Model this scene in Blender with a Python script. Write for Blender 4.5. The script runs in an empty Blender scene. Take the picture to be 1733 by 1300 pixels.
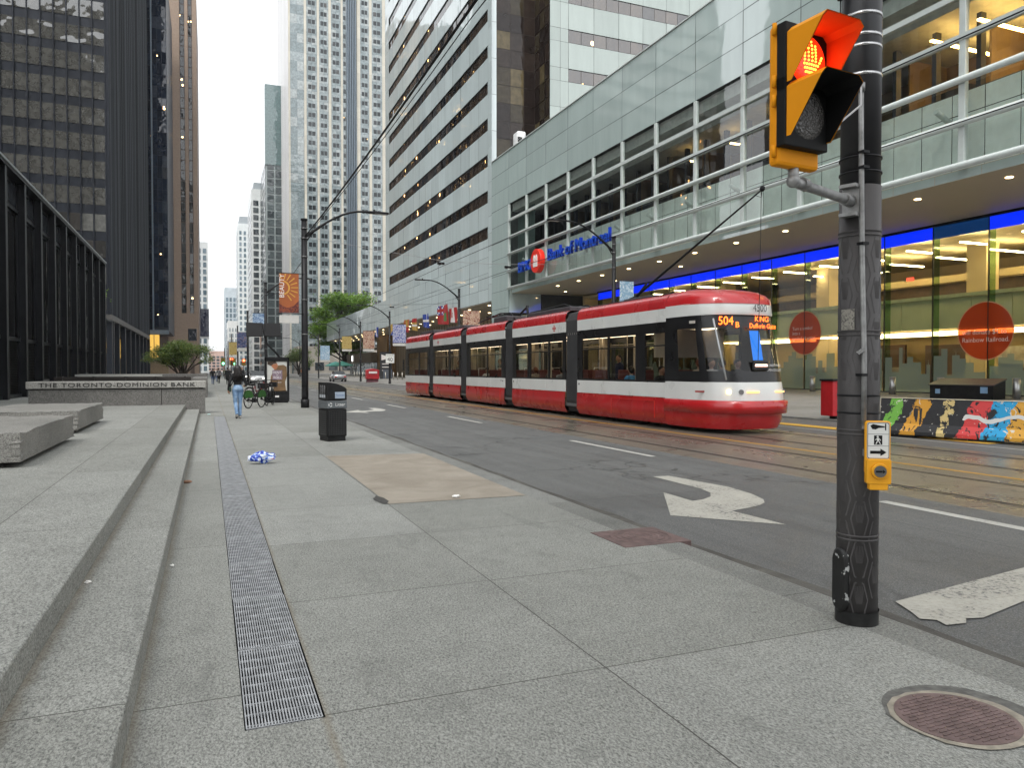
EXPO=1.15
import bpy, bmesh, math, random
from mathutils import Vector, Matrix, noise as mnoise
R=random.Random(7); PI=math.pi
S=bpy.context.scene; COL=S.collection
# ------------------------------------------------------------------ materials
MATS={}
def lin(c):
    return tuple(((v/255+.055)/1.055)**2.4 if v/255>.04045 else v/255/12.92 for v in c)
def newmat(name):
    m=bpy.data.materials.new(name); m.use_nodes=True; n=m.node_tree.nodes; n.clear()
    out=n.new('ShaderNodeOutputMaterial'); return m,n,m.node_tree.links,out
def mixc(n,l,fac,a,b,mode='MIX'):
    x=n.new('ShaderNodeMix'); x.data_type='RGBA'; x.blend_type=mode
    for sock,v in ((x.inputs[0],fac),(x.inputs[6],a),(x.inputs[7],b)):
        if hasattr(v,'links') or hasattr(v,'is_linked'): l.new(v,sock)
        elif isinstance(v,(int,float)): sock.default_value=v
        else: sock.default_value=tuple(v)+(1,) if len(v)==3 else v
    return x.outputs[2]
def math_(n,l,op,a,b=0.0,c=None):
    x=n.new('ShaderNodeMath'); x.operation=op
    for i,v in enumerate((a,b,c)):
        if v is None: continue
        if hasattr(v,'is_linked'): l.new(v,x.inputs[i])
        else: x.inputs[i].default_value=v
    return x.outputs[0]
def coords(n,l,scale=(1,1,1),rot=(0,0,0),kind='Object'):
    t=n.new('ShaderNodeTexCoord'); mp=n.new('ShaderNodeMapping'); l.new(t.outputs[kind],mp.inputs[0])
    mp.inputs['Scale'].default_value=scale; mp.inputs['Rotation'].default_value=rot; return mp.outputs[0]
def noise(n,l,vec,scale,detail=4,rough=.55,dist=0):
    x=n.new('ShaderNodeTexNoise'); l.new(vec,x.inputs['Vector']); x.inputs['Scale'].default_value=scale
    x.inputs['Detail'].default_value=detail; x.inputs['Roughness'].default_value=rough; x.inputs['Distortion'].default_value=dist
    return x.outputs[0]
def ramp(n,l,fac,stops,interp='LINEAR'):
    x=n.new('ShaderNodeValToRGB'); l.new(fac,x.inputs[0]); cr=x.color_ramp; cr.interpolation=interp
    while len(cr.elements)<len(stops): cr.elements.new(.5)
    for e,(p,c) in zip(cr.elements,stops):
        e.position=p; e.color=(c,c,c,1) if isinstance(c,(int,float)) else tuple(c)+(1,)
    return x.outputs[0]
def bump(n,l,h,strength,dist=.01):
    b=n.new('ShaderNodeBump'); b.inputs['Strength'].default_value=strength; b.inputs['Distance'].default_value=dist
    l.new(h,b.inputs['Height']); return b.outputs[0]
def principled(n,l,out,col,rough=.6,metal=0,ior=1.45,coat=0,normal=None,alpha=None,emit=None,es=0):
    p=n.new('ShaderNodeBsdfPrincipled')
    def put(k,v):
        if hasattr(v,'is_linked'): l.new(v,p.inputs[k])
        else: p.inputs[k].default_value=v if isinstance(v,(int,float)) else tuple(v)+(1,)
    put('Base Color',col); put('Roughness',rough); put('Metallic',metal); put('IOR',ior)
    if coat: put('Coat Weight',coat); p.inputs['Coat Roughness'].default_value=.05
    if normal is not None: l.new(normal,p.inputs['Normal'])
    if alpha is not None: put('Alpha',alpha)
    if emit is not None: put('Emission Color',emit); put('Emission Strength',es)
    l.new(p.outputs[0],out.inputs[0]); return p
def M(name,col,rough=.55,metal=0,var=.12,scale=3.,ior=1.45,coat=0,bmp=0,bscale=60,streak=None):
    """plain procedural material: base colour with noise wear, roughness breakup and bump"""
    if name in MATS: return MATS[name]
    m,n,l,o=newmat(name); v=coords(n,l,streak or (1,1,1))
    a=noise(n,l,v,scale,5); lo=tuple(max(0,c*(1-var)) for c in col); hi=tuple(min(1,c*(1+var)) for c in col)
    c=ramp(n,l,a,((.3,lo),(.7,hi)))
    r=math_(n,l,'MULTIPLY_ADD',a,.25,rough-.12)
    nm=bump(n,l,noise(n,l,coords(n,l),bscale,3),bmp,.004) if bmp else None
    principled(n,l,o,c,r,metal,ior,coat,nm); MATS[name]=m; return m
def EM(name,col,st):
    if name in MATS: return MATS[name]
    m,n,l,o=newmat(name); e=n.new('ShaderNodeEmission'); e.inputs[0].default_value=tuple(col)+(1,); e.inputs[1].default_value=st
    l.new(e.outputs[0],o.inputs[0]); MATS[name]=m; return m
def GLASS(name,tint,ior=1.5,wav=0,film=0,filmcol=(.5,.6,.55)):
    """thin pane: tinted see-through plus mirror reflection by angle"""
    m,n,l,o=newmat(name); t=n.new('ShaderNodeBsdfTransparent'); t.inputs[0].default_value=tuple(tint)+(1,)
    g=n.new('ShaderNodeBsdfGlossy'); g.inputs['Roughness'].default_value=.0
    lw=n.new('ShaderNodeLayerWeight'); lw.inputs[0].default_value=.5; f0=((ior-1)/(ior+1))**2
    fr=math_(n,l,'MULTIPLY_ADD',math_(n,l,'POWER',lw.outputs['Facing'],5),1-f0,f0)
    if wav:
        nm=bump(n,l,noise(n,l,coords(n,l),.5,2),wav,.05); l.new(nm,g.inputs['Normal'])
    x=n.new('ShaderNodeMixShader'); l.new(fr,x.inputs[0]); l.new(t.outputs[0],x.inputs[1]); l.new(g.outputs[0],x.inputs[2])
    r=x.outputs[0]
    if film:
        d=n.new('ShaderNodeBsdfDiffuse'); d.inputs[0].default_value=tuple(filmcol)+(1,)
        y=n.new('ShaderNodeMixShader'); y.inputs[0].default_value=film; l.new(r,y.inputs[1]); l.new(d.outputs[0],y.inputs[2]); r=y.outputs[0]
    l.new(r,o.inputs[0]); MATS[name]=m; return m
def WIN(name,stops,ior=2.0,lit=0,litcol=(1,.62,.25),lits=2.,wav=.25,rough=.02,wscale=.35,vscale=None):
    """coated office glazing: every pane (mesh island) gets its own tone behind the mirror coat, a few have lamps on"""
    m,n,l,o=newmat(name); g=n.new('ShaderNodeNewGeometry'); rnd=g.outputs['Random Per Island']
    c=ramp(n,l,rnd,stops,'CONSTANT')
    v=coords(n,l,vscale or (1,1,1)); c=mixc(n,l,.5,c,ramp(n,l,noise(n,l,v,1.7,3),((.35,.4),(.7,1.3))),'MULTIPLY')
    nm=bump(n,l,noise(n,l,coords(n,l),wscale,2,.5),wav,.3)
    kw={}
    if lit:
        th=math_(n,l,'GREATER_THAN',math_(n,l,'FRACT',math_(n,l,'MULTIPLY',rnd,77.7)),1-lit)
        vd=n.new('ShaderNodeTexVoronoi'); vd.inputs['Scale'].default_value=.8; l.new(coords(n,l),vd.inputs['Vector']); spot=math_(n,l,'LESS_THAN',vd.outputs[0],.2)
        kw=dict(emit=litcol,es=math_(n,l,'MULTIPLY',math_(n,l,'MULTIPLY',th,spot),lits))
    principled(n,l,o,c,rough,0,ior,0,nm,**kw); MATS[name]=m; return m
def line_mask(n,l,val,period,off,w):
    """1 on a thin joint line every period along val"""
    a=math_(n,l,'PINGPONG',math_(n,l,'SUBTRACT',val,off),period/2)
    return math_(n,l,'LESS_THAN',a,w/2)
def GRANITE(name,lo,hi,jx=None,jy=None,jw=.008,spot=70,stain=.25,streaky=True,rough=.72,dirt=None):
    """flamed granite: mineral flecks, soft stains, optional slab joints (x list, y period/offset)"""
    m,n,l,o=newmat(name); v=coords(n,l,(1,.55,1) if streaky else (1,1,1),(0,0,.6)); v2=coords(n,l)
    a=noise(n,l,v,spot*1.15,6,.74,.6); b=noise(n,l,v2,spot*3.2,3,.6); big=noise(n,l,v2,.55,6,.6,.5); mid=noise(n,l,v2,5,4,.6)
    mid_c=tuple((p+q)/2 for p,q in zip(lo,hi))
    c=ramp(n,l,a,((.36,tuple(q*.88 for q in lo)),(.47,mid_c),(.58,tuple(q*1.12 for q in hi))))
    c=mixc(n,l,.55,c,ramp(n,l,b,((.32,.45),(.5,1.),(.68,1.5))),'MULTIPLY')
    c=mixc(n,l,stain,c,ramp(n,l,big,((.3,.55),(.6,1.15))),'MULTIPLY')
    c=mixc(n,l,.22,c,ramp(n,l,mid,((.35,.7),(.65,1.2))),'MULTIPLY')
    # gum spots and drips
    vo=n.new('ShaderNodeTexVoronoi'); vo.inputs['Scale'].default_value=2.6; l.new(v2,vo.inputs['Vector'])
    sz=math_(n,l,'MULTIPLY_ADD',noise(n,l,v2,1.1,2),.16,-.055); gum=math_(n,l,'LESS_THAN',vo.outputs[0],sz)
    c=mixc(n,l,math_(n,l,'MULTIPLY',gum,.38),c,(.035,.034,.03))
    drip=ramp(n,l,noise(n,l,coords(n,l,(1,.35,1),(0,0,.2)),2.3,7,.68,1.4),((.56,0.),(.72,.38))); c=mixc(n,l,drip,c,tuple(q*.9 for q in lo))
    h=a
    if jx or jy:
        sx=n.new('ShaderNodeSeparateXYZ'); l.new(v2,sx.inputs[0]); mk=None
        wob=math_(n,l,'MULTIPLY_ADD',noise(n,l,v2,9,3),.008,-.004)
        X=math_(n,l,'ADD',sx.outputs[0],wob); Y=math_(n,l,'ADD',sx.outputs[1],wob)
        ms=[]
        for x0 in (jx or ()): ms.append(math_(n,l,'LESS_THAN',math_(n,l,'ABSOLUTE',math_(n,l,'SUBTRACT',X,x0)),jw/2))
        for (per,off,xa,xb) in (jy or ()):
            q=line_mask(n,l,Y,per,off,jw)
            q=math_(n,l,'MULTIPLY',q,math_(n,l,'MULTIPLY',math_(n,l,'GREATER_THAN',X,xa),math_(n,l,'LESS_THAN',X,xb))); ms.append(q)
        cell=n.new('ShaderNodeCombineXYZ'); xs_=None
        for x0 in (jx or ()): 
            st=math_(n,l,'GREATER_THAN',X,x0); xs_=st if xs_ is None else math_(n,l,'ADD',xs_,st)
        if xs_ is not None: l.new(xs_,cell.inputs[0])
        if jy: l.new(math_(n,l,'FLOOR',math_(n,l,'DIVIDE',math_(n,l,'SUBTRACT',Y,jy[0][1]),jy[0][0])),cell.inputs[1])
        wn=n.new('ShaderNodeTexWhiteNoise'); l.new(cell.outputs[0],wn.inputs['Vector']); c=mixc(n,l,1.,c,ramp(n,l,wn.outputs[0],((0,(.86,.86,.85)),(1,(1.08,1.08,1.09)))),'MULTIPLY')
        mk=ms[0]
        for q in ms[1:]: mk=math_(n,l,'MAXIMUM',mk,q)
        c=mixc(n,l,mk,c,(.045,.042,.036)); h=math_(n,l,'SUBTRACT',a,mk)
    if dirt:
        sx2=n.new('ShaderNodeSeparateXYZ'); l.new(v2,sx2.inputs[0])
        for (x0,wd) in dirt:
            dd=math_(n,l,'ABSOLUTE',math_(n,l,'SUBTRACT',sx2.outputs[0],x0))
            dd=math_(n,l,'ADD',dd,math_(n,l,'MULTIPLY',mid,wd*.8))
            c=mixc(n,l,ramp(n,l,math_(n,l,'DIVIDE',dd,wd),((.3,.55),(1.,0.))),c,(.16,.125,.075))
    nm=bump(n,l,h,.35,.006)
    principled(n,l,o,c,rough,0,1.45,0,nm); MATS[name]=m; return m
# ------------------------------------------------------------------ object helpers
def tag(o,label=None,cat=None,group=None,kind=None):
    if label: o['label']=label
    if cat: o['category']=cat
    if group: o['group']=group
    if kind: o['kind']=kind
    return o
def thing(name,label,cat,loc=(0,0,0),group=None,rz=0):
    o=bpy.data.objects.new(name,None); o.empty_display_size=.2; COL.objects.link(o)
    o.location=loc; o.rotation_euler=(0,0,rz); return tag(o,label,cat,group)
def worldloc(o):
    v=Vector((0,0,0))
    while o: v+=Vector(o.location); o=o.parent
    return v
class MB:
    def __init__(s): s.b=bmesh.new()
    def face(s,pts,mi=0):
        try: f=s.b.faces.new([s.b.verts.new(p) for p in pts])
        except Exception: return None
        f.material_index=mi; return f
    def box(s,x0,x1,y0,y1,z0,z1,mi=0):
        x0,x1=min(x0,x1),max(x0,x1); y0,y1=min(y0,y1),max(y0,y1); z0,z1=min(z0,z1),max(z0,z1)
        v=[s.b.verts.new((x,y,z)) for z in (z0,z1) for y in (y0,y1) for x in (x0,x1)]
        for q in ((0,2,3,1),(4,5,7,6),(0,1,5,4),(2,6,7,3),(0,4,6,2),(1,3,7,5)):
            s.b.faces.new([v[i] for i in q]).material_index=mi
    def obox(s,c,ax,ay,az,mi=0):
        """box from centre and three half-axis vectors"""
        c=Vector(c); ax,ay,az=Vector(ax),Vector(ay),Vector(az)
        v=[s.b.verts.new(c+i*ax+j*ay+k*az) for k in (-1,1) for j in (-1,1) for i in (-1,1)]
        for q in ((0,2,3,1),(4,5,7,6),(0,1,5,4),(2,6,7,3),(0,4,6,2),(1,3,7,5)):
            s.b.faces.new([v[i] for i in q]).material_index=mi
    def bar(s,p,q,w,h=None,mi=0,up=(0,0,1)):
        p,q=Vector(p),Vector(q); d=q-p; L=d.length; d.normalize(); u=Vector(up)
        if abs(d.dot(u))>.98: u=Vector((1,0,0))
        r=d.cross(u).normalized(); u=r.cross(d); s.obox((p+q)/2,d*L/2,r*w/2,u*(h or w)/2,mi)
    def prism(s,poly,axis,a,b,mi=0):
        """extrude a 2D outline along axis from a to b"""
        def P(u,v,t): return {'x':(t,u,v),'y':(u,t,v),'z':(u,v,t)}[axis]
        A=[s.b.verts.new(P(u,v,a)) for u,v in poly]; B=[s.b.verts.new(P(u,v,b)) for u,v in poly]; k=len(poly)
        for f in (A[::-1],B): s.b.faces.new(f).material_index=mi
        for i in range(k): s.b.faces.new((A[i],A[(i+1)%k],B[(i+1)%k],B[i])).material_index=mi
    def tube(s,pts,r,n=8,mi=0,cap=True):
        pts=[Vector(p) for p in pts]; rs=r if isinstance(r,(list,tuple)) else [r]*len(pts); rings=[]; prev=None
        for i,p in enumerate(pts):
            d=(pts[min(i+1,len(pts)-1)]-pts[max(i-1,0)]).normalized()
            if prev is None:
                u=Vector((0,0,1)) if abs(d.z)<.9 else Vector((1,0,0)); prev=d.cross(u).normalized()
            a=(prev-d*prev.dot(d)).normalized(); prev=a; b=d.cross(a)
            rings.append([s.b.verts.new(p+rs[i]*(math.cos(2*PI*k/n)*a+math.sin(2*PI*k/n)*b)) for k in range(n)])
        for A,B in zip(rings,rings[1:]):
            for k in range(n):
                f=s.b.faces.new((A[k],A[(k+1)%n],B[(k+1)%n],B[k])); f.material_index=mi; f.smooth=True
        if cap:
            for f in (rings[0][::-1],rings[-1]): s.b.faces.new(f).material_index=mi
    def cyl(s,p,q,r,n=16,mi=0,r2=None): s.tube([p,q],[r,r if r2 is None else r2],n,mi)
    def ball(s,c,r,mi=0,n=10,sc=(1,1,1)):
        g=bmesh.ops.create_uvsphere(s.b,u_segments=n,v_segments=max(5,n*2//3),radius=1)['verts']
        for v in g: v.co=Vector(c)+Vector((v.co.x*r*sc[0],v.co.y*r*sc[1],v.co.z*r*sc[2]))
        for v in g:
            for f in v.link_faces: f.material_index=mi; f.smooth=True
    def loft(s,rings,mi=0,close=True,cap=False,smooth=True):
        V=[[s.b.verts.new(p) for p in r] for r in rings]; k=len(rings[0])
        for A,B in zip(V,V[1:]):
            for i in range(k if close else k-1):
                j=(i+1)%k
                try: f=s.b.faces.new((A[i],A[j],B[j],B[i])); f.material_index=mi; f.smooth=smooth
                except Exception: pass
        if cap:
            for r in (V[0][::-1],V[-1]):
                try: s.b.faces.new(r).material_index=mi
                except Exception: pass
    def add(s,me,mi=0):
        k=len(s.b.faces); s.b.from_mesh(me); s.b.faces.ensure_lookup_table()
        for f in s.b.faces[k:]: f.material_index=mi
    def build(s,name,mats,parent=None,bevel=0,seg=2,local=False,norm=True,smooth=False):
        b=s.b
        if norm: bmesh.ops.recalc_face_normals(b,faces=b.faces)
        if parent is not None and not local:
            off=worldloc(parent)
            for v in b.verts: v.co-=off
        elif parent is None and not local and len(b.verts):
            # a mesh that stands alone: origin at the middle of its base
            xs=[v.co.x for v in b.verts]; ys=[v.co.y for v in b.verts]; zs=[v.co.z for v in b.verts]
            off=Vector(((min(xs)+max(xs))/2,(min(ys)+max(ys))/2,min(zs))) if not getattr(s,'keep',0) else Vector((0,0,0))
            for v in b.verts: v.co-=off
        else: off=Vector((0,0,0))
        me=bpy.data.meshes.new(name); b.to_mesh(me); b.free()
        for m in (mats if isinstance(mats,(list,tuple)) else [mats]): me.materials.append(m)
        if smooth:
            for p in me.polygons: p.use_smooth=True
        o=bpy.data.objects.new(name,me); COL.objects.link(o)
        if parent is not None: o.parent=parent
        elif not local: o.location=off
        if bevel:
            md=o.modifiers.new('bevel','BEVEL'); md.width=bevel; md.segments=seg; md.limit_method='ANGLE'; md.angle_limit=.7
        return o
def struct(o): o['kind']='structure'; return o
def kids(o): return [c for c in COL.objects if c.parent==o]
KIDS={}
def copy_tree(o,loc=None,rz=None,label=None,parent=None):
    c=o.copy(); COL.objects.link(c)
    if parent is not None: c.parent=parent
    for ch in list(o.children): copy_tree(ch,parent=c)
    if loc is not None: c.location=loc
    if rz is not None: c.rotation_euler=(0,0,rz)
    if label: c['label']=label
    return c
def textmesh(body,size,align='CENTER',ext=0.,sx=1.,spacing=1.):
    cu=bpy.data.curves.new('t','FONT'); cu.body=body; cu.size=size; cu.align_x=align; cu.align_y='CENTER'; cu.extrude=ext
    cu.space_character=spacing; cu.resolution_u=4
    o=bpy.data.objects.new('t',cu); COL.objects.link(o); dg=bpy.context.evaluated_depsgraph_get()
    me=bpy.data.meshes.new_from_object(o.evaluated_get(dg)); bpy.data.objects.remove(o); bpy.data.curves.remove(cu)
    for v in me.vertices: v.co.x*=sx
    return me
FACE_S=Matrix(((1,0,0),(0,0,-1),(0,1,0)))        # reads towards -y
FACE_W=Matrix(((0,0,-1),(-1,0,0),(0,1,0)))       # reads towards -x
def put_text(mb,body,size,loc,rot,mi=0,**k):
    me=textmesh(body,size,**k)
    for v in me.vertices: v.co=rot@v.co+Vector(loc)
    mb.add(me,mi); bpy.data.meshes.remove(me)
def panels(mb,f,us,zs,gap=.03,tilt=.006,mi=0,off=0.,skip=None):
    """separate cladding panels with open joints; f(u,z,d) maps to the wall, d is outwards"""
    for i in range(len(us)-1):
        for j in range(len(zs)-1):
            if skip and skip(i,j): continue
            a,b,c,d=us[i]+gap/2,us[i+1]-gap/2,zs[j]+gap/2,zs[j+1]-gap/2; k=[R.uniform(-tilt,tilt)+off for _ in range(3)]
            mb.face([f(a,c,k[0]),f(b,c,k[1]),f(b,d,k[1]+k[2]-k[0]),f(a,d,k[2])],mi)
def frange(a,b,n): return [a+(b-a)*i/n for i in range(n+1)]
# ------------------------------------------------------------------ ground, pavement, road
def asphalt(name,base,fleck,bedge=False,tint=(.2,.15,.09),trk=False):
    m,n,l,o=newmat(name); v=coords(n,l)
    a=noise(n,l,v,95,5,.7); b=noise(n,l,v,.45,6,.6,.8); s=noise(n,l,coords(n,l,(2.2,.06,1)),1.6,5,.6,.3)
    c=ramp(n,l,a,((.3,tuple(x*.45 for x in base)),(.5,base),(.72,fleck)))
    c=mixc(n,l,.4,c,ramp(n,l,b,((.3,.6),(.65,1.2))),'MULTIPLY')
    c=mixc(n,l,.5,c,ramp(n,l,s,((.3,.66),(.68,1.22))),'MULTIPLY')
    cr=n.new('ShaderNodeTexVoronoi'); cr.feature='DISTANCE_TO_EDGE'; cr.inputs['Scale'].default_value=.33
    w=n.new('ShaderNodeVectorMath'); w.operation='ADD'; nz=n.new('ShaderNodeTexNoise'); nz.inputs['Scale'].default_value=1.3; l.new(v,nz.inputs[0]); l.new(v,w.inputs[0]); l.new(nz.outputs[1],w.inputs[1]); l.new(w.outputs[0],cr.inputs['Vector'])
    ck=math_(n,l,'MULTIPLY',math_(n,l,'LESS_THAN',cr.outputs[0],.006),math_(n,l,'GREATER_THAN',noise(n,l,v,.23,2),.5))
    c=mixc(n,l,math_(n,l,'MULTIPLY',ck,.6),c,(.02,.02,.019))
    pt=n.new('ShaderNodeTexBrick'); pt.inputs['Scale'].default_value=.11; pt.inputs['Color1'].default_value=(.82,.82,.82,1); pt.inputs['Color2'].default_value=(1.12,1.12,1.1,1); pt.inputs['Mortar'].default_value=(.55,.55,.55,1); pt.inputs['Mortar Size'].default_value=.002; pt.inputs['Brick Width'].default_value=.9; pt.inputs['Row Height'].default_value=.37; pt.offset=.37
    l.new(coords(n,l,(1,1,1),(0,0,1.5708)),pt.inputs['Vector']); c=mixc(n,l,.55,c,pt.outputs[0],'MULTIPLY')
    oil=ramp(n,l,noise(n,l,coords(n,l,(1,.4,1)),1.9,6,.66,1.),((.58,0.),(.72,.55))); c=mixc(n,l,oil,c,(.03,.03,.029))
    if trk:
        c=mixc(n,l,.45,c,ramp(n,l,noise(n,l,coords(n,l,(3,.12,1)),2.1,5),((.35,(1,1,1)),(.62,(1.15,.95,.66)))),'MULTIPLY')
        sx=n.new('ShaderNodeSeparateXYZ'); l.new(v,sx.inputs[0])
        c=mixc(n,l,math_(n,l,'MULTIPLY',line_mask(n,l,sx.outputs[1],4.2,1.1,.02),.6),c,(.03,.028,.025))
    rg=ramp(n,l,b,((.3,.2 if trk else .5),(.7,.45 if trk else .8)))
    principled(n,l,o,c,rg,0,1.45,0,bump(n,l,a,.5,.006)); MATS[name]=m; return m
def paint(name,col,worn=.38,under=(.1,.1,.098)):
    m,n,l,o=newmat(name); v=coords(n,l); a=noise(n,l,v,26,8,.72,.5); b=noise(n,l,v,2.2,4)
    t=math_(n,l,'ADD',math_(n,l,'MULTIPLY',a,.65),math_(n,l,'MULTIPLY',b,.35))
    c=ramp(n,l,t,((worn-.03,under),(worn+.02,tuple(x*.8 for x in col)),(worn+.16,col)))
    principled(n,l,o,c,.7,0,1.45,0,bump(n,l,a,.3,.004)); MATS[name]=m; return m
g_lo,g_hi=(.088,.09,.082),(.288,.291,.266)
m_pave=GRANITE('granite_pavement',g_lo,g_hi,jx=(1.9,),jy=((1.73,-.08,.47,3.62),),spot=85,dirt=((.47,.05),))
m_strip=GRANITE('granite_edge_slabs',g_lo,g_hi,jy=((3.28,.46,-9,9),),spot=85,dirt=((-.33,.09),))
m_plaza=GRANITE('granite_plaza',g_lo,g_hi,jx=(-1.55,),jy=((3.6,3.0,-60,9),),spot=80)
m_step=GRANITE('granite_steps',g_lo,g_hi,jy=((3.8,3.45,-9,9),),spot=80,dirt=((-.77,.09),))
m_kerb=GRANITE('granite_kerb',(.065,.066,.06),(.215,.217,.2),jy=((1.9,.2,-9,9),),spot=85,stain=.5)
m_wall=GRANITE('granite_dark_wall',(.04,.038,.034),(.2,.193,.18),spot=38,streaky=False,stain=.3)
m_bench=GRANITE('granite_bench',(.075,.072,.063),(.23,.224,.205),spot=55,streaky=False,stain=.55)
m_asph=asphalt('asphalt',(.098,.099,.096),(.235,.235,.228)); m_track=asphalt('track_concrete',(.13,.119,.10),(.25,.232,.2),trk=True)
m_farlane=asphalt('far_lane_concrete',(.10,.097,.092),(.18,.175,.165)); m_farwalk=GRANITE('far_pavement_concrete',(.12,.117,.108),(.24,.233,.215),jx=(20.,22,24.,26,28.,30),jy=((2.,0,-90,90),),spot=60)
m_white=paint('white_road_paint',(.44,.43,.39),.40); m_yel=paint('yellow_road_paint',(.5,.27,.03),.36,(.16,.14,.11)); m_xw=paint('crosswalk_paint',(.40,.385,.335),.43)
m_black=M('black_steel',(.014,.014,.015),.45,0,.3,8,ior=1.25); m_dirt=M('trench_dirt',(.01,.009,.008),.9)
def sheet(name,poly,z,mat,div=None):
    mb=MB(); mb.keep=1; mb.face([(x,y,z) for x,y in poly]); return struct(mb.build(name,mat,norm=False))
sheet('ground',[(-3000,-1500),(3000,-1500),(3000,4000),(-3000,4000)],-.4,asphalt('ground_asphalt',(.1,.1,.1),(.2,.2,.2)))
sheet('cross_street',[(-120,-19),(140,-19),(140,-1.5),(-120,-1.5)],-.064,m_asph)
sheet('road',[(3.7,-1.5),(8.2,-1.5),(8.2,900),(3.7,900)],-.06,m_asph)
sheet('streetcar_track_bed',[(8.2,-1.5),(14.05,-1.5),(14.05,900),(8.2,900)],-.06,m_track)
sheet('far_lane',[(14.05,-1.5),(17.9,-1.5),(17.9,900),(14.05,900)],-.06,m_farlane)
mb=MB(); mb.keep=1
for a,b in ((-.33,.13),): mb.face([(a,-3,0),(b,-3,0),(b,29,0),(a,29,0)])
struct(mb.build('pavement_edge_slabs',m_strip,norm=False))
mb=MB(); mb.keep=1
mb.face([(.47,-3,0),(3.62,-3,0),(3.62,900,0),(.47,900,0)]); mb.face([(.13,-3,0),(.47,-3,0),(.47,3.36,0),(.13,3.36,0)])
mb.face([(.13,26.6,0),(.47,26.6,0),(.47,900,0),(.13,900,0)]); mb.face([(-.33,29,0),(.13,29,0),(.13,900,0),(-.33,900,0)])
struct(mb.build('pavement',m_pave,norm=False))
mb=MB(); mb.keep=1; mb.prism([(3.62,-.3),(3.9,-.3),(3.955,-.055),(3.94,-.012),(3.9,0),(3.62,0)],'y',-3,900); struct(mb.build('kerb',m_kerb))
mb=MB(); mb.keep=1; mb.box(-.79,-.33,-3,28.5,-.3,.16); struct(mb.build('lower_step',m_step)).modifiers
mb=MB(); mb.keep=1; mb.box(-60,-.78,-3,900,-.3,.32); struct(mb.build('plaza',m_plaza))
for nm in ('lower_step','plaza'):
    md=bpy.data.objects[nm].modifiers.new('b','BEVEL'); md.width=.012; md.segments=2
mb=MB(); mb.keep=1; mb.prism([(17.88,-.3),(17.9,-.005),(17.95,0),(18.3,0),(18.3,-.3)],'y',-1.5,900); struct(mb.build('far_kerb',m_kerb))
mb=MB(); mb.keep=1; mb.face([(18.3,-1.5,.001),(33.4,-1.5,.38),(33.4,900,.38),(18.3,900,.001)]); mb.face([(33.4,-1.5,.38),(33.4,900,.38),(90,900,.38),(90,-1.5,.38)]); struct(mb.build('far_pavement',m_farwalk,norm=False))
# near concrete patch let into the paving
mb=MB(); mb.keep=1; mb.face([(1.91,8.45,.004),(3.6,8.4,.004),(3.66,13.35,.004),(1.92,13.6,.004)])
m,n,l,o=newmat('concrete_patch'); v=coords(n,l); a=noise(n,l,v,1.4,8,.65,.5); b=noise(n,l,v,130,3); e=noise(n,l,coords(n,l,(1,3,1)),3.,6,.7)
c=ramp(n,l,a,((.3,(.20,.172,.135)),(.7,(.31,.275,.225)))); c=mixc(n,l,.5,c,ramp(n,l,b,((.35,.75),(.65,1.2))),'MULTIPLY'); c=mixc(n,l,.6,c,ramp(n,l,e,((.26,.45),(.36,1.))),'MULTIPLY')
principled(n,l,o,c,.85,0,1.45,0,bump(n,l,b,.3,.004)); struct(mb.build('concrete_patch',m,norm=False))
mb=MB(); mb.keep=1; rr=random.Random(3)
mb.face([(1.85+.05*math.sin(k*1.3)+(.12 if k<4 else 0)*math.cos(k),8.75+.19*math.cos(k*PI/5)*(1+.3*rr.random()),.0065) if 0 else (1.88+.055*math.cos(k*PI/6)*(1+.5*rr.random()),8.75+.3*math.sin(k*PI/6)*(.7+.4*rr.random()),.0065) for k in range(12)])
struct(mb.build('broken_patch_corner',M('dark_grit',(.05,.048,.044),.9,0,.5,30),norm=False))
m,n,l,o=newmat('gutter_dirt'); v=coords(n,l); a=noise(n,l,coords(n,l,(1,.5,1)),3.2,7,.7,1.); b=noise(n,l,v,90,4)
c=ramp(n,l,a,((.35,(.045,.042,.036)),(.55,(.085,.08,.07)),(.7,(.13,.122,.105)))); c=mixc(n,l,.5,c,ramp(n,l,b,((.35,.6),(.65,1.3))),'MULTIPLY'); principled(n,l,o,c,.85,0,1.45,0,bump(n,l,b,.5,.006))
rr=random.Random(17); mb=MB(); mb.keep=1; L_=[(3.9,-1.4+.5*k) for k in range(360)]; R_=[(4.13+.09*mnoise.noise(Vector((k*.31,0,0)))+.03*rr.random(),y) for k,(x,y) in enumerate(L_)]
for (A,B,C_,D) in zip(L_,R_,R_[1:],L_[1:]): mb.face([(A[0],A[1],-.0575),(B[0],B[1],-.0575),(C_[0],C_[1],-.0575),(D[0],D[1],-.0575)])
struct(mb.build('gutter',m,norm=False))
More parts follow.
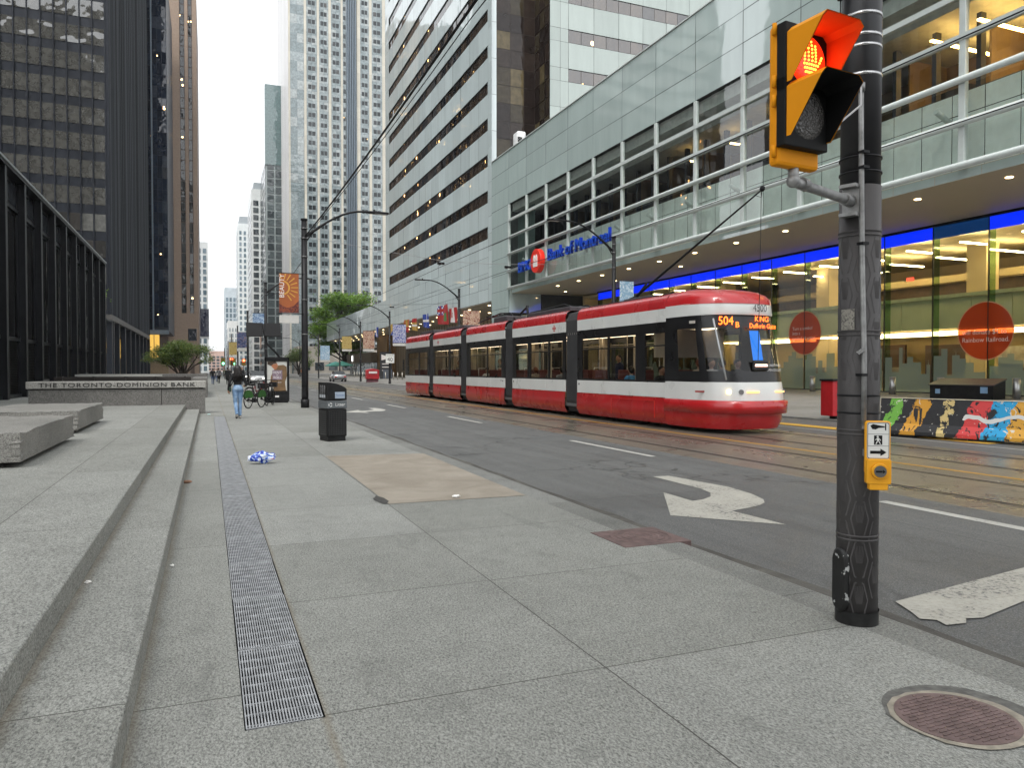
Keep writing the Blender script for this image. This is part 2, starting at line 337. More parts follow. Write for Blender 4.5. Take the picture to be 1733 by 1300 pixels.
# rails
m_rail=M('worn_rail_steel',(.12,.11,.1),.38,.8,.3,6); m_groove=M('rail_groove',(.012,.011,.01),.8)
for x in (8.85,10.35,12.0,13.5):
    mb=MB(); mb.keep=1; mb.box(x-.055,x+.0,-1.4,900,-.3,-.0555,0); mb.box(x+.002,x+.046,-1.4,900,-.3,-.0545,1); mb.box(x+.047,x+.07,-1.4,900,-.3,-.0555,0)
    struct(mb.build('rail',[m_rail,m_groove]))
def mark(name,polys,mat,label,cat,group=None,z=-.056):
    mb=MB()
    for p in polys: mb.face([(x,y,z) for x,y in p])
    return struct(mb.build(name,mat,norm=False))
y=4.6
mark('lane_line',[[(7.52,-1),(7.68,-1),(7.68,6.7),(7.52,6.7)]],m_white,'','')
for k in range(16):
    y=11.75+9.4*k; mark('lane_line',[[(7.54,y),(7.67,y),(7.67,y+3.4),(7.54,y+3.4)]],m_white,'','')
mark('yellow_centre_line',[[(10.95,-1),(11.05,-1),(11.05,700),(10.95,700)]],m_yel,'','')
def arcpts(c,r,a0,a1,n): return [(c[0]+r*math.cos(math.radians(a0+(a1-a0)*i/n)),c[1]+r*math.sin(math.radians(a0+(a1-a0)*i/n))) for i in range(n+1)]
A1=[(6.17,9.56),(6.44,9.52),(6.58,8.3),(6.5,7.75),(6.36,7.36),(6.21,7.16),(6.03,7.04),(5.83,6.97),(5.5,6.88),(5.53,6.05),(4.70,6.92),(5.5,8.26),(5.47,7.58),(5.66,7.63),(5.87,7.76),(6.05,8.0),(6.14,8.35)]
mark('turn_arrow',[A1],m_xw,'','')
A2=[(x+.0,y+21.6) for x,y in A1]; mark('turn_arrow',[A2],m_white,'','')
mark('crosswalk_line',[[(4.38,3.74),(4.28,3.52),(4.22,3.42),(4.30,3.36),(4.27,3.27),(4.42,3.25),(4.5,3.31),(4.62,3.28),(5.21,3.41),(9.,4.0),(17.5,5.1),(17.5,5.62),(9,4.45),(6.07,3.99)]],m_xw,'','',z=-.051)
mark('edge_line',[[(15.05,8),(15.13,8),(15.13,40),(15.05,40)]],m_white,'','')
mb=MB(); mb.box(15.55,16.05,11.,24.,-.056,-.046)
m,n,l,o=newmat('tactile_yellow'); v=n.new('ShaderNodeTexVoronoi'); v.inputs['Scale'].default_value=9; v.inputs['Randomness'].default_value=0; l.new(coords(n,l),v.inputs['Vector'])
principled(n,l,o,ramp(n,l,v.outputs[0],((.3,(.62,.36,.04)),(.5,(.5,.28,.03)))),.6,0,1.45,0,bump(n,l,v.outputs[0],.8,.02)); tag(mb.build('tactile_strip',m),'yellow tactile warning strip laid in the road beside the streetcar','tactile strip')
# ------------------------------------------------------------------ trench grate along the pavement
m_zinc=M('galvanised_bar',(.38,.39,.4),.5,.3,.3,12,bmp=.2)
mb=MB(); mb.keep=1; mb.box(.13,.47,3.36,26.6,-.3,-.12); struct(mb.build('drain_trench',m_dirt))
gr=thing('drain_grate','long galvanised bar grate over the drain beside the steps','grate',(.3,15,0))
rr=random.Random(5); y=3.38; first=None; meshes={}
while y<26.4:
    L=[1.02,1.42,.98][rr.randrange(3)]
    if L not in meshes:
        mb=MB(); nb=25
        for i in range(nb):
            x=-.16+.32*i/(nb-1); mb.box(x-.0028,x+.0028,0,L-.012,-.035,0)
        k=0
        while .03+k*.111<L-.02: mb.box(-.162,.162,.03+k*.111,.034+k*.111,-.012,-.001); k+=1
        for yy in (0,L-.018): mb.box(-.163,.163,yy,yy+.006,-.035,-.0005)
        o=mb.build('grate_panel',m_zinc,gr,local=True); meshes[L]=o.data
    else:
        o=bpy.data.objects.new('grate_panel',meshes[L]); COL.objects.link(o); o.parent=gr
    o.location=(rr.uniform(-.002,.002),y-15,rr.uniform(-.004,-.001)); y+=L
# ------------------------------------------------------------------ covers
m_cast=M('rusted_cast_iron',(.13,.088,.082),.7,.25,.35,9,bmp=.5,bscale=120)
t=thing('catch_basin_cover','square rusty cast iron cover with ringed pattern beside the kerb','drain cover',(3.69,5.92,0))
mb=MB(); mb.box(3.34,4.03,5.6,6.24,-.05,.006)
mb.build('frame',m_cast,t,bevel=.004)
mb=MB()
for k,r in enumerate((.29,.235,.18,.125,.07)):
    ring=[]; 
    for a in range(40):
        q=2*PI*a/40; ring.append(q)
    mb.loft([[(3.69+rr_*math.cos(q),5.92+rr_*.93*math.sin(q),z) for q in ring] for rr_,z in ((r,.006),(r-.004,.011),(r-.022,.011),(r-.026,.006))])
mb.build('ring_pattern',m_cast,t)
cx,cy=3.06,2.29
t=thing('manhole_cover','round rusty ribbed manhole cover set in a pale mortar ring','manhole',(cx,cy,0))
mb=MB(); rr=random.Random(9)
outer=[(cx+.055+(.325+.02*rr.random())*math.cos(2*PI*k/30),cy+.02+(.3+.015*rr.random())*math.sin(2*PI*k/30),.0035) for k in range(30)]
mb.face(outer); mb.build('asphalt_collar',M('tar_collar',(.1,.098,.09),.85,0,.4,20,bmp=.4),t,norm=False)
mb=MB(); mb.face([(cx+.01+(.285+.018*rr.random())*math.cos(2*PI*k/36),cy-.005+(.268+.015*rr.random())*math.sin(2*PI*k/36),.006) for k in range(36)])
mb.build('mortar_ring',M('pale_mortar',(.25,.225,.18),.85,0,.35,14,bmp=.5),t,norm=False)
mb=MB(); mb.prism([(cx+.255*math.cos(2*PI*k/48),cy+.243*math.sin(2*PI*k/48)) for k in range(48)],'z',-.02,.009)
for i in range(-9,10):
    a=i*.026; h=math.sqrt(max(0,.235**2-a*a)); k=-h+(i%2)*.02
    while k<h-.02:
        L=min(.045,h-k); c=(cx+k+L/2,cy+a*.95,.0105); mb.obox(c,(L/2-.003,.0,0),(0,.0045,0),(0,0,.002)); k+=.05
mb.build('cover',M('cast_iron_purple',(.15,.105,.1),.6,.3,.3,14,bmp=.5,bscale=150),t)
# ------------------------------------------------------------------ litter on the ground
def crumple(c,sx,sy,sz,seed,n=3):
    b=bmesh.new(); bmesh.ops.create_icosphere(b,subdivisions=n,radius=1); rr=random.Random(seed)
    for v in b.verts:
        p=v.co.copy(); k=1+.42*mnoise.noise(p*1.7+Vector((seed,0,0)))+.22*mnoise.noise(p*4.3+Vector((0,seed,0)))
        v.co=Vector((p.x*sx*k,p.y*sy*k,p.z*sz*k))
    z0=min(v.co.z for v in b.verts)
    for v in b.verts: v.co+=Vector(c)-Vector((0,0,z0))
    return b
m,n,l,o=newmat('blue_wrapper_film'); v=coords(n,l,(7,7,7)); a=noise(n,l,v,1.1,3,.5,1.2)
c=ramp(n,l,a,((0,(.01,.03,.32)),(.42,(.05,.16,.62)),(.47,(.62,.7,.85)),(.58,(.75,.8,.9)),(.62,(.55,.08,.06)),(.65,(.2,.34,.8))),'CONSTANT'); principled(n,l,o,c,.22,0,1.5,.5,bump(n,l,noise(n,l,v,6,4),.7,.02))
mb=MB(); mb.b.free(); mb.b=crumple((.79,12.9,.0),.2,.1,.085,4); tag(mb.build('plastic_packet',m),'crumpled blue and white plastic packet lying on the pavement','litter')
for i,(x,y,sx,sy,sz,col,lab) in enumerate(((2.75,8.55,.05,.03,.018,(.75,.74,.7),'white crumpled tissue scrap on the beige concrete patch'),(-.3,11.05,.07,.025,.02,(.2,.11,.07),'dry brown leaf at the foot of the steps'),(-.28,6.4,.016,.012,.01,(.7,.69,.65),'tiny white paper crumb beside the steps'),(-.74,5.5,.02,.014,.01,(.72,.7,.66),'tiny white paper crumb on the lower step'),(-.02,27.6,.05,.03,.02,(.5,.71,.68),'white paper scrap at the corner of the lettered wall'))):
    mb=MB(); mb.b.free(); z={0:.004,3:.16}.get(i,0); mb.b=crumple((x,y,z),sx,sy,sz,i+20,2)
    tag(mb.build('paper_scrap' if i!=1 else 'dry_leaf',M('scrap%d'%i,col,.8)),lab,'litter' if i!=1 else 'leaf')
# ------------------------------------------------------------------ facade materials
def cladding(name,col,rough=.05,ior=1.6,wav=.12):
    m,n,l,o=newmat(name); g=n.new('ShaderNodeNewGeometry'); v=coords(n,l)
    k=ramp(n,l,g.outputs['Random Per Island'],((0,tuple(c*.93 for c in col)),(1,tuple(min(1,c*1.07) for c in col))))
    c=mixc(n,l,.35,k,ramp(n,l,noise(n,l,coords(n,l,(1,1,.15)),1.6,5),((.3,.8),(.7,1.1))),'MULTIPLY')
    principled(n,l,o,c,rough,0,ior,0,bump(n,l,noise(n,l,v,.28,2),wav,.3)); MATS[name]=m; return m
m_clad=cladding('pale_green_stone_panel',(.45,.545,.525),.04,2.4); m_clad2=cladding('pale_tower_panel',(.60,.69,.69),.04,2.5,.12); m_cladw=cladding('white_marble_panel',(.40,.455,.43),.06,1.6)
m_joint=M('dark_joint',(.06,.065,.065),.8); m_mull=M('white_mullion',(.52,.57,.55),.35,0,.06); m_soff=M('brown_soffit',(.42,.365,.275),.6,0,.06,.5)
m_brz=WIN('bronze_window',((0,(.012,.010,.009)),(.3,(.05,.034,.022)),(.55,(.02,.016,.014)),(.75,(.085,.06,.04)),(.9,(.035,.026,.02))),2.5,lit=.10,lits=3,litcol=(1,.55,.2),vscale=(1,1.5,.3))
m_dglass=WIN('dark_recess_glass',((0,(.022,.016,.014)),(.4,(.035,.025,.02)),(.7,(.05,.04,.025)),(.85,(.12,.095,.05))),1.45,wav=.4)
m_spot=EM('warm_downlight',(1,.72,.36),7)
# ------------------------------------------------------------------ bank wing on the right
XW=26.0
wing=thing('bank_building','low bank building of pale stone panels with a glazed banking hall','building',(30,40,0))
W=lambda y,z,d: (XW-d,y,z)
YJ=[69.3,64.72]+[64.72-4.11*k for k in range(1,14)]; ZR=[17.02,18.68,20.36,22.02]
mb=MB(); ys=YJ[::-1]; panels(mb,W,ys,ZR,.035,.008)
mb2=YJ[:2][::-1]; panels(mb,W,mb2,[.2,1.6,3.0,4.4,5.8,7.4,9.1,10.65,12.25,13.85,15.45,17.02],.035,.008)
S2=lambda x,z,d:(x,64.72-d,z)
panels(mb,S2,[26.02,29.3],[.2,2.4,4.6,6.9,9.1],.035,.004)
mb.build('cladding',m_clad,wing,norm=False)
mb=MB(); mb.box(XW+.05,60,ys[0],69.25,17.05,22.0); mb.box(XW+.05,29.25,64.78,69.25,0,17.04); mb.box(29.4,60,64.78,69.25,0,17.03); mb.box(45.2,60,ys[0],64.7,0,17.02)
mb.build('wall',m_joint,wing)
mb=MB(); mb.box(XW-.06,XW+.5,ys[0],69.35,22.03,22.1); mb.build('parapet',m_mull,wing)
# window grid
ZG=[9.15,10.72,12.32,13.92,15.5]
mb=MB()
for y in YJ[1:]: mb.box(XW-.05,XW+.16,y-.13,y+.13,9.1,17.0)
mb.build('mullion',m_mull,wing,bevel=.02)
for z in ZG:
    mb=MB()
    if z in ZG[:3]: mb.tube([(XW-.1,ys[0],z),(XW-.1,64.7,z)],.13,10)
    else: mb.box(XW-.09,XW+.12,ys[0],64.7,z-.11,z+.11)
    mb.build('transom',m_mull,wing)
m_wglass=GLASS('office_glass',(.86,.92,.89),2.2,.05)
mb=MB()
for i in range(1,len(YJ)-1):
    for a,b in zip(ZG,ZG[1:]+[17.0]):
        k=[R.uniform(-.01,.01) for _ in range(3)]; y0,y1=YJ[i+1]+.13,YJ[i]-.13
        mb.face([(XW+.05+k[0],y0,a+.1),(XW+.05+k[1],y1,a+.1),(XW+.05+k[1]+k[2],y1,b-.1),(XW+.05+k[0]+k[2],y0,b-.1)])
mb.build('glazing',m_wglass,wing,norm=False)
# inside the upper floor
mb=MB(); SP=lambda y,z,d:(XW+.95-d,y,z); panels(mb,SP,frange(ys[0],64.7,40),[9.2,11.4,12.25],.03,.003); mb.build('spandrel',M('white_spandrel',(.72,.78,.75),.5,0,.05),wing,norm=False)
mb=MB()
for y in YJ[2:]:
    for q in (1.2,): mb.cyl((XW+.15,y+q,11.55),(XW+.9,y+q,11.2),.11,10)
mb.build('bracket',m_mull,wing)
mb=MB(); mb.box(XW+.98,45,ys[0],64.6,12.1,12.28,0); mb.box(33.5,33.8,ys[0],64.6,12.3,17,1)
for y in frange(14,62,12): mb.box(31,33.5,y-.05,y+.05,12.3,17,1)
mb.build('office_floor',[M('office_carpet',(.08,.07,.06)),M('office_wall',(.20,.14,.075),.7)],wing)
mb=MB(); mb.box(XW+.3,33.8,ys[0],64.6,16.3,17.0,0); mb.face([(XW+.25,ys[0],16.9),(XW+.25,64.6,16.9),(XW+1.6,64.6,15.9),(XW+1.6,ys[0],15.9)],0); mb.build('office_ceiling',M('bulkhead_white',(.42,.43,.41),.6),wing,norm=False)
mb=MB()
for i in range(40):
    y=R.uniform(14,62); h=R.uniform(.9,1.9); mb.box(29.5+R.random()*2,31.6+R.random(),y,y+R.uniform(.6,2),12.3,12.3+h)
for y in frange(13,63,25): mb.box(28.9,29.2,y-.1,y+.1,12.3,16)
mb.build('office_furniture',M('dark_office_furniture',(.03,.034,.045),.5),wing)
for y in (14.2,16.4,18.6,20.8,22.9):
    mb=MB(); mb.box(28.6,32.8,y-.07,y+.07,15.55,15.62); mb.build('ceiling_light',EM('warm_office_tube',(1,.58,.16),15),wing)
for y in (33.2,37.4,41.6):
    mb=MB(); mb.box(29.5,30.3,y-.07,y+.07,15.4,15.46); mb.build('ceiling_light',EM('warm_office_tube2',(1,.6,.2),9),wing)
# glass fins beside the first bay of the grid (pier side curtain)
mb=MB()
for k in range(9): mb.box(XW+.8,XW+.85,61+k*.42,61.06+k*.42,9.2,17)
mb.box(XW+.86,XW+.9,60.7,64.6,9.2,17); mb.build('stair_curtain',M('grey_green_curtain',(.10,.14,.13),.7),wing)
# fascia and soffit
mb=MB(); F=lambda y,z,d:(XW+.25-d,y,z); panels(mb,F,frange(ys[0],64.6,28),[8.72,9.08],.025,.002); mb.build('fascia',m_clad,wing,norm=False)
mb=MB(); mb.box(XW+.26,45,ys[0],64.68,8.72,9.1); mb.build('soffit',m_soff,wing)
for k in range(14):
    y=57.5-3.87*k
    if y<13: break
    mb=MB(); mb.cyl((27.6,y,8.725),(27.6,y,8.70),.13,14); mb.build('soffit_light',m_spot,wing)
for k in range(3):
    mb=MB(); mb.cyl((30.3,61.5-9*k,8.725),(30.3,61.5-9*k,8.70),.12,14); mb.build('soffit_light',m_spot,wing)
# banking hall
XG=33.3; cream=M('cream_interior',(.58,.47,.26),.7,0,.06,.4)
mb=MB(); mb.box(44.8,45.2,12,64,0,8.7); mb.box(XG+.2,45,63.8,64.2,0,8.7); mb.build('hall_back_wall',cream,wing)
mb=MB(); mb.box(XG+.1,44.9,12,63.9,8.35,8.6); mb.build('hall_ceiling',M('cream_ceiling',(.55,.47,.30),.8),wing)
mb=MB(); mb.box(36.6,44.9,12,60,3.85,4.1); mb.build('mezzanine',cream,wing)
mb=MB()
for k in range(24): mb.box(36.45,36.55,12.02+2.1*k,14.08+2.1*k,3.75,5.35)
mb.build('mezzanine_balustrade',M('green_frosted_glass',(.42,.47,.30),.35,0,.1,.6),wing)
mb=MB(); mb.box(36.3,36.5,12,62,5.36,5.55); mb.build('mezzanine_rail',M('green_grey_rail',(.3,.36,.24),.4),wing)
mb=MB(); mb.box(41.0,41.2,12,60,4.1,6.7); mb.build('mezzanine_screen',M('brown_timber_screen',(.075,.05,.032),.5,0,.4,1.5),wing)
mb=MB(); mb.box(40.6,40.8,12,62,6.75,7.15); mb.build('bulkhead',cream,wing)
for y in (16.5,27.2,38,48.7): 
    mb=MB(); mb.box(38.2,39.2,y,y+1.1,0,8.4); mb.build('hall_column',cream,wing)
mb=MB()
for (y0,y1,z1) in ((13,19,3.1),(22,26.4,3.2),(29.5,34,3.1),(35.5,39.5,3.2)): mb.box(42.2,42.4,y0,y1,.4,z1)
mb.build('timber_panel',M('dark_timber',(.045,.026,.018),.5,0,.4,2),wing)
bar=EM('hall_light_bar',(1,.8,.46),17); strip=EM('hall_light_strip',(1,.76,.4),9)
k=0
for y in [13.5+3.02*i for i in range(14)]:
    mb=MB(); mb.box(34.1,35.9,y-.06,y+.06,7.78,7.84); mb.build('ceiling_bar_light',bar,wing)
    if y<40:
        mb=MB(); mb.box(37.5,40.2,y+.9,y+1.02,7.78,7.84); mb.build('ceiling_bar_light',bar,wing)
for x,z,y0,y1 in ((36.7,3.6,13,52),(37.6,3.6,20,54),(38.6,3.6,20,50),(39.6,3.6,22,54),(40.7,3.6,26,50)):
    mb=MB(); mb.box(x-.025,x+.025,y0,y1,z,z+.03); mb.build('under_mezzanine_light',strip,wing)
# furniture and tellers
mb=MB()
for i in range(16):
    y=14+i*2.6+R.random(); x=R.uniform(36,41); mb.box(x,x+.6,y,y+R.uniform(.8,1.6),.38,R.uniform(1.2,1.75))
mb.build('hall_desk',M('hall_desks',(.22,.2,.16),.5,0,.5,1),wing)
for y,z in ((20.6,6.9),(24.4,7.3),(33,7.)):
    mb=MB(); mb.box(39.9,39.95,y,y+.5,z,z+.22); mb.build('exit_sign',EM('red_exit_glow',(1,.08,.04),1.2),wing)
for (y,z,c_) in ((19.5,2.2,(.03,.09,.2)),(27.6,2.4,(.35,.33,.28)),(40.5,2.3,(.03,.09,.2))):
    mb=MB(); mb.box(42.1,42.18,y,y+1.6,z-.5,z+.5); mb.build('wall_screen',M('wall_screen%.0f'%y,c_,.4,0,.4,2),wing)
# glass wall, blue band, frosted skyline film
m_hall=GLASS('banking_hall_glass',(.84,.87,.77),1.5,.05)
GY=[15.0+2.86*k for k in range(17)]
mb=MB()
for a,b in zip(GY,GY[1:]): mb.face([(XG,a+.01,.4),(XG,b-.01,.4),(XG,b-.01,7.95),(XG,a+.01,7.95)])
mb.build('hall_glazing',m_hall,wing,norm=False)
m_fin=GLASS('green_glass_fin',(.55,.7,.5),1.5)
for y in GY: 
    mb=MB(); mb.box(XG+.02,XG+.45,y-.012,y+.012,.4,8.6); mb.box(XG-.03,XG+.04,y-.02,y+.02,.4,8.7,1); mb.build('glass_fin',[m_fin,M('black_glass_edge',(.01,.014,.01),.3)],wing)
blue=newmat('lit_blue_band'); m,n,l,o=blue; principled(n,l,o,(.005,.02,.42),.25,0,1.5,0,None,emit=(.0,.016,.62),es=.7)
m2,n,l,o=newmat('blue_band_reflection'); principled(n,l,o,(.01,.03,.10),.2,0,1.5,0,None,emit=(0,.02,.08),es=.5)  # one darker bay: a reflection painted into the band colour
mb=MB()
for i,(a,b) in enumerate(zip(GY,GY[1:])): mb.box(XG-.01,XG+.02,a+.03,b-.03,8.0,8.6,1 if i==3 else 0)
mb.build('blue_band',[m,m2],wing)
mb=MB(); mb.box(XG-.1,XG+.1,15,60.8,8.6,8.72); mb.box(XG-.05,XG+.06,15,60.8,.2,.42); mb.build('glazing_rail',m_black,wing)
film=GLASS('frosted_skyline_film',(.55,.66,.52),1.5,0,.55,(.34,.42,.34))
rr=random.Random(12); mb=MB()
for a,b in zip(GY,GY[1:]):
    if rr.random()<.12: continue
    y=a+.1; pts=[(y,.42)]
    while y<b-.15:
        w_=rr.uniform(.15,.5); h=rr.choice((1.3,1.55,1.8,2.05,2.3,2.55))*(.92+.2*rr.random()); y2=min(y+w_,b-.1); pts+=[(y,h),(y2,h)]; 
        if rr.random()<.3: pts[-1:]=[((y+y2)/2-.02,h),((y+y2)/2,h+.3),((y+y2)/2+.02,h),(y2,h)]
        y=y2
    pts.append((y,.42)); mb.face([(XG-.012,p,q) for p,q in pts])
mb.build('skyline_film',film,wing,norm=False)
m_or=GLASS('orange_window_film',(.5,.1,.04),1.5,0,.62,(.62,.075,.02)); m_orr=M('orange_rim',(.55,.3,.16),.5); m_wt=M('white_vinyl',(.8,.68,.6),.5)
for (cy,cz,r,lines,nm) in ((23.72,3.36,1.32,(('Join a symbol of',.78),('action. Bank',.36),('will donate $1 to',-.06),('Rainbow Railroad.',-.42)),'a'),(35.0,3.77,1.28,(('Turn a symbol',.28),('into a',.0),('symbol of action.',-.32)),'b')):
    mb=MB(); mb.face([(XG-.02,cy+r*math.cos(2*PI*k/48),cz+r*math.sin(2*PI*k/48)) for k in range(48)]); o=mb.build('round_window_sticker',m_or,wing,norm=False)
    mb=MB(); mb.loft([[(XG-.024,cy+q*math.cos(2*PI*k/48),cz+q*math.sin(2*PI*k/48)) for k in range(48)] for q in (r,r+.05)]); mb.build('rim',m_orr,o)
    mb=MB()
    for i,(s,dz) in enumerate(lines):
        if nm=='a' and i<2: continue
        mb=MB(); put_text(mb,s,.31 if nm=='a' else .28,(XG-.028,cy+1.12 if nm=='a' else cy+1.0,cz+dz),FACE_W,align='LEFT'); mb.build('lettering',m_wt,o,norm=False)
# upright lamp-blue post graphic on the glass right of the big sticker
# roof sign box
mb=MB(); mb.box(26.6,27.5,64.1,65.2,22.1,23.75); o=mb.build('rooftop_cabinet',M('white_enamel',(.75,.76,.76),.4)); tag(o,'small white rooftop cabinet standing on the edge of the bank parapet','cabinet'); o.modifiers.new('b','BEVEL').width=.12
mb=MB(); mb.loft([[(26.85+.24*q*math.cos(2*PI*k/16),64.085,22.95+.24*q*math.sin(2*PI*k/16)) for k in range(16)] for q in (.6,1)])
for a in (.78,2.36): mb.obox((26.85,64.085,22.95),(.3*math.cos(a),0,.3*math.sin(a)),(0,.004,0),(-.05*math.sin(a),0,.05*math.cos(a)))
mb.build('cross_mark',m_black,o)
# ------------------------------------------------------------------ bank sign
m_sblue=EM('sign_blue_face',(.0,.12,.85),.35); m_sb2=M('sign_blue_return',(.0,.02,.32),.35); m_sred=M('sign_red_face',(.75,.03,.015),.35)
sg=thing('bank_sign','blue raised letters and red round emblem reading BMO Bank of Montreal','sign',(25.6,53,10.2))
def sletters(s,size,loc,sx):
    mb=MB(); me=textmesh(s,size,ext=.1,sx=sx,align='LEFT')
    for v in me.vertices: v.co=FACE_W@v.co+Vector(loc)
    mb.add(me,0); 
    mb.b.faces.ensure_lookup_table()
    mb.b.normal_update()
    for f in mb.b.faces:
        f.material_index=1 if abs(f.normal.x)<.5 else 0
    return mb.build('lettering',[M('sign_blue',(.01,.10,.62),.3),m_sb2],sg,norm=False)
sletters('BMO',1.3,(25.55,61.3,10.55),1.12); sletters('Bank of Montreal',1.38,(25.55,55.1,10.82),1.06)
mb=MB(); cy,cz=57.05,10.66; mb.cyl((25.3,cy,cz),(25.75,cy,cz),1.0,40); mb.build('emblem_disc',m_sred,sg,bevel=.03)
mb=MB(); mb.prism([(cy+.42,cz-.5),(cy-.42,cz-.5),(cy-.42,cz+.25),(cy-.3,cz+.5),(cy-.16,cz+.5),(cy,cz+.22),(cy+.16,cz+.5),(cy+.3,cz+.5),(cy+.42,cz+.25)],'x',25.27,25.3)
mb.build('emblem_mark',M('sign_white',(.8,.8,.78),.4),sg)
mb=MB()
for s in (1,-1): mb.prism([(cy+s*.22-.1,cz-.12),(cy+s*.22+.1,cz-.12),(cy+s*.22,cz+.12)],'x',25.255,25.27)
mb.build('emblem_cut',m_sred,sg)
mb=MB(); mb.box(25.76,26,44.6,61,10.5,10.56)
for y in (59,57,53,49,46): mb.box(25.76,25.95,y-.03,y+.03,10.2,10.9)
mb.build('sign_frame',m_mull,sg)
# ------------------------------------------------------------------ the pale office tower above and behind the wing
tw=thing('office_tower','tall pale panelled office tower with dark ribbon windows behind the bank building','building',(40,90,0))
XT=26.06; T=lambda y,z,d:(XT-d,y,z); NF=26
yt=[70.4]+[70.4+2.94*k for k in range(1,16)]+[117.0]
zs=[15.94-1.2+3.62*k for k in range(NF+1)]
mb=MB()
for z in zs: panels(mb,T,yt,[z+1.2,z+3.62],.03,.012)
panels(mb,T,[69.4,70.4],[8.4+1.7*k for k in range(60)],.02,.002); panels(mb,T,[70.4,70.55],[14.7,108],.0,.0); panels(mb,T,[114.6,117],[q for z in zs for q in (z,z+1.2)],.03,.01)
panels(mb,T,yt,[8.4,9.7,11.3,12.9,14.74],.03,.012)
TS=lambda x,z,d:(x,70.4-.02-d,z); panels(mb,TS,[26.1,26.95],[z for z in zs if z>20],.03,.004)
mb.build('cladding',m_clad2,tw,norm=False)
for z in zs:
    mb=MB(); ypanes=frange(70.55,114.5,45); panels(mb,lambda y,zz,d:(XT+.12-d,y,zz),ypanes,[z+.03,z+1.17],.05,.006); mb.build('window_band',m_brz,tw,norm=False)
mb=MB(); mb.box(XT+.2,62,70.6,117,8.4,zs[-1]); mb.build('wall',m_joint,tw)
# recessed corner of dark glass and the front wing with ribbon windows
xn=31.2; yn=66.9
mb=MB(); G1=lambda x,z,d:(x,70.55-d,z); zf=[19.5+1.81*k for k in range(50)]
panels(mb,G1,[26.97,28.5,30.0,xn],zf,.06,.01); panels(mb,lambda y,z,d:(xn-.0-d,y,z),[yn+.05,68.1,69.3,70.5],zf,.06,.01); mb.build('corner_glazing',m_dglass,tw,norm=False)
mb=MB(); mb.box(xn+.08,90,yn+.1,70.58,19,zs[-1]); mb.box(26.97,xn+.2,70.57,70.6,19,zs[-1]); mb.build('corner_wall',M('bronze_frame',(.03,.022,.018),.4),tw)
z2=[34.05-3.88*4+3.88*k for k in range(26)]; xs=[xn+.02,32.35,33.25]+[33.25+2.86*k for k in range(1,16)]
mb=MB(); FN=lambda x,z,d:(x,yn-d,z)
for z in z2:
    panels(mb,FN,xs,[z+1.3,z+3.88],.03,.012)
    panels(mb,FN,xs[:3],[z,z+1.3],.03,.01)
mb.build('front_cladding',m_cladw,tw,norm=False)
for z in z2:
    mb=MB(); panels(mb,lambda x,zz,d:(x,yn+.06-d,zz),frange(33.27,76,30),[z+.02,z+1.28],.05,.008); mb.build('window_band',m_brz,tw,norm=False)
# podium of the tower running on down the street
pod=thing('tower_podium','long pale panelled canopy podium with a lit brown soffit down the street','building',(30,140,0))
mb=MB(); yp=[117.05+2.94*k for k in range(22)]+[181.4]; panels(mb,T,yp,[8.35,9.7,11.3,12.6],.03,.012); panels(mb,lambda x,z,d:(x,181.45+d,z),[26.1,29,32],[8.4,10.5,12.6],.03,.01); mb.build('cladding',m_clad2,pod,norm=False)
mb=MB(); mb.box(XT+.12,60,117.2,181.3,8.42,12.5); mb.build('roof',m_joint,pod)
mb=MB(); mb.box(XT+.05,40,69.4,181.4,8.3,8.39); mb.build('soffit',m_soff,pod)
for x in (27.2,28.9,30.8):
    for k in range(17):
        y=73+6.4*k+(x-27)*.9
        mb=MB(); mb.cyl((x,y,8.3),(x,y,8.27),.14,10); mb.build('soffit_light',m_spot,pod)
m,n,l,o=newmat('ribbed_travertine'); v=coords(n,l); sx=n.new('ShaderNodeSeparateXYZ'); l.new(v,sx.inputs[0]); a=line_mask(n,l,sx.outputs[1],1.35,0,.5)
c=mixc(n,l,a,(.36,.29,.2),(.17,.14,.1)); c=mixc(n,l,.5,c,ramp(n,l,noise(n,l,coords(n,l,(1,1,.2)),1.2,4),((.3,.7),(.7,1.15))),'MULTIPLY'); principled(n,l,o,c,.6,0,1.45,0,bump(n,l,a,.5,.1)); m_trav=m
mb=MB(); mb.box(33.2,34,69.4,141,.0,8.3); mb.build('ribbed_wall',m_trav,pod)
mb=MB(); mb.box(31.5,34,141,150,0,8.3); mb.build('timber_wall',M('golden_timber',(.30,.18,.075),.5,0,.3,2,streak=(4,4,.2)),pod)
mb=MB(); mb.box(30.2,34,150.2,178,3.1,5.1,0); mb.box(30.4,34,150.2,178,5.9,6.1,0); mb.build('balcony',M('brown_stone_band',(.2,.16,.115),.6),pod)
mb=MB(); panels(mb,lambda y,z,d:(30.9-d,y,z),frange(150.3,177.8,12),[.4,3.05],.1,.01); panels(mb,lambda y,z,d:(30.9-d,y,z),frange(150.3,177.8,8),[5.15,5.9],.1,.01); panels(mb,lambda y,z,d:(31.2-d,y,z),frange(150.3,177.8,10),[6.1,8.2],.1,.01); mb.build('shop_glazing',m_brz,pod,norm=False)
mb=MB(); mb.box(30.1,30.18,168,172,3.3,4.9,0); mb.box(30.08,30.1,169.6,170.6,3.5,4.7,1); mb.build('shop_sign',[M('white_sign_panel',(.6,.6,.58)),EM('lit_sign_patch',(1,1,.95),2.5)],pod)
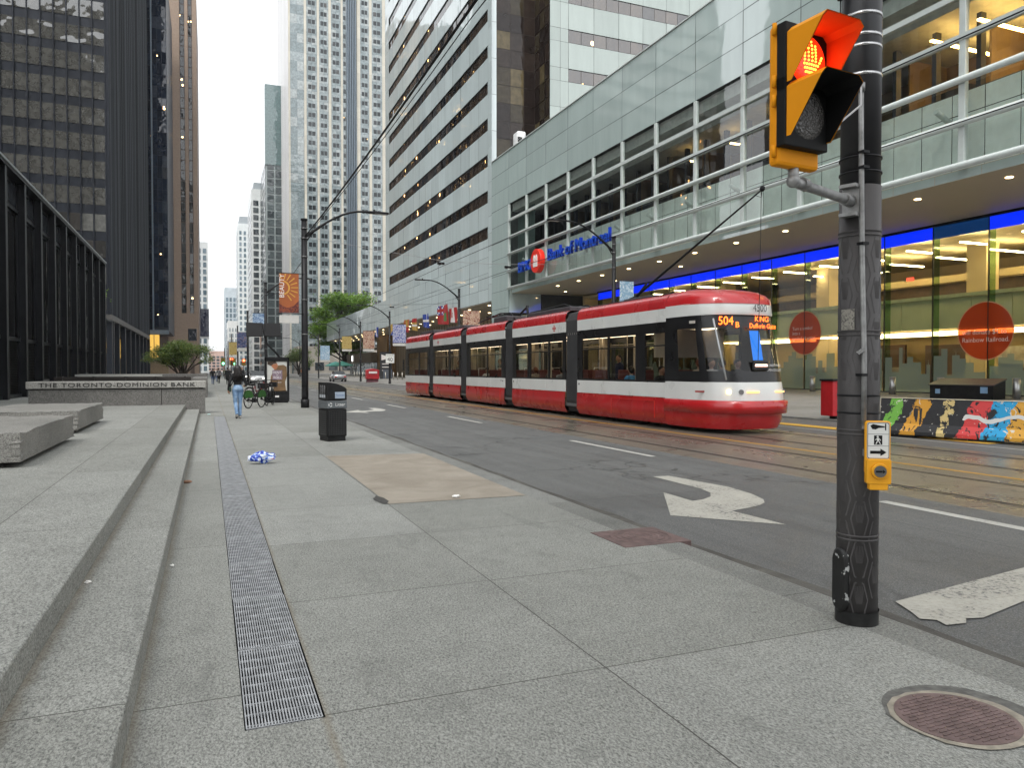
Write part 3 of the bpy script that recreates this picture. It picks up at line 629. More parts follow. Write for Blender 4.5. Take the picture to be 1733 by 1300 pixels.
# ------------------------------------------------------------------ black banking pavilion on the left
m_bsteel=M('black_painted_steel',(.012,.013,.015),.42,0,.3,2,ior=1.28); m_bpan=WIN('dark_spandrel_panel',((0,(.03,.034,.04)),(.5,(.04,.045,.052))),1.5,wav=.1,rough=.12)
m_pglass=WIN('pavilion_glass',((0,(.012,.012,.012)),(.5,(.02,.018,.016))),1.7,wav=.5,rough=.015,vscale=(1,1,.2))
pv=thing('banking_pavilion','long single storey black steel and glass banking pavilion by the stone plaza','building',(-20,44,.32)); XP=-7.6
cy=[67.0-3.46*k for k in range(15)]
mb=MB(); mb.box(-40,XP-.5,cy[-1],67,8.75,9.95); mb.box(XP-.5,XP+.06,cy[-1],67.1,9.86,10.12); mb.build('roof',m_bsteel,pv)
mb=MB(); mb.box(XP+.0,XP+.1,cy[-1],67.15,10.0,10.1); mb.build('roof_edge',M('steel_edge',(.2,.22,.22),.35,.3),pv)
mb=MB(); P_=lambda y,z,d:(XP-.32+d,y,z); panels(mb,P_,cy[::-1],[8.62,9.85],.3,.004); mb.build('spandrel_panel',m_bpan,pv,norm=False)
mb=MB(); mb.box(XP-.42,XP-.36,cy[-1],67,8.4,9.86); mb.box(XP-.40,XP-.24,cy[-1],67,8.5,8.64); mb.box(XP-.40,XP-.24,cy[-1],67,2.82,2.98); mb.box(XP-.4,XP-.2,cy[-1],67,.32,.48); mb.build('frame',m_bsteel,pv)
mb=MB(); panels(mb,P_,[y for a in cy[::-1][:-1] for y in (a,a+1.73)]+[67.0],[2.96,8.52],.1,.01,off=-.06); mb.build('glazing',m_pglass,pv,norm=False)
mb=MB()
for a,b in zip(cy[1:],cy):
    z=.5
    while z<2.8: mb.face([(XP-.36,a+.16,z),(XP-.36,b-.16,z),(XP-.31,b-.16,z+.035),(XP-.31,a+.16,z+.035)]); z+=.075
mb.build('louvre',m_bsteel,pv,norm=False)
mb=MB(); mb.box(-30,XP-.45,cy[-1],66.9,.3,8.7); mb.build('interior',M('dark_interior',(.012,.011,.01),.6),pv)
for y in cy:
    mb=MB(); mb.box(XP-.3,XP-.02,y-.025,y+.025,.32,9.87); mb.box(XP-.02,XP+.02,y-.16,y+.16,.32,9.87); mb.box(XP-.34,XP-.3,y-.16,y+.16,.32,9.87)
    if y>65: mb.box(XP-.4,XP-.1,y-.1,y+.16,.32,9.87)
    mb.build('column',m_bsteel,pv)
# ------------------------------------------------------------------ black tower with office windows facing us
m_tsteel=M('tower_black_steel',(.020,.023,.03),.42,0,.25,.6,ior=1.28,streak=(1,1,.1))
m_twin=WIN('tower_window',((0,(.03,.028,.025)),(.3,(.07,.068,.06)),(.5,(.12,.12,.11)),(.68,(.045,.04,.035)),(.84,(.15,.145,.125)),(.94,(.2,.19,.165))),2.2,lit=.09,lits=5,litcol=(1,.5,.16),wav=.9,wscale=.32)  # paler pane tones carry reflected brightness in the base colour
m_fin_,n,l,o=newmat('grey_steel_fin'); g=n.new('ShaderNodeNewGeometry'); principled(n,l,o,ramp(n,l,g.outputs['Random Per Island'],((0,(.015,.017,.02)),(.5,(.04,.044,.052)),(1,(.11,.118,.13)))),.5,0,1.3)
bt=thing('black_tower','tall black steel tower with rows of lit office windows at the left','building',(-26,150,0)); XB,YB,HB=-12.75,119.0,165
mb=MB(); mb.box(-40,XB-.14,YB+.14,192,9,HB); mb.build('wall',m_tsteel,bt)
nx=17; bw=1.557; FH=3.70; z0=9.9; WH=2.4
mb=MB()
for i in range(nx):
    x=XB-.5-bw*i; mb.box(x-.07,x+.07,YB-.13,YB+.14,9.4,HB)
mb.box(XB-.5,XB,YB-.03,YB+.14,9.4,HB); mb.build('mullion',m_tsteel,bt)
nwin=0; stuff=MB()
rj=lambda: R.uniform(-.012,.012)
for k in range(41):
    z=z0+FH*k
    for i in range(nx-1):
        x1=XB-.58-bw*i; x0=x1-bw+.18; near=4<=k<=14 and i<10 and nwin<100
        mb=MB() if near else stuff
        mb.face([(x0,YB+.07+rj(),z),(x1,YB+.07+rj(),z),(x1,YB+.07+rj(),z+WH),(x0,YB+.07+rj(),z+WH)])
        if near: mb.build('window',m_twin,bt,norm=False); nwin+=1
stuff.build('window',m_twin,bt,norm=False)['kind']='stuff'
mb=MB(); rf=random.Random(31)
for i in range(82):
    y=YB+.4+i*.886; d=rf.uniform(.05,.16); mb.box(XB-.14,XB+d,y-.05,y+.05,9.5,HB)
mb.build('fin',m_fin_,bt)
stuff=MB()
for k in range(41):
    for i in range(81): y=YB+.4+i*.886; stuff.face([(XB-.11,y+.07,z0+FH*k),(XB-.11,y+.81,z0+FH*k),(XB-.11,y+.81,z0+FH*k+WH),(XB-.11,y+.07,z0+FH*k+WH)])
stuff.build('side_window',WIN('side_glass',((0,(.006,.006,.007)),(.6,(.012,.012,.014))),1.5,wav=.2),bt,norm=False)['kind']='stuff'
mb=MB(); mb.box(-40,XB+.07,YB,192,8.6,9.4); mb.build('soffit',M('grey_soffit',(.09,.085,.08),.6),bt)
for y in [YB+1+9.1*k for k in range(9)]+[YB+3.1]:
    mb=MB(); mb.box(XB-.7,XB,y-.5,y+.5,.3,8.6); mb.build('column',m_tsteel,bt,bevel=.03)
mb=MB(); mb.box(-38,XB-4.8,YB+4,191,.3,8.6); mb.build('lobby',WIN('lobby_glass',((0,(.03,.028,.025)),(.5,(.05,.04,.03))),1.6,wav=.2),bt)
mb=MB(); mb.box(XB-.6,XB+.03,112.7,YB-.1,8.3,8.5); mb.box(XB-.5,XB-.1,112.6,113,.3,8.3); mb.build('entrance_canopy',m_tsteel,bt)
# ------------------------------------------------------------------ blue glass block and brown stone tower beyond
m_bwin=WIN('blue_glass',((0,(.010,.016,.03)),(.4,(.014,.022,.04)),(.7,(.02,.03,.05)),(.92,(.05,.06,.08))),1.7,lit=.12,lits=4,wav=.12,wscale=.4)
m_bwin2=WIN('band_glass',((0,(.02,.022,.024)),(.5,(.035,.037,.04)),(.8,(.06,.06,.06))),1.7,lit=.12,lits=4,wav=.3)
def grid_front(root,x0,x1,y,z0,z1,nx,fh,mat,gap=.08,name='glazing'):
    mb=MB(); panels(mb,lambda x,z,d:(x,y-d,z),frange(x0,x1,nx),frange(z0,z1,max(1,int((z1-z0)/fh))),gap,.01); return mb.build(name,mat,root,norm=False)
bg_=thing('blue_glass_tower','narrow dark blue glass tower between the black tower and the brown tower','building',(-15,215,0)); YG=200.
mb=MB(); mb.box(-45,-9.05,YG+.1,232,11,98); mb.build('wall',M('blue_frame',(.03,.036,.05),.4),bg_)
grid_front(bg_,-17.8,-12.6,YG,11.2,97,4,2.7,m_bwin); grid_front(bg_,-12.2,-9.1,YG-.6,12,92,3,2.7,m_bwin)
mb=MB(); mb.box(-12.55,-12.25,YG-.7,YG+.1,11,98); mb.box(-19,-9,YG-.8,YG+.2,10.2,11.2); mb.build('edge_fin',M('pale_fin',(.16,.2,.24),.4),bg_)
mb=MB(); mb.box(-19,-9.1,YG-1.5,YG+1,.3,4); mb.box(-17,-16,YG-2,YG-.6,4,10.2); mb.build('base',M('tan_base',(.24,.17,.1),.6),bg_)
for i in range(4):
    mb=MB(); mb.box(-15.9+1.25*i,-14.8+1.25*i,YG-1.7,YG-1.6,4.2,10); mb.build('lit_window',EM('amber_window',(1,.6,.12),.45),bg_)
bn=thing('brown_stone_tower','brown granite tower with narrow vertical window strips down the left side','building',(-8,250,0)); YN=236.
m_brown=M('brown_granite',(.30,.22,.165),.5,0,.12,2,bmp=.1); q=YN/165.
mb=MB(); mb.box(-30,-1.95*q,YN+.5,285,0,114); mb.build('wall',M('brown_backing',(.16,.12,.1),.6),bn)
for (a,b) in ((-7.6,-5.1),(-4.15,-3.55),(-2.75,-1.9)):
    a*=q; b*=q; mb=MB(); panels(mb,lambda x,z,d:(x,YN-d,z),[a,b],frange(10,114,32),.03,.004); mb.box(a,b,YN+.05,YN+.5,0,114); mb.build('stone_pier',m_brown,bn,norm=False)
for (a,b) in ((-5.1,-4.15),(-3.55,-2.75)): grid_front(bn,a*q,b*q,YN+.4,17.5,113,1,2.9,m_bwin2,.25,'window_strip')
mb=MB(); mb.box(-5.4*q,-1.95*q,YN-.02,YN+.2,6,18); mb.build('stone_base',m_brown,bn)
mb=MB(); mb.box(-3.9*q,-2.3*q,YN-.1,YN-.03,10,13.5); mb.build('lobby_window',m_bwin,bn)
# ------------------------------------------------------------------ big light tower across the street
m_lstone=cladding('pale_limestone',(.56,.53,.45),.5,1.45,.05); m_lgl=WIN('pale_blue_window',((0,(.22,.27,.28)),(.3,(.27,.32,.33)),(.6,(.32,.37,.38)),(.85,(.38,.42,.42))),1.7,lit=.004,lits=1.2,wav=.5,wscale=.5)
m_dwin=WIN('dark_opening',((0,(.03,.036,.04)),(.6,(.05,.056,.06)),(.9,(.08,.08,.08))),1.5,wav=.3,lit=.015,lits=1.)
lt=thing('limestone_tower','tall limestone and glass tower beyond the green tree on the right','building',(45,300,0)); YL=272.; sc=YL/224.
X=lambda v:v*sc
mb=MB(); mb.box(X(21.8),X(75),YL+.3,318,0,150); mb.build('wall',m_lgl,lt)
mb=MB(); x=X(21.7)
for i in range(18): mb.box(x-.1,x+.12,YL+.3+i*2.45,YL+1.9+i*2.45,0,150)
mb.box(x-.02,x+.3,YL+.2,315,0,150); mb.build('side_rib',cladding('white_rib',(.66,.66,.66),.4,1.45,.02),lt)
piers=[(21.7,22.2),(26.05,26.75),(29.75,30.35),(33.05,33.8),(36.6,37.2),(41.3,42.3),(44.95,45.75),(48.9,49.8),(52.5,53.3),(56.5,57.2)]
for a,b in piers:
    mb=MB(); panels(mb,lambda x,z,d:(x,YL-.1-d,z),[X(a),X(b)],frange(2,150,36),.03,.004); mb.box(X(a),X(b),YL-.05,YL+.3,0,150); mb.build('stone_pier',m_lstone,lt,norm=False)
cols=[(30.35,33.05),(33.8,36.6),(37.2,38.2),(26.75,29.75),(42.3,44.95),(45.75,48.9),(49.8,52.5),(53.3,56.5)]
fl=3.27; nw=0; stuff=MB()
glm=MB()
for (a,b) in [(22.2,26.05)]+cols:
    panels(glm,lambda x,z,d:(x,YL+.1-d,z),frange(X(a),X(b),2),[2+fl*k for k in range(46)],.04,.012)
glm.build('glass_bay',m_lgl,lt,norm=False)
order=sorted([(k,c) for k in range(45) for c in range(len(cols))],key=lambda t:(t[0]>=26,t[0],t[1]))
for k,c in order:
    a,b=cols[c]; w_=X(b)-X(a); z=2+fl*k+.75; mb=MB()
    for s in (0,1):
        q0=X(a)+w_*(.16+.36*s); q1=q0+w_*.30; mb.face([(q0,YL+.06,z),(q1,YL+.06,z),(q1,YL+.06,z+1.5),(q0,YL+.06,z+1.5)])
    if nw<100 and c<7 and k>8: mb.build('window_pair',m_dwin,lt,norm=False); nw+=1
    else:
        mb.b.to_mesh(me:=bpy.data.meshes.new('q')); stuff.add(me); mb.b.free()
stuff.build('window_pair',m_dwin,lt,norm=False)['kind']='stuff'
mb=MB()
for i in range(6):
    x=X(38.25+.5*i); mb.box(x,x+.22,YL-.9,YL+.2,0,150)
mb.build('steel_fin',M('blue_grey_fin',(.22,.27,.32),.35,.2,.1),lt)
# ------------------------------------------------------------------ towers farther down the street
def ftower(name,label,x0,x1,y0,y1,z,wallc,winstops,fh,nx,ny,band=None,cap=None):
    t=thing(name,label,'building',((x0+x1)/2,(y0+y1)/2,0))
    mb=MB(); mb.box(x0,x1,y0,y1,0,z); mb.build('wall',M(name+label[:14],wallc,.5,0,.1,.4),t)
    wm=WIN('w_'+label[:16],winstops,1.7,wav=.4,wscale=.4); nz=int(z/fh)
    mb=MB(); panels(mb,lambda x,q,d:(x,y0-.15-d,q),frange(x0+.3,x1-.3,nx),[fh*k+.6 for k in range(nz)],.5 if band is None else band,.02)
    side=x1 if x1<=3 else x0; sg_=1 if side==x1 else -1
    panels(mb,lambda y,q,d:(side+sg_*.15+sg_*d,y,q),frange(y0+.3,y1-.3,ny),[fh*k+.6 for k in range(nz)],.5 if band is None else band,.02)
    mb.build('window_grid',wm,t,norm=False)['kind']='stuff'
    if cap:
        mb=MB(); mb.box(x0+1,x1-1,y0+1,y1-1,z,z+cap); mb.build('penthouse',M('penthouse_grey',(.3,.33,.35)),t)
    return t
DK=((0,(.02,.03,.035)),(.4,(.035,.045,.05)),(.75,(.06,.075,.08))); BL=((0,(.10,.15,.18)),(.5,(.16,.22,.26)),(.8,(.22,.28,.32)))
t=ftower('glass_tower','slim teal glass tower with dark lower storeys behind the limestone tower',20.5,36,300,330,110,(.34,.39,.39),((0,(.05,.065,.07)),(.4,(.08,.1,.105)),(.75,(.12,.15,.155))),3.1,5,8,.5)
mb=MB(); mb.box(20.3,36.2,299.7,329,80,110.5); mb.build('upper_glazing',WIN('teal_glass',((0,(.10,.17,.17)),(.5,(.13,.2,.2))),2.,wav=.3),t)
ftower('condo_tower','dark glass condominium tower with white balcony bands beside the teal tower',17.3,30,340,372,79.5,(.62,.64,.63),DK,3.1,4,8,.9,3)
ftower('pale_tower','pale white slab tower with a blue glass centre stripe down the street',14.4,26,420,450,79,(.6,.63,.63),BL,3.0,5,6,1.1,4)
ftower('blue_slab','pale blue grey slab tower at the far end of the street',8.9,22,480,510,51,(.42,.47,.5),BL,3.2,6,6,.8)
t=ftower('left_condo','white balconied condominium tower beyond the brown tower',-14,-.1,350,385,57,(.6,.62,.62),BL,3.0,6,8,.9)
mb=MB(); mb.box(-14.2,.1,349.5,386,16,28); mb.build('dark_podium',WIN('navy_glass',((0,(.012,.015,.03)),(.6,(.02,.025,.045))),1.5,wav=.2),t)
ftower('white_block','low white stepped block in front of the blue grey slab',9.5,19,430,460,28,(.62,.62,.6),BL,3.0,6,6,1.0)
# low street walls that close the view
rr=random.Random(21)
pal=[((.30,.17,.11),'red brick'),((.42,.34,.24),'tan brick'),((.36,.37,.37),'grey stone'),((.20,.13,.10),'brown brick'),((.45,.43,.38),'cream stone'),((.16,.17,.19),'dark grey glass')]
pos=['first','second','third','fourth','fifth','sixth','seventh']
y=325
for i in range(6):
    L=rr.uniform(38,60); c,nm=pal[i%6]; h=(17,24,14,28,16,22)[i]
    ftower('street_block','%s block, %s of the low right row far away'%(nm,pos[i]),19.5+rr.uniform(0,1.5),40,y,y+L-1,h,c,DK,3.6,6,10,1.1); y+=L
y=395
for i in range(5):
    L=rr.uniform(40,70); c,nm=pal[(i+2)%6]; h=(15,20,13,18,14)[i]
    ftower('street_block','%s block, %s of the low left row far away'%(nm,pos[i]),-30,-2.2-rr.uniform(0,1),y,y+L-1,h,c,DK,3.6,6,10,1.1); y+=L
ftower('end_block','pinkish brick block closing the far end of the street',-25,40,960,990,24,(.4,.27,.22),DK,3.6,14,2,1.2)
ftower('stone_podium','grey stone podium block at the foot of the limestone tower',27.5,60,258,271,9.5,(.36,.33,.28),DK,4.2,7,3,1.6)
# towers that only show up mirrored in the glass (they stand left of and behind the view)
ftower('unseen_grey_tower','grey tower left of the view, seen only mirrored in the bank panels',-60,-18.3,30,82,66,(.16,.165,.17),((0,(.02,.02,.02)),(.5,(.06,.055,.05))),3.4,20,24,.9)  # unseen tower placed and sized to shape light on the bank panels
ftower('mirrored_pale_tower','pale stone tower behind the viewpoint, mirrored in the windows',-34,-6,-70,-34,120,(.5,.49,.45),((0,(.04,.045,.05)),(.5,(.12,.13,.14))),3.6,12,12,1.4)
bt2=bpy.data.objects['mirrored_pale_tower']
mb=MB(); panels(mb,lambda x,q,d:(x,-33.8+d,q),frange(-33.5,-6.5,12),[3.6*k+.6 for k in range(33)],1.4,.02); mb.build('window_row',MATS['w_pale stone tower'],bt2,norm=False)['kind']='stuff'
# ------------------------------------------------------------------ granite walls and benches on the left
w=thing('lettered_wall','granite wall with a projecting coping that reads THE TORONTO-DOMINION BANK','wall',(-2.8,28.9,0))
mb=MB(); mb.box(-5.5,-1.55,28.56,29.4,.0,.88); mb.box(-1.535,-.14,28.56,29.4,0,.88); mb.box(-5.5,-4.55,28.562,29.4,.0,.88); mb.build('base',m_wall,w,bevel=.01)
mb=MB(); mb.box(-5.56,-.12,28.5,29.45,.92,1.155); mb.build('coping',GRANITE('granite_coping',(.15,.145,.13),(.42,.41,.38),spot=45,streaky=False,stain=.3),w,bevel=.015)
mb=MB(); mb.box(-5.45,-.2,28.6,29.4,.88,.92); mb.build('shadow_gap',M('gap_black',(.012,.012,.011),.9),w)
mb=MB(); put_text(mb,'THE TORONTO-DOMINION BANK',.195,(-2.83,28.49,1.03),FACE_S,ext=.008,sx=1.42,spacing=1.12); mb.build('lettering',M('black_letter',(.02,.019,.018),.5),w,norm=False)
def bench(x0,x1,y0,y1,lab,worn):
    t=thing('stone_bench',lab,'bench',((x0+x1)/2,(y0+y1)/2,.32),'granite slab benches on the plaza')
    mb=MB(); b=mb.b; mb.box(x0,x1,y0,y1,.39,.765)
    bmesh.ops.subdivide_edges(b,edges=b.edges[:],cuts=14,use_grid_fill=True); rr=random.Random(worn)
    for v in b.verts:
        e=sum((abs(v.co.x-x0)<.01 or abs(v.co.x-x1)<.01, abs(v.co.y-y0)<.01 or abs(v.co.y-y1)<.01, abs(v.co.z-.765)<.01))
        if e>=2 and rr.random()<.45: v.co+=Vector((rr.uniform(-.018,.018),rr.uniform(-.02,.02),rr.uniform(-.022,0)))
    mb.build('seat_slab',m_bench,t,bevel=.008)
    mb=MB(); mb.box(x0+.22,x1-.22,y0+.25,y1-.25,.3,.395); mb.build('plinth',M('dark_plinth',(.03,.028,.026),.8),t)
bench(-4.3,-2.2,10.95,14.9,'nearest granite slab bench with chipped edges cut off by the left side',3)
bench(-4.15,-2.35,16.4,20.1,'granite slab bench standing between the nearest bench and the lettered wall',8)
# planter walls and timber seat beyond
w2=thing('planter_wall','low granite planter wall with a dark timber seat back behind the lettered wall','planter',(-4,44,0))
mb=MB(); mb.box(-9,-.12,55,56,0,1.28); mb.box(-.9,-.1,45.0,55,0,1.1); mb.box(-9,-7.9,44.5,55,0,1.05); mb.build('wall',m_wall,w2,bevel=.02)
mb=MB(); mb.box(-7.6,-.95,45.5,46,.95,1.16); mb.box(-7.5,-1,46,46.3,.5,.85); 
for i in range(5): mb.box(-7.3+1.5*i,-7.2+1.5*i,45.4,46,.3,1.2)
mb.build('timber_seat',M('dark_seat_timber',(.025,.02,.017),.5),w2)
mb=MB(); mb.box(-6.6,-2.4,45.3,45.38,1.19,1.3); mb.build('plant_label',M('grey_label',(.3,.3,.28)),w2)
# ------------------------------------------------------------------ trees
m_bark=M('bark',(.05,.04,.032),.9,0,.4,6,bmp=.6)
def leafmat(name,cols):
    m,n,l,o=newmat(name); g=n.new('ShaderNodeNewGeometry'); c=ramp(n,l,g.outputs['Random Per Island'],cols)
    d=n.new('ShaderNodeBsdfPrincipled'); l.new(c,d.inputs['Base Color']); d.inputs['Roughness'].default_value=.5
    t=n.new('ShaderNodeBsdfTranslucent'); l.new(mixc(n,l,1,c,(1.3,1.25,.5),'MULTIPLY'),t.inputs[0]); x=n.new('ShaderNodeMixShader'); x.inputs[0].default_value=.35
    l.new(d.outputs[0],x.inputs[1]); l.new(t.outputs[0],x.inputs[2]); l.new(x.outputs[0],o.inputs[0]); return m
def tree(name,label,base,h,blobs,leaf,n,mat,seed,stems=1,tr=.16,group=None):
    rr=random.Random(seed); t=thing(name,label,'tree',base,group); B=Vector(base)
    mb=MB()
    for s in range(stems):
        r0=Vector((rr.uniform(-.5,.5)*(stems>1),rr.uniform(-.4,.4)*(stems>1),0)); top=None
        for (c,rad) in blobs[s::stems]:
            c=Vector(c); p0=r0; p1=r0+Vector((c.x*.15,c.y*.15,max(.8,c.z*.4))); p2=(p1+c)/2+Vector((rr.uniform(-.2,.2),rr.uniform(-.2,.2),.15)); mb.tube([B+p0,B+p1,B+p2,B+c],[tr,tr*.75,tr*.4,tr*.12],7)
            for k in range(5):
                e=c+Vector((rr.gauss(0,1),rr.gauss(0,1),rr.gauss(0,.7)))*rad[0]*.5; mb.tube([B+p2,B+(p2+e)/2+Vector((0,0,.1)),B+e],[tr*.3,tr*.15,tr*.05],5)
    mb.build('trunk',m_bark,t,norm=False)
    mb=MB()
    tot=sum(r[0]*r[1]*r[2] for c,r in blobs)
    for (c,rad) in blobs:
        c=Vector(c); m_=max(6,int(n*rad[0]*rad[1]*rad[2]/tot/14))
        for q in range(m_):
            d=Vector((rr.gauss(0,1),rr.gauss(0,1),rr.gauss(0,1))).normalized(); k=rr.random()**.45
            tw_=c+Vector((d.x*rad[0],d.y*rad[1],d.z*rad[2]))*k
            for i in range(14):
                p=tw_+Vector((rr.gauss(0,1),rr.gauss(0,1),rr.gauss(0,.6)))*leaf*2.2; a=Vector((rr.gauss(0,1),rr.gauss(0,1),rr.gauss(0,.5))).normalized(); b=a.cross(Vector((rr.gauss(0,1),rr.gauss(0,1),1.2))).normalized(); s=leaf*rr.uniform(.6,1.3)
                mb.face([B+p-a*s,B+p+b*s*.45,B+p+a*s,B+p-b*s*.45])
    mb.build('crown',mat,t,norm=False)
lf1=leafmat('fresh_leaf',((0,(.08,.17,.025)),(.5,(.15,.29,.045)),(.85,(.24,.40,.07)),(1,(.30,.42,.08))))
lf2=leafmat('olive_leaf',((0,(.06,.11,.03)),(.5,(.12,.19,.055)),(.85,(.19,.25,.08)),(1,(.26,.24,.07))))
rr=random.Random(4)
bl=[((rr.uniform(-3.6,3.2),rr.uniform(-2,2),2.6+rr.uniform(-.5,1.1)),(rr.uniform(1.0,1.8),1.4,rr.uniform(.7,1.1))) for i in range(13)]+[((-4.6,0,2.5),(1.1,1.2,.7)),((3.6,0,2.3),(1.,1.,.6)),((-.5,0,3.9),(1.5,1.2,.7)),((1.2,0,3.5),(1.3,1,.7))]
bl=[((c[0]*.52,c[1]*.6,c[2]*.74+.35),tuple(r*.6 for r in rd)) for c,rd in bl]
tree('spreading_tree','broad low multi stemmed green tree beyond the granite planter','x' and (-2.0,66,.3),3,bl,.07,20000,lf2,5,3,.09)
bl=[((rr.uniform(-6,6),rr.uniform(-4,4),rr.uniform(8,17)),(rr.uniform(1.8,3.2),2.5,rr.uniform(1.3,2.2))) for i in range(22)]+[((rr.uniform(-5,3),rr.uniform(-3,3),rr.uniform(3.6,8)),(rr.uniform(1.5,2.4),2,1.4)) for i in range(9)]
bl=[((c[0]*(1.05 if c[2]<15 else .6),c[1],c[2]),r) for c,r in bl]
tree('street_tree','tall bright green tree rising behind the end of the canopy','x' and (32.,190,2.2),19,bl,.30,24000,lf1,11,1,.3)
bl=[((rr.uniform(-2.5,2.5),rr.uniform(-2,2),rr.uniform(3.5,7)),(1.8,1.6,1.3)) for i in range(7)]
tree('street_tree','dark green tree standing low in front of the limestone tower','x' and (23.0,214,0),7,bl,.22,5000,lf2,12,1,.16)
bl=[((rr.uniform(-1.4,1.4),rr.uniform(-1.5,1.5),rr.uniform(5.2,8.2)),(1.1,1.1,.9)) for i in range(6)]
tree('plaza_tree','small bright tree glimpsed in the gap between pavilion and black tower','x' and (-10.2,72,.3),8,bl,.11,2500,lf1,13,1,.1)
# ------------------------------------------------------------------ foreground signal pole
PX,PY=3.69,3.43
m_pole=M('pole_dark_grey',(.022,.022,.024),.42,.2,.2,5,bmp=.1); m_steelband=M('steel_band',(.5,.5,.5),.25,1,.1,20); m_galv=M('galvanised_conduit',(.27,.27,.265),.5,.6,.35,14,bmp=.2)
sp=thing('signal_pole','dark grey steel pole with embossed wrap and steel bands in the right foreground','pole',(PX,PY,0))
mb=MB(); mb.cyl((PX,PY,2.6),(PX,PY,4.6),.114,40); mb.build('upper_shaft',m_pole,sp)
m,n,l,o=newmat('embossed_wrap'); v=coords(n,l); a=noise(n,l,v,50,4); principled(n,l,o,ramp(n,l,noise(n,l,coords(n,l,(1,1,.3)),7,5),((.3,(.042,.039,.039)),(.7,(.075,.07,.069)))),.6,0,1.45,0,bump(n,l,a,.4,.002)); m_wrap=m
mb=MB(); mb.cyl((PX,PY,.06),(PX,PY,2.66),.1185,48); mb.build('wrap',m_wrap,sp)
def onpole(a,z,r=.1185): return (PX+r*math.cos(a),PY+r*math.sin(a),z)
mb=MB(); hw=.5
def pol_strip(mb,pts,w,r0,r1):
    """raised rib along (angle,z) points on the pole"""
    for (a0,z0),(a1,z1) in zip(pts,pts[1:]):
        d=Vector(((a1-a0)*.1185,z1-z0)); L=d.length or 1; nx_,nz_=-d.y/L*w/2/.1185,d.x/L*w/2
        q=[(a0-nx_,z0-nz_),(a1-nx_,z1-nz_),(a1+nx_,z1+nz_),(a0+nx_,z0+nz_)]
        A=[onpole(a,z,r1) for a,z in q]; mb.face(A); 
        B=[onpole(a,z,r0) for a,z in q]
        for i in range(4): mb.face([A[i],A[(i+1)%4],B[(i+1)%4],B[i]])
base=-2.28
for col in range(-2,4):
    a=base+col*.86
    for row in range(9):
        z=.16+.245*row+(.1225 if col%2 else 0)
        hexp=[(a-.2,z-.105),(a+.2,z-.105),(a+.42,z),(a+.2,z+.105),(a-.2,z+.105),(a-.42,z),(a-.2,z-.105)]
        for q in range(7): 
            s=q/7.; mb2=None; pol_strip(mb,[(a-.24+.08*q,z+.085),(a-.12+.04*q,z-.02)],.003,.1185,.1195)
        pol_strip(mb,hexp,.008,.1185,.1196)
for z in (.52,.545,1.16,1.185,1.76,1.785,2.36,2.385): mb.loft([[onpole(2*PI*k/48,z+dz,r) for k in range(48)] for dz,r in ((-.006,.1185),(-.004,.1225),(.004,.1225),(.006,.1185))])
mb.build('wrap_relief',m_wrap,sp,norm=False)
mb=MB(); mb.loft([[onpole(2*PI*k/48,z,r) for k in range(48)] for z,r in ((0.0,.124),(.075,.124),(.085,.127))]); mb.build('base_collar',M('chipped_black',(.01,.01,.01),.5,0,.6,30),sp)
def band(z,h=.018,m_=m_steelband,r=.1165):
    mb=MB(); mb.loft([[onpole(2*PI*k/48,zz,rr_) for k in range(48)] for zz,rr_ in ((z-h/2,.113),(z-h/2,r),(z+h/2,r),(z+h/2,.113))]); mb.build('band',m_,sp)
for z in (3.68,3.555,3.49,3.32): band(z)
for z in (2.74,2.83,1.29,1.395): band(z,.012,m_black,.1215)
# hand hole cover
tocam=Vector((-PX,-PY,0)).normalized(); ang=math.atan2(tocam.y,tocam.x)
m_hh,n,l,o=newmat('chipped_paint_cover'); v=coords(n,l); a=noise(n,l,v,16,4,.6); sx=n.new('ShaderNodeSeparateXYZ'); l.new(v,sx.inputs[0])
principled(n,l,o,ramp(n,l,a,((.62,(.009,.009,.009)),(.64,(.36,.37,.36)))),.5,0,1.45,0,bump(n,l,a,.6,.003))
mb=MB(); ca=ang-.86; ax=Vector((-math.sin(ca),math.cos(ca),0)); nn=Vector((math.cos(ca),math.sin(ca),0)); c=Vector((PX,PY,.265))+nn*.119
pts=[(.048*math.cos(t_),.115+.048*math.sin(t_)) for t_ in [PI*k/10 for k in range(11)]]+[(.048*math.cos(t_),-.115+.048*math.sin(t_)) for t_ in [PI+PI*k/10 for k in range(11)]]
mb.loft([[c+ax*u*s+Vector((0,0,v_*s))+nn*d for u,v_ in pts] for s,d in ((1.2,-.03),(1.2,.010),(1.05,.02))],cap=True); mb.build('hand_hole_cover',m_hh,sp)
# conduit and cable up the pole
ca=ang+.22; q=.137
mb=MB(); cp=[onpole(ca,1.22,q),onpole(ca,1.6,q),onpole(ca-.12,2.2,q),onpole(ca-.2,2.9,q),onpole(ca-.22,3.22,q)]; mb.tube(cp,.0155,10); mb.tube([onpole(ca-.22,3.2,q),onpole(ca-.22,3.25,q+.004)],.022,10); mb.build('conduit',m_galv,sp,norm=False)
mb=MB()
for z in (1.52,2.3,2.75,2.84): mb.obox(onpole(ca-.1,z,q+.003),(.024,0,0),(0,.024,0),(0,0,.008))
mb.build('conduit_strap',m_black,sp)
mb=MB(); mb.obox(onpole(ca-.16,1.66,q+.016),(.012,-.01,.012),(.003,.004,0),(-.006,.006,.008)); mb.build('strap_tail',m_steelband,sp)
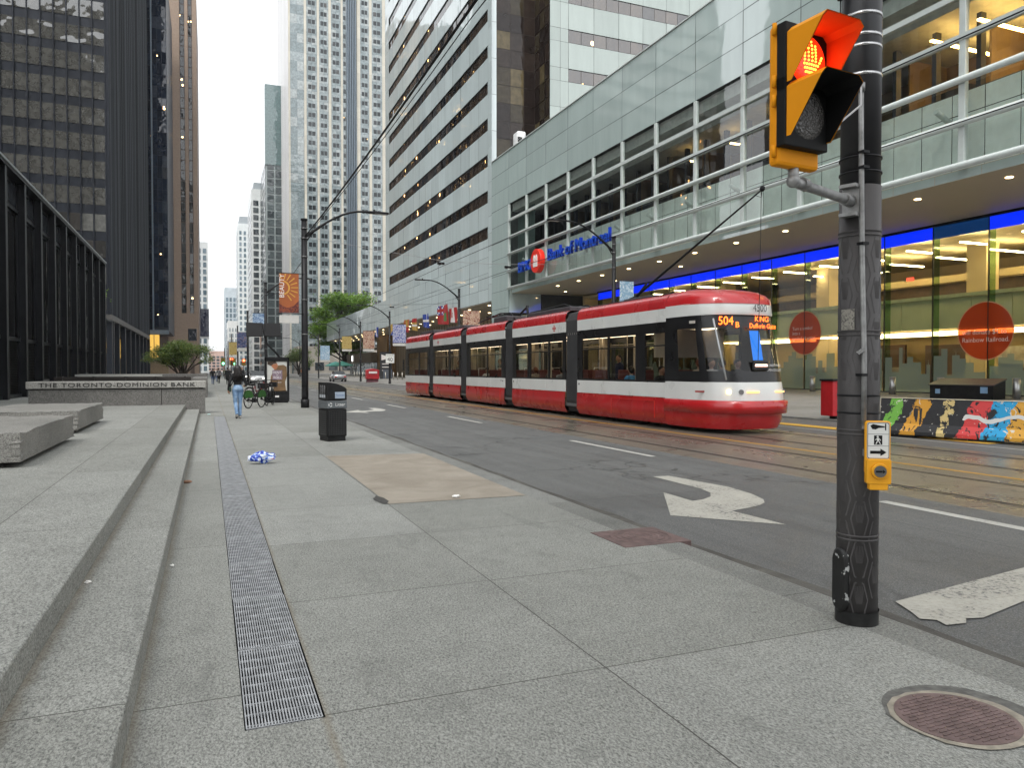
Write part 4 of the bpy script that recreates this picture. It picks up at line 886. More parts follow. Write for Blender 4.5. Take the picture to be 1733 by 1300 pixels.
# torn sticker
mb=MB(); s0=ang-.86; mb.loft([[onpole(s0+.095*k,z,.1292) for k in range(8)] for z in (1.79,1.915)],close=False)
m,n,l,o=newmat('worn_sticker'); v=coords(n,l); a=noise(n,l,v,38,5,.7,2); principled(n,l,o,ramp(n,l,a,((.42,(.06,.055,.05)),(.5,(.26,.245,.21)))),.7); mb.build('torn_sticker',m,sp,norm=False)
# thin antenna lead at the top left
mb=MB(); mb.tube([(PX-.15,PY+.02,3.62),(PX-.15,PY+.02,3.78)],.004,6); mb.cyl((PX-.152,PY+.02,3.78),(PX-.152,PY+.02,4.3),.017,10); mb.build('antenna',m_black,sp)
# ------------------------------------------------------------------ pedestrian signal head
m_sy=M('signal_yellow',(.72,.27,.006),.6,0,.06,3,ior=1.25); m_sblk=M('signal_black',(.011,.011,.011),.6,ior=1.25)
HX,HY=2.90,3.085; nrm=Vector((.09,-1.,0)).normalized(); sd=Vector((-nrm.y,nrm.x,0)); up=Vector((0,0,1))   # sd points right as seen from the front
hd=thing('pedestrian_signal','yellow pedestrian signal head showing a lit orange hand on the foreground pole','signal',(HX,HY,2.66)); HW=.155; PIT=.348
def hp(a,b,c): return Vector((HX,HY,0))+sd*a+nrm*b+up*c
zc=(3.165,3.235-PIT)
mb=MB(); mb.obox(hp(0,-.047,2.985),sd*HW,nrm*.034,up*.365); mb.build('housing',m_sy,hd,bevel=.02)
for z in zc:
    mb=MB(); mb.obox(hp(0,.008,z),sd*(HW+.004),nrm*.03,up*.178); mb.build('door',m_sblk,hd,bevel=.006)
mb=MB()
for z in (3.32,3.05,2.95,2.69): mb.cyl(hp(-HW-.01,-.03,z-.03),hp(-HW-.01,-.03,z+.03),.012,8)
mb.build('hinge',m_sy,hd)
mb=MB(); mb.ball(hp(0,-.05,3.36),.05,0,12,(1,1,.55)); mb.build('top_plug',M('grey_plug',(.3,.3,.3),.5,.4),hd,norm=False)
m,n,l,o=newmat('red_lens'); v=n.new('ShaderNodeTexVoronoi'); v.inputs['Scale'].default_value=90; l.new(coords(n,l),v.inputs['Vector'])
principled(n,l,o,(.6,.03,.01),.15,0,1.5,0,bump(n,l,v.outputs[0],.4,.004),emit=(1,.02,.003),es=.9); m_lr=m
m,n,l,o=newmat('clear_lens'); v=n.new('ShaderNodeTexVoronoi'); v.inputs['Scale'].default_value=70; l.new(coords(n,l),v.inputs['Vector']); principled(n,l,o,(.09,.085,.08),.18,0,1.5,0,bump(n,l,v.outputs[0],.9,.008)); m_lc=m
for z,mt in zip(zc,(m_lr,m_lc)):
    mb=MB(); rings=[]
    for k in range(7):
        t=k/6*PI/2; rings.append([hp(.135*math.cos(t)*math.cos(2*PI*i/36),.03+.035*math.sin(t),z+.135*math.cos(t)*math.sin(2*PI*i/36)) for i in range(36)])
    mb.loft(rings); mb.build('lens',mt,hd)
# lit hand of LED dots on the upper lens
mb=MB(); hand=[]
for x,y0,y1 in ((-.048,-.01,.075),(-.022,-.01,.092),(.004,-.01,.09),(.03,-.01,.07)): hand+=[(x,y0+(y1-y0)*k/5) for k in range(6)]
for k in range(6): hand.append((-.05+.0165*k,-.03)); hand.append((-.044+.015*k,-.05)); hand.append((-.036+.012*k,-.07))
hand+=[(.048,-.03),(.06,-.012),(.07,.004),(.078,.018)]
for (x,y) in hand:
    r2=(x*x+y*y)/.135**2; d=.03+.035*math.sqrt(max(0,1-r2)); mb.ball(hp(x,d+.001,zc[0]+y),.0062,0,6)
mb.build('lit_hand',EM('hand_led',(1,.22,.02),4.5),hd,norm=False)
def visor(z,inner):
    o_=.148; T=.006; pr=.235
    prof=[(-o_,-.135),(-o_,o_-.03),(-o_+.03,o_),(o_-.03,o_),(o_,o_-.03),(o_,-.135)]   # open underneath
    def ext(u,v_): return pr if v_>.1 else .03+(pr-.03)*max(0,(v_+.15))/.27
    for nm,s,mt in (('visor',1.,m_sy),('visor_lining',.965,inner)):
        mb=MB(); fine=[]
        for (a,b) in zip(prof,prof[1:]):
            for k in range(8): fine.append((a[0]+(b[0]-a[0])*k/8,a[1]+(b[1]-a[1])*k/8))
        fine.append(prof[-1]); A=[hp(u*s,.025,z+v_*s) for u,v_ in fine]; B=[hp(u*s,.025+ext(u,v_),z+v_*s) for u,v_ in fine]
        mb.loft([A,B],close=False,smooth=False); mb.build(nm,mt,hd,norm=False)
visor(zc[0],M('visor_inside_red_glow',(.62,.10,.015),.5)); visor(zc[1],m_sblk)  # upper lining colour shifted to red to carry the lens glow
mb=MB(); mb.cyl(hp(0,-.05,2.64),hp(0,-.05,2.55),.028,14); ar=hp(0,-.05,2.56); e=Vector(onpole(math.atan2(ar.y-PY,ar.x-PX),2.56,.125)); mb.tube([ar+Vector((0,0,.0)),ar+Vector((.03,.01,-.005)),e],.027,14); mb.cyl(ar+(e-ar)*.12,ar+(e-ar)*.2,.035,14); mb.ball(ar,.038); mb.cyl(e-(e-ar)*.14,e,.036,12); mb.build('mounting_arm',m_galv,hd,norm=False)
mb=MB(); dv=(e-ar).normalized(); sv=Vector((-dv.y,dv.x,0)); mb.obox(e-dv*.0,dv*.012,sv*.05,up*.085); mb.obox(e-dv*.03+up*.085,dv*.03,sv*.05,up*.01); mb.obox(e-dv*.03-up*.085,dv*.03,sv*.05,up*.01); mb.build('bracket',m_galv,hd)
mb=MB(); mb.tube([hp(.1,.0,2.74),hp(.2,-.02,2.82),Vector(onpole(ang,3.1,.2)),Vector(onpole(ang+.0,3.24,.15))],.006,6); mb.build('cable',M('grey_cable',(.4,.4,.4),.5),hd,norm=False)
# ------------------------------------------------------------------ push button box
pa=ang+.62; nn=Vector((math.cos(pa-.35),math.sin(pa-.35),0)); ax=Vector((-nn.y,nn.x,0)); c0=Vector((PX,PY,-.145))+Vector((math.cos(pa),math.sin(pa),0))*.185
pb=thing('push_button_box','yellow pedestrian push button box with arrow plate strapped to the foreground pole','push button',tuple(c0+up*1.0))
def pp(u,d,z): return c0+ax*u+nn*d+up*z
def rrect(w_,h,r,zc_): 
    o_=[]
    for cx_,cz_,a0 in ((w_-r,h-r,0),(-w_+r,h-r,90),(-w_+r,-h+r,180),(w_-r,-h+r,270)):
        for k in range(5): t=math.radians(a0+22.5*k); o_.append((cx_+r*math.cos(t),zc_+cz_+r*math.sin(t)))
    return o_
m_pby=M('button_yellow',(.75,.34,.012),.42,0,.06,8)
mb=MB(); o1=rrect(.07,.158,.016,1.235); mb.loft([[pp(u,d,z) for u,z in o1] for d in (-.03,0.0)],cap=True)
mb.build('back_plate',m_pby,pb,bevel=.004)
mb=MB(); o1=rrect(.062,.108,.012,1.277); mb.loft([[pp(u,d,z) for u,z in o1] for d in (.0005,.004)],cap=True); mb.build('sign_plate',M('white_sign_plate',(.66,.66,.63),.45),pb)
mb=MB(); o1=rrect(.068,.075,.014,1.095); mb.loft([[pp(u,d,z) for u,z in o1] for d in (-.03,.028)],cap=True); mb.obox(pp(0,-.002,1.012),ax*.052,nn*.026,up*.026); mb.build('button_housing',m_pby,pb,bevel=.006)
mb=MB(); mb.cyl(pp(0,.026,1.1),pp(0,.046,1.1),.048,28,0,.043); mb.build('button_ring',m_pby,pb)
mb=MB(); mb.cyl(pp(0,.04,1.1),pp(0,.052,1.1),.034,28); mb.build('button',M('grey_button',(.16,.16,.155),.35,.6),pb)
m_ink=m_sblk
mb=MB(); mb.obox(pp(-.008,.0535,1.1),ax*.018,nn*.001,up*.005); mb.face([pp(-.024-.0,.0545,1.086) if 0 else pp(.012,.0545,1.112),pp(.026,.0545,1.1),pp(.012,.0545,1.088)]); mb.build('button_arrow',m_ink,pb,norm=False)
def inkpoly(mb,P): mb.face([pp(u,.0048,z) for u,z in P])
mb=MB()
z=1.19+.018; 
for (u0,u1,za,zb) in ((-.058,.058,1.2445,1.2465),(-.058,.058,1.3145,1.3165)): inkpoly(mb,[(u0,za),(u1,za),(u1,zb),(u0,zb)])
inkpoly(mb,[(-.045,1.199),(.012,1.199),(.012,1.186),(.046,1.208),(.012,1.23),(.012,1.217),(-.045,1.217)])
inkpoly(mb,[(-.024,1.253),(.022,1.253),(.022,1.308),(-.024,1.308)])
inkpoly(mb,[(-.045,1.365),(-.03,1.375),(.0,1.368),(.035,1.362),(.035,1.355),(.0,1.352),(-.015,1.343),(-.034,1.345)]); inkpoly(mb,[(.036,1.378),(.043,1.378),(.043,1.338),(.036,1.338)])
for r0,r1 in ((1,.96),):
    for (A,B) in zip(rrect(.060,.106,.011,1.277),rrect(.060,.106,.011,1.277)[1:]+rrect(.060,.106,.011,1.277)[:1]):
        inkpoly(mb,[A,B,(B[0]*.955,1.277+(B[1]-1.277)*.975),(A[0]*.955,1.277+(A[1]-1.277)*.975)])
mb.build('sign_symbols',m_ink,pb,norm=False)
mb=MB(); W_=lambda P: mb.face([pp(u,.0056,z) for u,z in P])
W_([(-.004+.006*math.cos(k*PI/4),1.3+.006*math.sin(k*PI/4)) for k in range(8)]); W_([(-.008,1.293),(.004,1.293),(.004,1.276),(-.007,1.276)]); W_([(-.007,1.277),(-.001,1.277),(-.01,1.257),(-.016,1.257)]); W_([(-.002,1.277),(.004,1.277),(.014,1.257),(.008,1.257)]); W_([(-.008,1.292),(-.006,1.287),(-.016,1.279),(-.018,1.282)]); W_([(.004,1.292),(.002,1.287),(.012,1.276),(.015,1.279)])
mb.build('walking_figure',MATS['white_sign_plate'],pb,norm=False)
mb=MB(); mb.obox(c0-nn*.06+up*1.36+ax*-.02,ax*.06,nn*.035,up*.018); mb.obox(c0-nn*.06+up*1.2+ax*-.02,ax*.05,nn*.035,up*.02); mb.build('strap_bracket',m_galv,pb)
# ------------------------------------------------------------------ streetcar
m_tred=M('tram_red',(.41,.010,.013),.28,0,.16,1.2,coat=.6); m_twhite=M('tram_white',(.62,.63,.61),.3,0,.06,1.,coat=.4); m_tblk=M('tram_black',(.010,.010,.011),.3,0,.3,2); m_tgl=GLASS('tram_glass',(.66,.65,.6),1.45,.03); m_tgl2=GLASS('tram_windscreen',(.55,.55,.53),1.5,.04)
m_rub=M('bellows_rubber',(.022,.022,.023),.6,0,.3,3); m_tint=M('tram_interior_cream',(.50,.43,.33),.6); m_tpole=M('tram_handrail',(.55,.5,.42),.3,.5); m_seat=M('tram_seat_red',(.13,.035,.03),.8)
TX0,TX1=11.5,14.04; TCX=(TX0+TX1)/2; TY0,TY1=15.05,46.7
tr=thing('streetcar','long red and white articulated streetcar standing on the far track','streetcar',(TCX,31,-.06))
secs=[(17.2,22.45),(23.35,28.25),(29.1,34.15),(35.05,39.9),(40.75,46.0)]
def side(mb,y0,y1,z0,z1,d=0.,mi=0,both=True,th=.04):
    mb.box(TX0-d,TX0-d+th,y0,y1,z0,z1,mi)
    if both: mb.box(TX1+d-th,TX1+d,y0,y1,z0,z1,mi)
glz={0:[(15.9,17.0),(17.25,18.25),(18.75,20.3),(20.4,22.1)],1:[(23.6,24.7),(24.8,26.4),(26.7,27.9)],2:[(29.5,31.2),(31.3,33.6)],3:[(35.3,36.8),(37.0,39.6)],4:[(41.1,42.8),(43.,45.4)]}
for i,(y0,y1) in enumerate(secs):
    mb=MB(); n_=[y0]+[y0+(y1-y0)*k/3 for k in (1,2)]+[y1]
    for a,b in zip(n_,n_[1:]): side(mb,a+.006,b-.006,.79,1.20)
    mb.build('white_side_panel',m_twhite,tr,bevel=.006)
    mb=MB()
    for a,b in zip(n_,n_[1:]): side(mb,a+.006,b-.006,2.86,3.22)
    mb.build('white_roof_band',m_twhite,tr,bevel=.006)
    mb=MB(); sl=.0
    for a,b in ((y0,y0+(y1-y0)*.55),(y0+(y1-y0)*.55,y1)): 
        mb.loft([[ (TX0-dx,a+.006,z),(TX0-dx,b-.006,z)] for dx,z in ((-.10,.07),(0.01,.25),(.015,.5),(.0,.78))],close=False); mb.loft([[ (TX1+dx,a+.006,z),(TX1+dx,b-.006,z)] for dx,z in ((-.10,.07),(0.01,.25),(.015,.5),(.0,.78))],close=False)
    mb.build('red_skirt',m_tred,tr,norm=False)
    if i in (0,2,4):
        mb=MB(); fr_=[(y0+.5,.20),(y0+.5,.69),(y0+2.9,.69),(y0+2.9,.20)]
        for (A,B) in zip(fr_,fr_[1:]): mb.bar((TX0-.02,A[0],A[1]),(TX0-.02,B[0],B[1]),.012,.012)
        mb.build('access_hatch',M('bright_red_edge',(.65,.04,.03),.3),tr)
    mb=MB(); prof=[(0,3.22),(.015,3.4),(.07,3.54),(.2,3.62),(.5,3.64)]
    rings=[]
    for dx,z in prof: rings.append((TX0+dx,z))
    full=rings+[(TX1-dx,z) for dx,z in prof[::-1]]
    mb.loft([[(x,y,z) for x,z in full] for y in (y0,y1)],close=False); mb.build('red_roof',m_tred,tr,norm=False)
    # black window surround with openings and panes
    mb=MB(); side(mb,y0,y1,1.20,1.26,-.01); side(mb,y0,y1,2.56,2.86,-.01); g=[q for q in glz[i] if q[1]>y0]; edges=[y0]+[e for q in g for e in (max(q[0],y0),q[1])]+[y1]
    for a,b in zip(edges[::2],edges[1::2]):
        if b-a>.02: side(mb,a,b,1.26,2.56,-.01)
    mb.build('window_surround',m_tblk,tr)
    for (a,b) in g:
        a=max(a,y0); mb=MB(); mb.face([(TX0+.02,a,1.26),(TX0+.02,b,1.26),(TX0+.02,b,2.56),(TX0+.02,a,2.56)]); o=mb.build('window',m_tgl,tr,norm=False)
        mb=MB(); mb.box(TX0+.0,TX0+.03,a,b,2.2,2.235); mb.build('window_bar',m_tblk,o)
        mb=MB(); mb.face([(TX1-.02,a,1.26),(TX1-.02,b,1.26),(TX1-.02,b,2.56),(TX1-.02,a,2.56)]); mb.build('window',m_tgl,tr,norm=False)
for (a,b) in ((22.45,23.35),(28.25,29.1),(34.15,35.05),(39.9,40.75)):
    mb=MB(); rings=[]; k_=13
    for k in range(k_):
        y=a+(b-a)*k/(k_-1); ins=.0 if k%2 else .05; ins+=.02
        p=[(TX0+ins+.12,.12),(TX0+ins,.5),(TX0+ins,3.25),(TX0+ins+.1,3.5),(TX0+.5,3.6),(TX1-.5,3.6),(TX1-ins-.1,3.5),(TX1-ins,3.25),(TX1-ins,.5),(TX1-ins-.12,.12)]; rings.append([(x,y,z) for x,z in p])
    mb.loft(rings,close=True,smooth=False); mb.build('bellows',m_rub,tr,norm=False)
# nose by lofted plan curves
def plan(z,front,hw,yb=17.2,ex=.54,n=28,a0=-90,a1=90):
    r_=[]
    for k in range(n+1):
        t=math.radians(a0+(a1-a0)*k/n); s,c=math.sin(t),math.cos(t)
        r_.append((TCX+hw*math.copysign(abs(s)**.75,s),yb-(yb-front)*abs(c)**ex,z))
    return r_
def nose(name,levels,mat,**k):
    mb=MB(); mb.loft([plan(z,f,h,**k) for z,f,h in levels],close=False); return mb.build(name,mat,tr,norm=False)
HWd=1.27
nose('red_skirt',[(.06,14.95,1.2),(.25,14.85,1.27),(.45,14.83,1.28)],m_tred); nose('bumper',[(.45,14.83,1.28),(.452,14.67,1.31),(.76,14.63,1.32),(.78,14.75,1.28)],m_tred)
nose('white_apron',[(.78,14.77,HWd),(1.0,14.79,HWd),(1.24,14.85,HWd)],m_twhite)
nose('dark_sill',[(1.24,14.86,HWd-.005),(1.5,14.92,HWd-.008),(1.52,14.93,HWd-.008)],m_tblk)
nose('windscreen',[(1.52,14.93,HWd-.008),(2.0,15.07,HWd-.012),(2.5,15.22,HWd-.014),(2.62,15.26,HWd-.016)],m_tgl2,a0=-85,a1=85)
nose('destination_panel',[(2.62,15.26,HWd-.016),(2.95,15.36,HWd-.01)],m_tblk,a0=-89,a1=89)
nose('corner_post',[(1.24,14.86,HWd-.003),(2.0,15.07,HWd-.01),(2.62,15.25,HWd-.014),(2.98,15.35,HWd-.008)],m_tblk,a0=-90,a1=-85,n=4); nose('corner_post',[(1.24,14.84,HWd+.004),(2.0,15.05,HWd-.003),(2.62,15.24,HWd-.007),(2.98,15.34,HWd-.004)],m_tblk,a0=-66,a1=-58,n=4); nose('corner_post',[(1.24,14.86,HWd-.003),(2.0,15.07,HWd-.01),(2.98,15.35,HWd-.008)],m_tblk,a0=85,a1=90,n=4)
nose('roof_band',[(2.95,15.31,HWd),(3.0,15.29,HWd),(3.26,15.35,HWd)],m_twhite)
nose('roof_dome',[(3.24,15.33,HWd),(3.38,15.38,HWd-.015),(3.5,15.52,HWd-.06),(3.6,15.78,HWd-.16),(3.67,16.1,HWd-.32),(3.71,16.5,HWd-.55),(3.73,16.95,HWd-.85)],m_tred)
mb=MB(); mb.box(TX0+.35,TX1-.35,16.9,22.3,3.6,3.68); mb.build('roof_deck',M('roof_dark',(.04,.04,.045),.6),tr)
# lights
def fx(ang,z,front,hw,d=.0,yb=17.2,ex=.54):
    t=math.radians(ang); s,c=math.sin(t),math.cos(t); p=Vector((TCX+hw*math.copysign(abs(s)**.75,s),yb-(yb-front)*abs(c)**ex,z)); q=Vector((p.x-TCX,(p.y-yb)*1.3,0)).normalized(); return p+q*d,q
amber=EM('amber_lamp',(1,.5,.14),1.6); hl=EM('headlamp_glow',(1,.72,.3),3.5); tl=EM('red_marker',(1,.08,.03),6); bar_=EM('stop_bar',(1,.55,.4),10)
def lamp(ang,w_,h,mat,nm='lamp',r=False,z=1.0,f=14.79):
    p,q=fx(ang,z,f,HWd,.012); a=Vector((-q.y,q.x,0)); mb=MB()
    if r: mb.cyl(p-q*.03,p+q*.015,h,18)
    else: mb.obox(p,a*w_,q*.015,up*h)
    return mb.build(nm,mat,tr)
for s in (-1,1):
    lamp(s*44+8,.1,.06,hl,'headlight',True); lamp(s*28+6,.1,.06,M('lamp_lens_grey',(.2,.2,.2),.2,.5),'headlight',True); lamp(s*14+5,.17,.018,amber,'indicator'); lamp(s*64,.2,.02,M('dark_red_strip',(.25,.01,.01),.3),'marker_strip'); (lamp(s*79,.05,.06,tl,'marker_light') if s>0 else None)
lamp(-60,.045,.04,EM('orange_marker',(1,.3,.06),8),'roof_marker',True,3.22,15.7)
p,q=fx(0,1.66,14.97,HWd,.06); a=Vector((-q.y,q.x,0))
mb=MB(); mb.obox(p,a*.24,q*.03,up*.13); mb.build('stop_lamp_box',m_tblk,tr,bevel=.03)
mb=MB(); mb.obox(p+q*.035,a*.18,q*.008,up*.02); mb.build('stop_lamp',bar_,tr)
def tramtext(s,size,ang,z,f,mat,nm,sx=1.,d=.02,al='CENTER'):
    p,q=fx(ang,z,f,HWd,d); a=Vector((-q.y,q.x,0)); me=textmesh(s,size,sx=sx,align=al); mb=MB()
    for v in me.vertices: v.co=p+a*v.co.x+up*v.co.y
    mb.add(me); mb.build(nm,mat,tr,norm=False)
led=EM('amber_led',(1,.13,.015),3)
tramtext('4500',.26,8,3.12,15.30,m_tblk,'fleet_number',.95,.03)
tramtext('504',.3,-27,2.78,15.30,led,'route_display',.9,.07); tramtext('B',.2,-14,2.68,15.28,led,'route_display',1,.07); tramtext('KING',.19,9,2.84,15.31,led,'route_display',1.1,.07); tramtext('Dufferin Gate',.17,9,2.66,15.27,led,'route_display',1.0,.07)
tramtext('DO NOT PASS',.085,15,1.66,14.97,M('white_decal',(.6,.6,.6)),'warning_text',1.,.03); tramtext('OPEN DOORS',.085,15,1.54,14.94,MATS['white_decal'],'warning_text',1.,.03)
# wiper, glowing blue panel imitating a windscreen reflection, mirror
mb=MB(); A,_=fx(-38,1.3,14.85,HWd,.04); B,_=fx(-42,2.85,15.31,HWd,.05); mb.tube([A,(A+B)/2,B],.022,6); mb.build('windscreen_wiper',M('grey_wiper',(.4,.42,.43),.4),tr,norm=False)
mb=MB(); A,q=fx(2,1.7,14.97,HWd,-.12); B,_=fx(4,2.55,15.23,HWd,-.12); mb.obox((A+B)/2,(.15,0,0),(0,.01,0),(B-A)/2); mb.build('blue_reflection',EM('blue_reflection_glow',(.02,.25,1),.8),tr)
mb=MB(); mb.box(TX1+.05,TX1+.18,15.9,16.0,1.05,1.45); mb.build('mirror_arm',M('grey_mirror',(.35,.35,.36),.3,.5),tr)
# interior
mb=MB(); mb.box(TX0+.05,TX1-.05,17.0,46.3,.3,.4); mb.box(TX0+.5,TX1-.5,15.6,17.0,.3,.4); mb.build('floor',M('tram_floor',(.1,.1,.1),.7),tr)
mb=MB(); mb.box(TX0+.06,TX1-.06,16.0,46.3,2.75,2.82); mb.build('ceiling',M('tram_ceiling',(.5,.47,.42),.6),tr)
mb=MB(); mb.box(TX0+.06,TX1-.06,46.0,46.1,.3,3.2); mb.box(TX0+.1,TX1-.1,17.85,17.92,1.9,2.7); mb.build('bulkhead',m_tint,tr)
mb=MB()
for x in (12.15,13.4): mb.box(x-.03,x+.03,17.5,45.5,2.71,2.74)
mb.build('ceiling_light',EM('tram_lamp',(1,.8,.55),3.),tr)
mb=MB()
for y in (18.4,20.2,22,24.2,26.5,29.6,31.2,33,36,38,41.5,43.5):
    for x in (12.1,13.45): mb.tube([(x,y,.4),(x,y,2.75)],.018,6)
for x in (12.3,13.3): mb.tube([(x,17.9,2.35),(x,45,2.35)],.016,6)
mb.build('handrail',m_tpole,tr,norm=False)
mb=MB()
for y in (18.6,19.6,21.2,24.4,25.5,27,30,31,32.4,36,37,38.4,41.8,43,44.2):
    for x in (11.7,13.2):
        mb.box(x,x+.62,y,y+.42,.78,.86); mb.box(x,x+.62,y+.42,y+.5,.8,1.55)
mb.build('seat',m_seat,tr,bevel=.03)
mb=MB()
for y in (19.05,21.65,24.9,27.5,30.5,33,36.5,39,42.3,44.7):
    mb.tube([(11.75,y+.05,1.2),(11.75,y+.05,1.62),(12.3,y+.05,1.62),(12.3,y+.05,1.2)],.02,6)
mb.build('grab_rail',M('seat_grab_rail',(.62,.6,.55),.3),tr,norm=False)
mb=MB()
for y in (20.35,22.3,24.74,28.0,31.25,34,36.9,39.8,42.9,45.7): mb.box(TX1-.3,TX1-.1,y-.22,y+.22,.4,2.75)
for y in (18.6,22.3,24.7): mb.box(TX0+.08,TX0+.12,y-.0,y+.28,1.2,2.5)
mb.build('interior_panel',m_tint,tr)
# underside and wheels
mb=MB(); mb.box(TX0+.25,TX1-.25,16.9,46.4,.1,.3); mb.build('underframe',m_black,tr)
for y in (19,20.8,31,32.6,42.6,44.2):
    for x in (12.03,13.47):
        mb=MB(); mb.cyl((x-.05,y,.26),(x+.05,y,.26),.31,18); mb.build('wheel',m_black,tr)
nmb=MB()
rb=[plan(.78,15.12,1.27)]
# rear end of the far section
mb=MB(); 
def rplan(z,b,hw): return [(TCX+hw*math.copysign(abs(math.sin(t))**.75,math.sin(t)),46.0+(b-46.0)*abs(math.cos(t))**.62,z) for t in [math.radians(-90+180*k/20) for k in range(21)]]
for nm,lv,mt in (('red_skirt',[(.07,46.6,1.2),(.78,46.8,1.27)],m_tred),('white_apron',[(.78,46.8,1.27),(1.22,46.8,1.27)],m_twhite),('windscreen',[(1.22,46.8,1.265),(2.86,46.4,1.25)],m_tblk),('roof_band',[(2.86,46.4,1.27),(3.22,46.3,1.27)],m_twhite),('roof_dome',[(3.22,46.3,1.27),(3.55,46.15,1.1),(3.62,46.,.4)],m_tred)):
    mb=MB(); mb.loft([rplan(*q_) for q_ in lv],close=False); mb.build(nm,mt,tr,norm=False)
mb.b if 0 else None
mb=MB(); mb.box(TX0+.02,TX0+.08,46.75,47.0,1.5,2.2); mb.build('mirror_arm',m_tblk,tr)
# maple emblem and small side marks
m_dec=M('red_decal',(.5,.02,.02),.4)
for y in (24.25,38.9):
    mb=MB(); c=(TX0-.006,y,3.03)
    mb.obox((c[0],y,3.1),(.003,0,0),(0,.03,0),(0,0,.05)); mb.obox((c[0],y,3.02),(.003,0,0),(0,.14,0),(0,0,.018)); mb.obox((c[0],y+.1,3.05),(.003,0,0),(0,.03,0),(0,0,.03)); mb.obox((c[0],y-.1,3.05),(.003,0,0),(0,.03,0),(0,0,.03)); mb.obox((c[0],y,2.95),(.003,0,0),(0,.05,0),(0,0,.02)); mb.build('winged_emblem',m_dec,tr)
mb=MB()
for y in (22.3,28.1,29.3): mb.cyl((TX0-.01,y,1.08),(TX0+.01,y,1.08),.035,10)
mb.build('lock_cover',m_tblk,tr)
mb=MB(); put_text(mb,'4500',.09,(TX0-.008,29.5,1.1),FACE_W); mb.build('side_number',m_tblk,tr,norm=False)
# roof gear
mb=MB()
for (x0,x1,y0,y1,h) in ((11.95,13.6,18.5,20.2,.1),(12,13.5,24,27.8,.2),(11.95,13.6,30,31.6,.26),(12,13.5,36,39,.2),(12.,13.5,41.5,44.5,.22)): mb.box(x0,x1,y0,y1,3.62,3.64+h)
mb.build('roof_equipment',M('roof_box',(.05,.05,.055),.5,0,.3,4),tr,bevel=.04)
mb=MB()
for s in (0,.9): mb.tube([(12.3+s,29.9,3.75),(12.3+s,30.4,4.05),(12.3+s,31.6,4.12),(12.3+s,33.2,3.98),(12.3+s,34.6,3.85)],.035,6); mb.tube([(12.3+s,24.0,3.75),(12.3+s,25.,3.98),(12.3+s,28.2,3.9)],.03,6)
for y in (30.4,31.0,31.6,32.4,33.2): mb.tube([(12.2,y,4.05),(13.3,y,4.05)],.03,6)
mb.tube([(12.25,28.3,3.7),(12.3,28.6,4.2),(12.6,29.2,4.25),(12.6,30,4.0)],.05,7)
mb.build('folded_pantograph',m_black,tr,norm=False)
mb=MB(); mb.tube([(12.55,21.8,3.66),(12.75,20.8,3.9),(12.75,14.9,6.02)],[.05,.045,.02],8); mb.tube([(12.95,21.8,3.66),(12.75,20.8,3.9)],.045,6); mb.tube([(12.75,21.9,3.7),(12.75,20.7,3.9)],.06,7); mb.tube([(12.75,20.95,3.72),(12.75,20.1,4.28)],[.06,.03],7); mb.build('trolley_pole',m_black,tr,norm=False)
mb=MB(); mb.ball((12.75,14.86,6.05),.075,0,12,(.6,1.2,1.)); mb.tube([(12.75,15.1,5.93),(12.8,14.95,5.86),(12.75,14.87,6.0)],.008,5); mb.build('trolley_head',m_black,tr,norm=False)
mb=MB(); mb.tube([(12.75,14.9,5.98),(12.77,14.93,5.),(12.85,15.1,1.3)],.009,5); mb.build('trolley_rope',M('rope_dark',(.03,.028,.025),.8),tr,norm=False)
# tail gate ironwork: red and black buffer slots under the nose
mb=MB(); mb.loft([plan(.05,15.5,1.1),plan(.3,15.5,1.1)],close=False); mb.build('under_nose',m_black,tr,norm=False)
# ------------------------------------------------------------------ lamp posts, wires, banners
m_lp=M('lamp_post_black',(.014,.014,.015),.4,0,.3,3,ior=1.25)
def lamp_post(label,x,y,h,arm=0,rise=1.15,r=.105,grp='black lamp and wire posts along the street'):
    t=thing('lamp_post',label,'lamp post',(x,y,0),grp)
    mb=MB(); mb.tube([(x,y,0),(x,y,1.2),(x,y,h)],[r*1.12,r*1.08,r*.9],14); mb.build('shaft',m_lp,t,norm=False)
    mb=MB(); mb.cyl((x,y,0),(x,y,.35),r*1.35,14); mb.cyl((x,y,h-.02),(x,y,h+.05),r*1.1,12); mb.box(x-.12,x+.02,y-r-.05,y,.45,.85); mb.build('base_and_cap',m_lp,t)
    mb=MB()
    for z in (h-.35,h-.75,h-1.5,3.0,4.4): mb.cyl((x,y,z-.02),(x,y,z+.02),r*1.12,14)
    mb.build('clamp_band',M('dull_band',(.16,.16,.16),.4,.5),t)
    if arm:
        s=1 if arm>0 else -1; L=abs(arm); z0=h-.72
        pts=[(x,y,z0)]+[(x+s*L*k/9,y,z0+rise*math.sin(PI/2*min(1,k/8.))) for k in range(1,10)]
        mb=MB(); mb.tube(pts,[.06]*3+[.045]*7,8); mb.tube([(x,y,z0-.25),(x+s*.35,y,z0+rise*.18)],.03,6); mb.build('arm',m_lp,t,norm=False)
        mb=MB(); e=pts[-1]; mb.obox((e[0]+s*.3,y,e[2]-.01),(.42,0,0),(0,.13,0),(0,0,.045)); mb.ball((e[0]+s*.12,y,e[2]+.08),.05); o=mb.build('lamp_head',m_lp,t,bevel=.03)
        mb=MB(); mb.obox((e[0]+s*.38,y,e[2]-.06),(.25,0,0),(0,.09,0),(0,0,.006)); mb.build('lens',M('lamp_lens_pale',(.4,.4,.38),.3),o)
    return t
LP=[lamp_post('tallest looking black lamp post beside the litter bin, arm over the road',3.62,31.35,7.65,2.75,1.25,.125)]
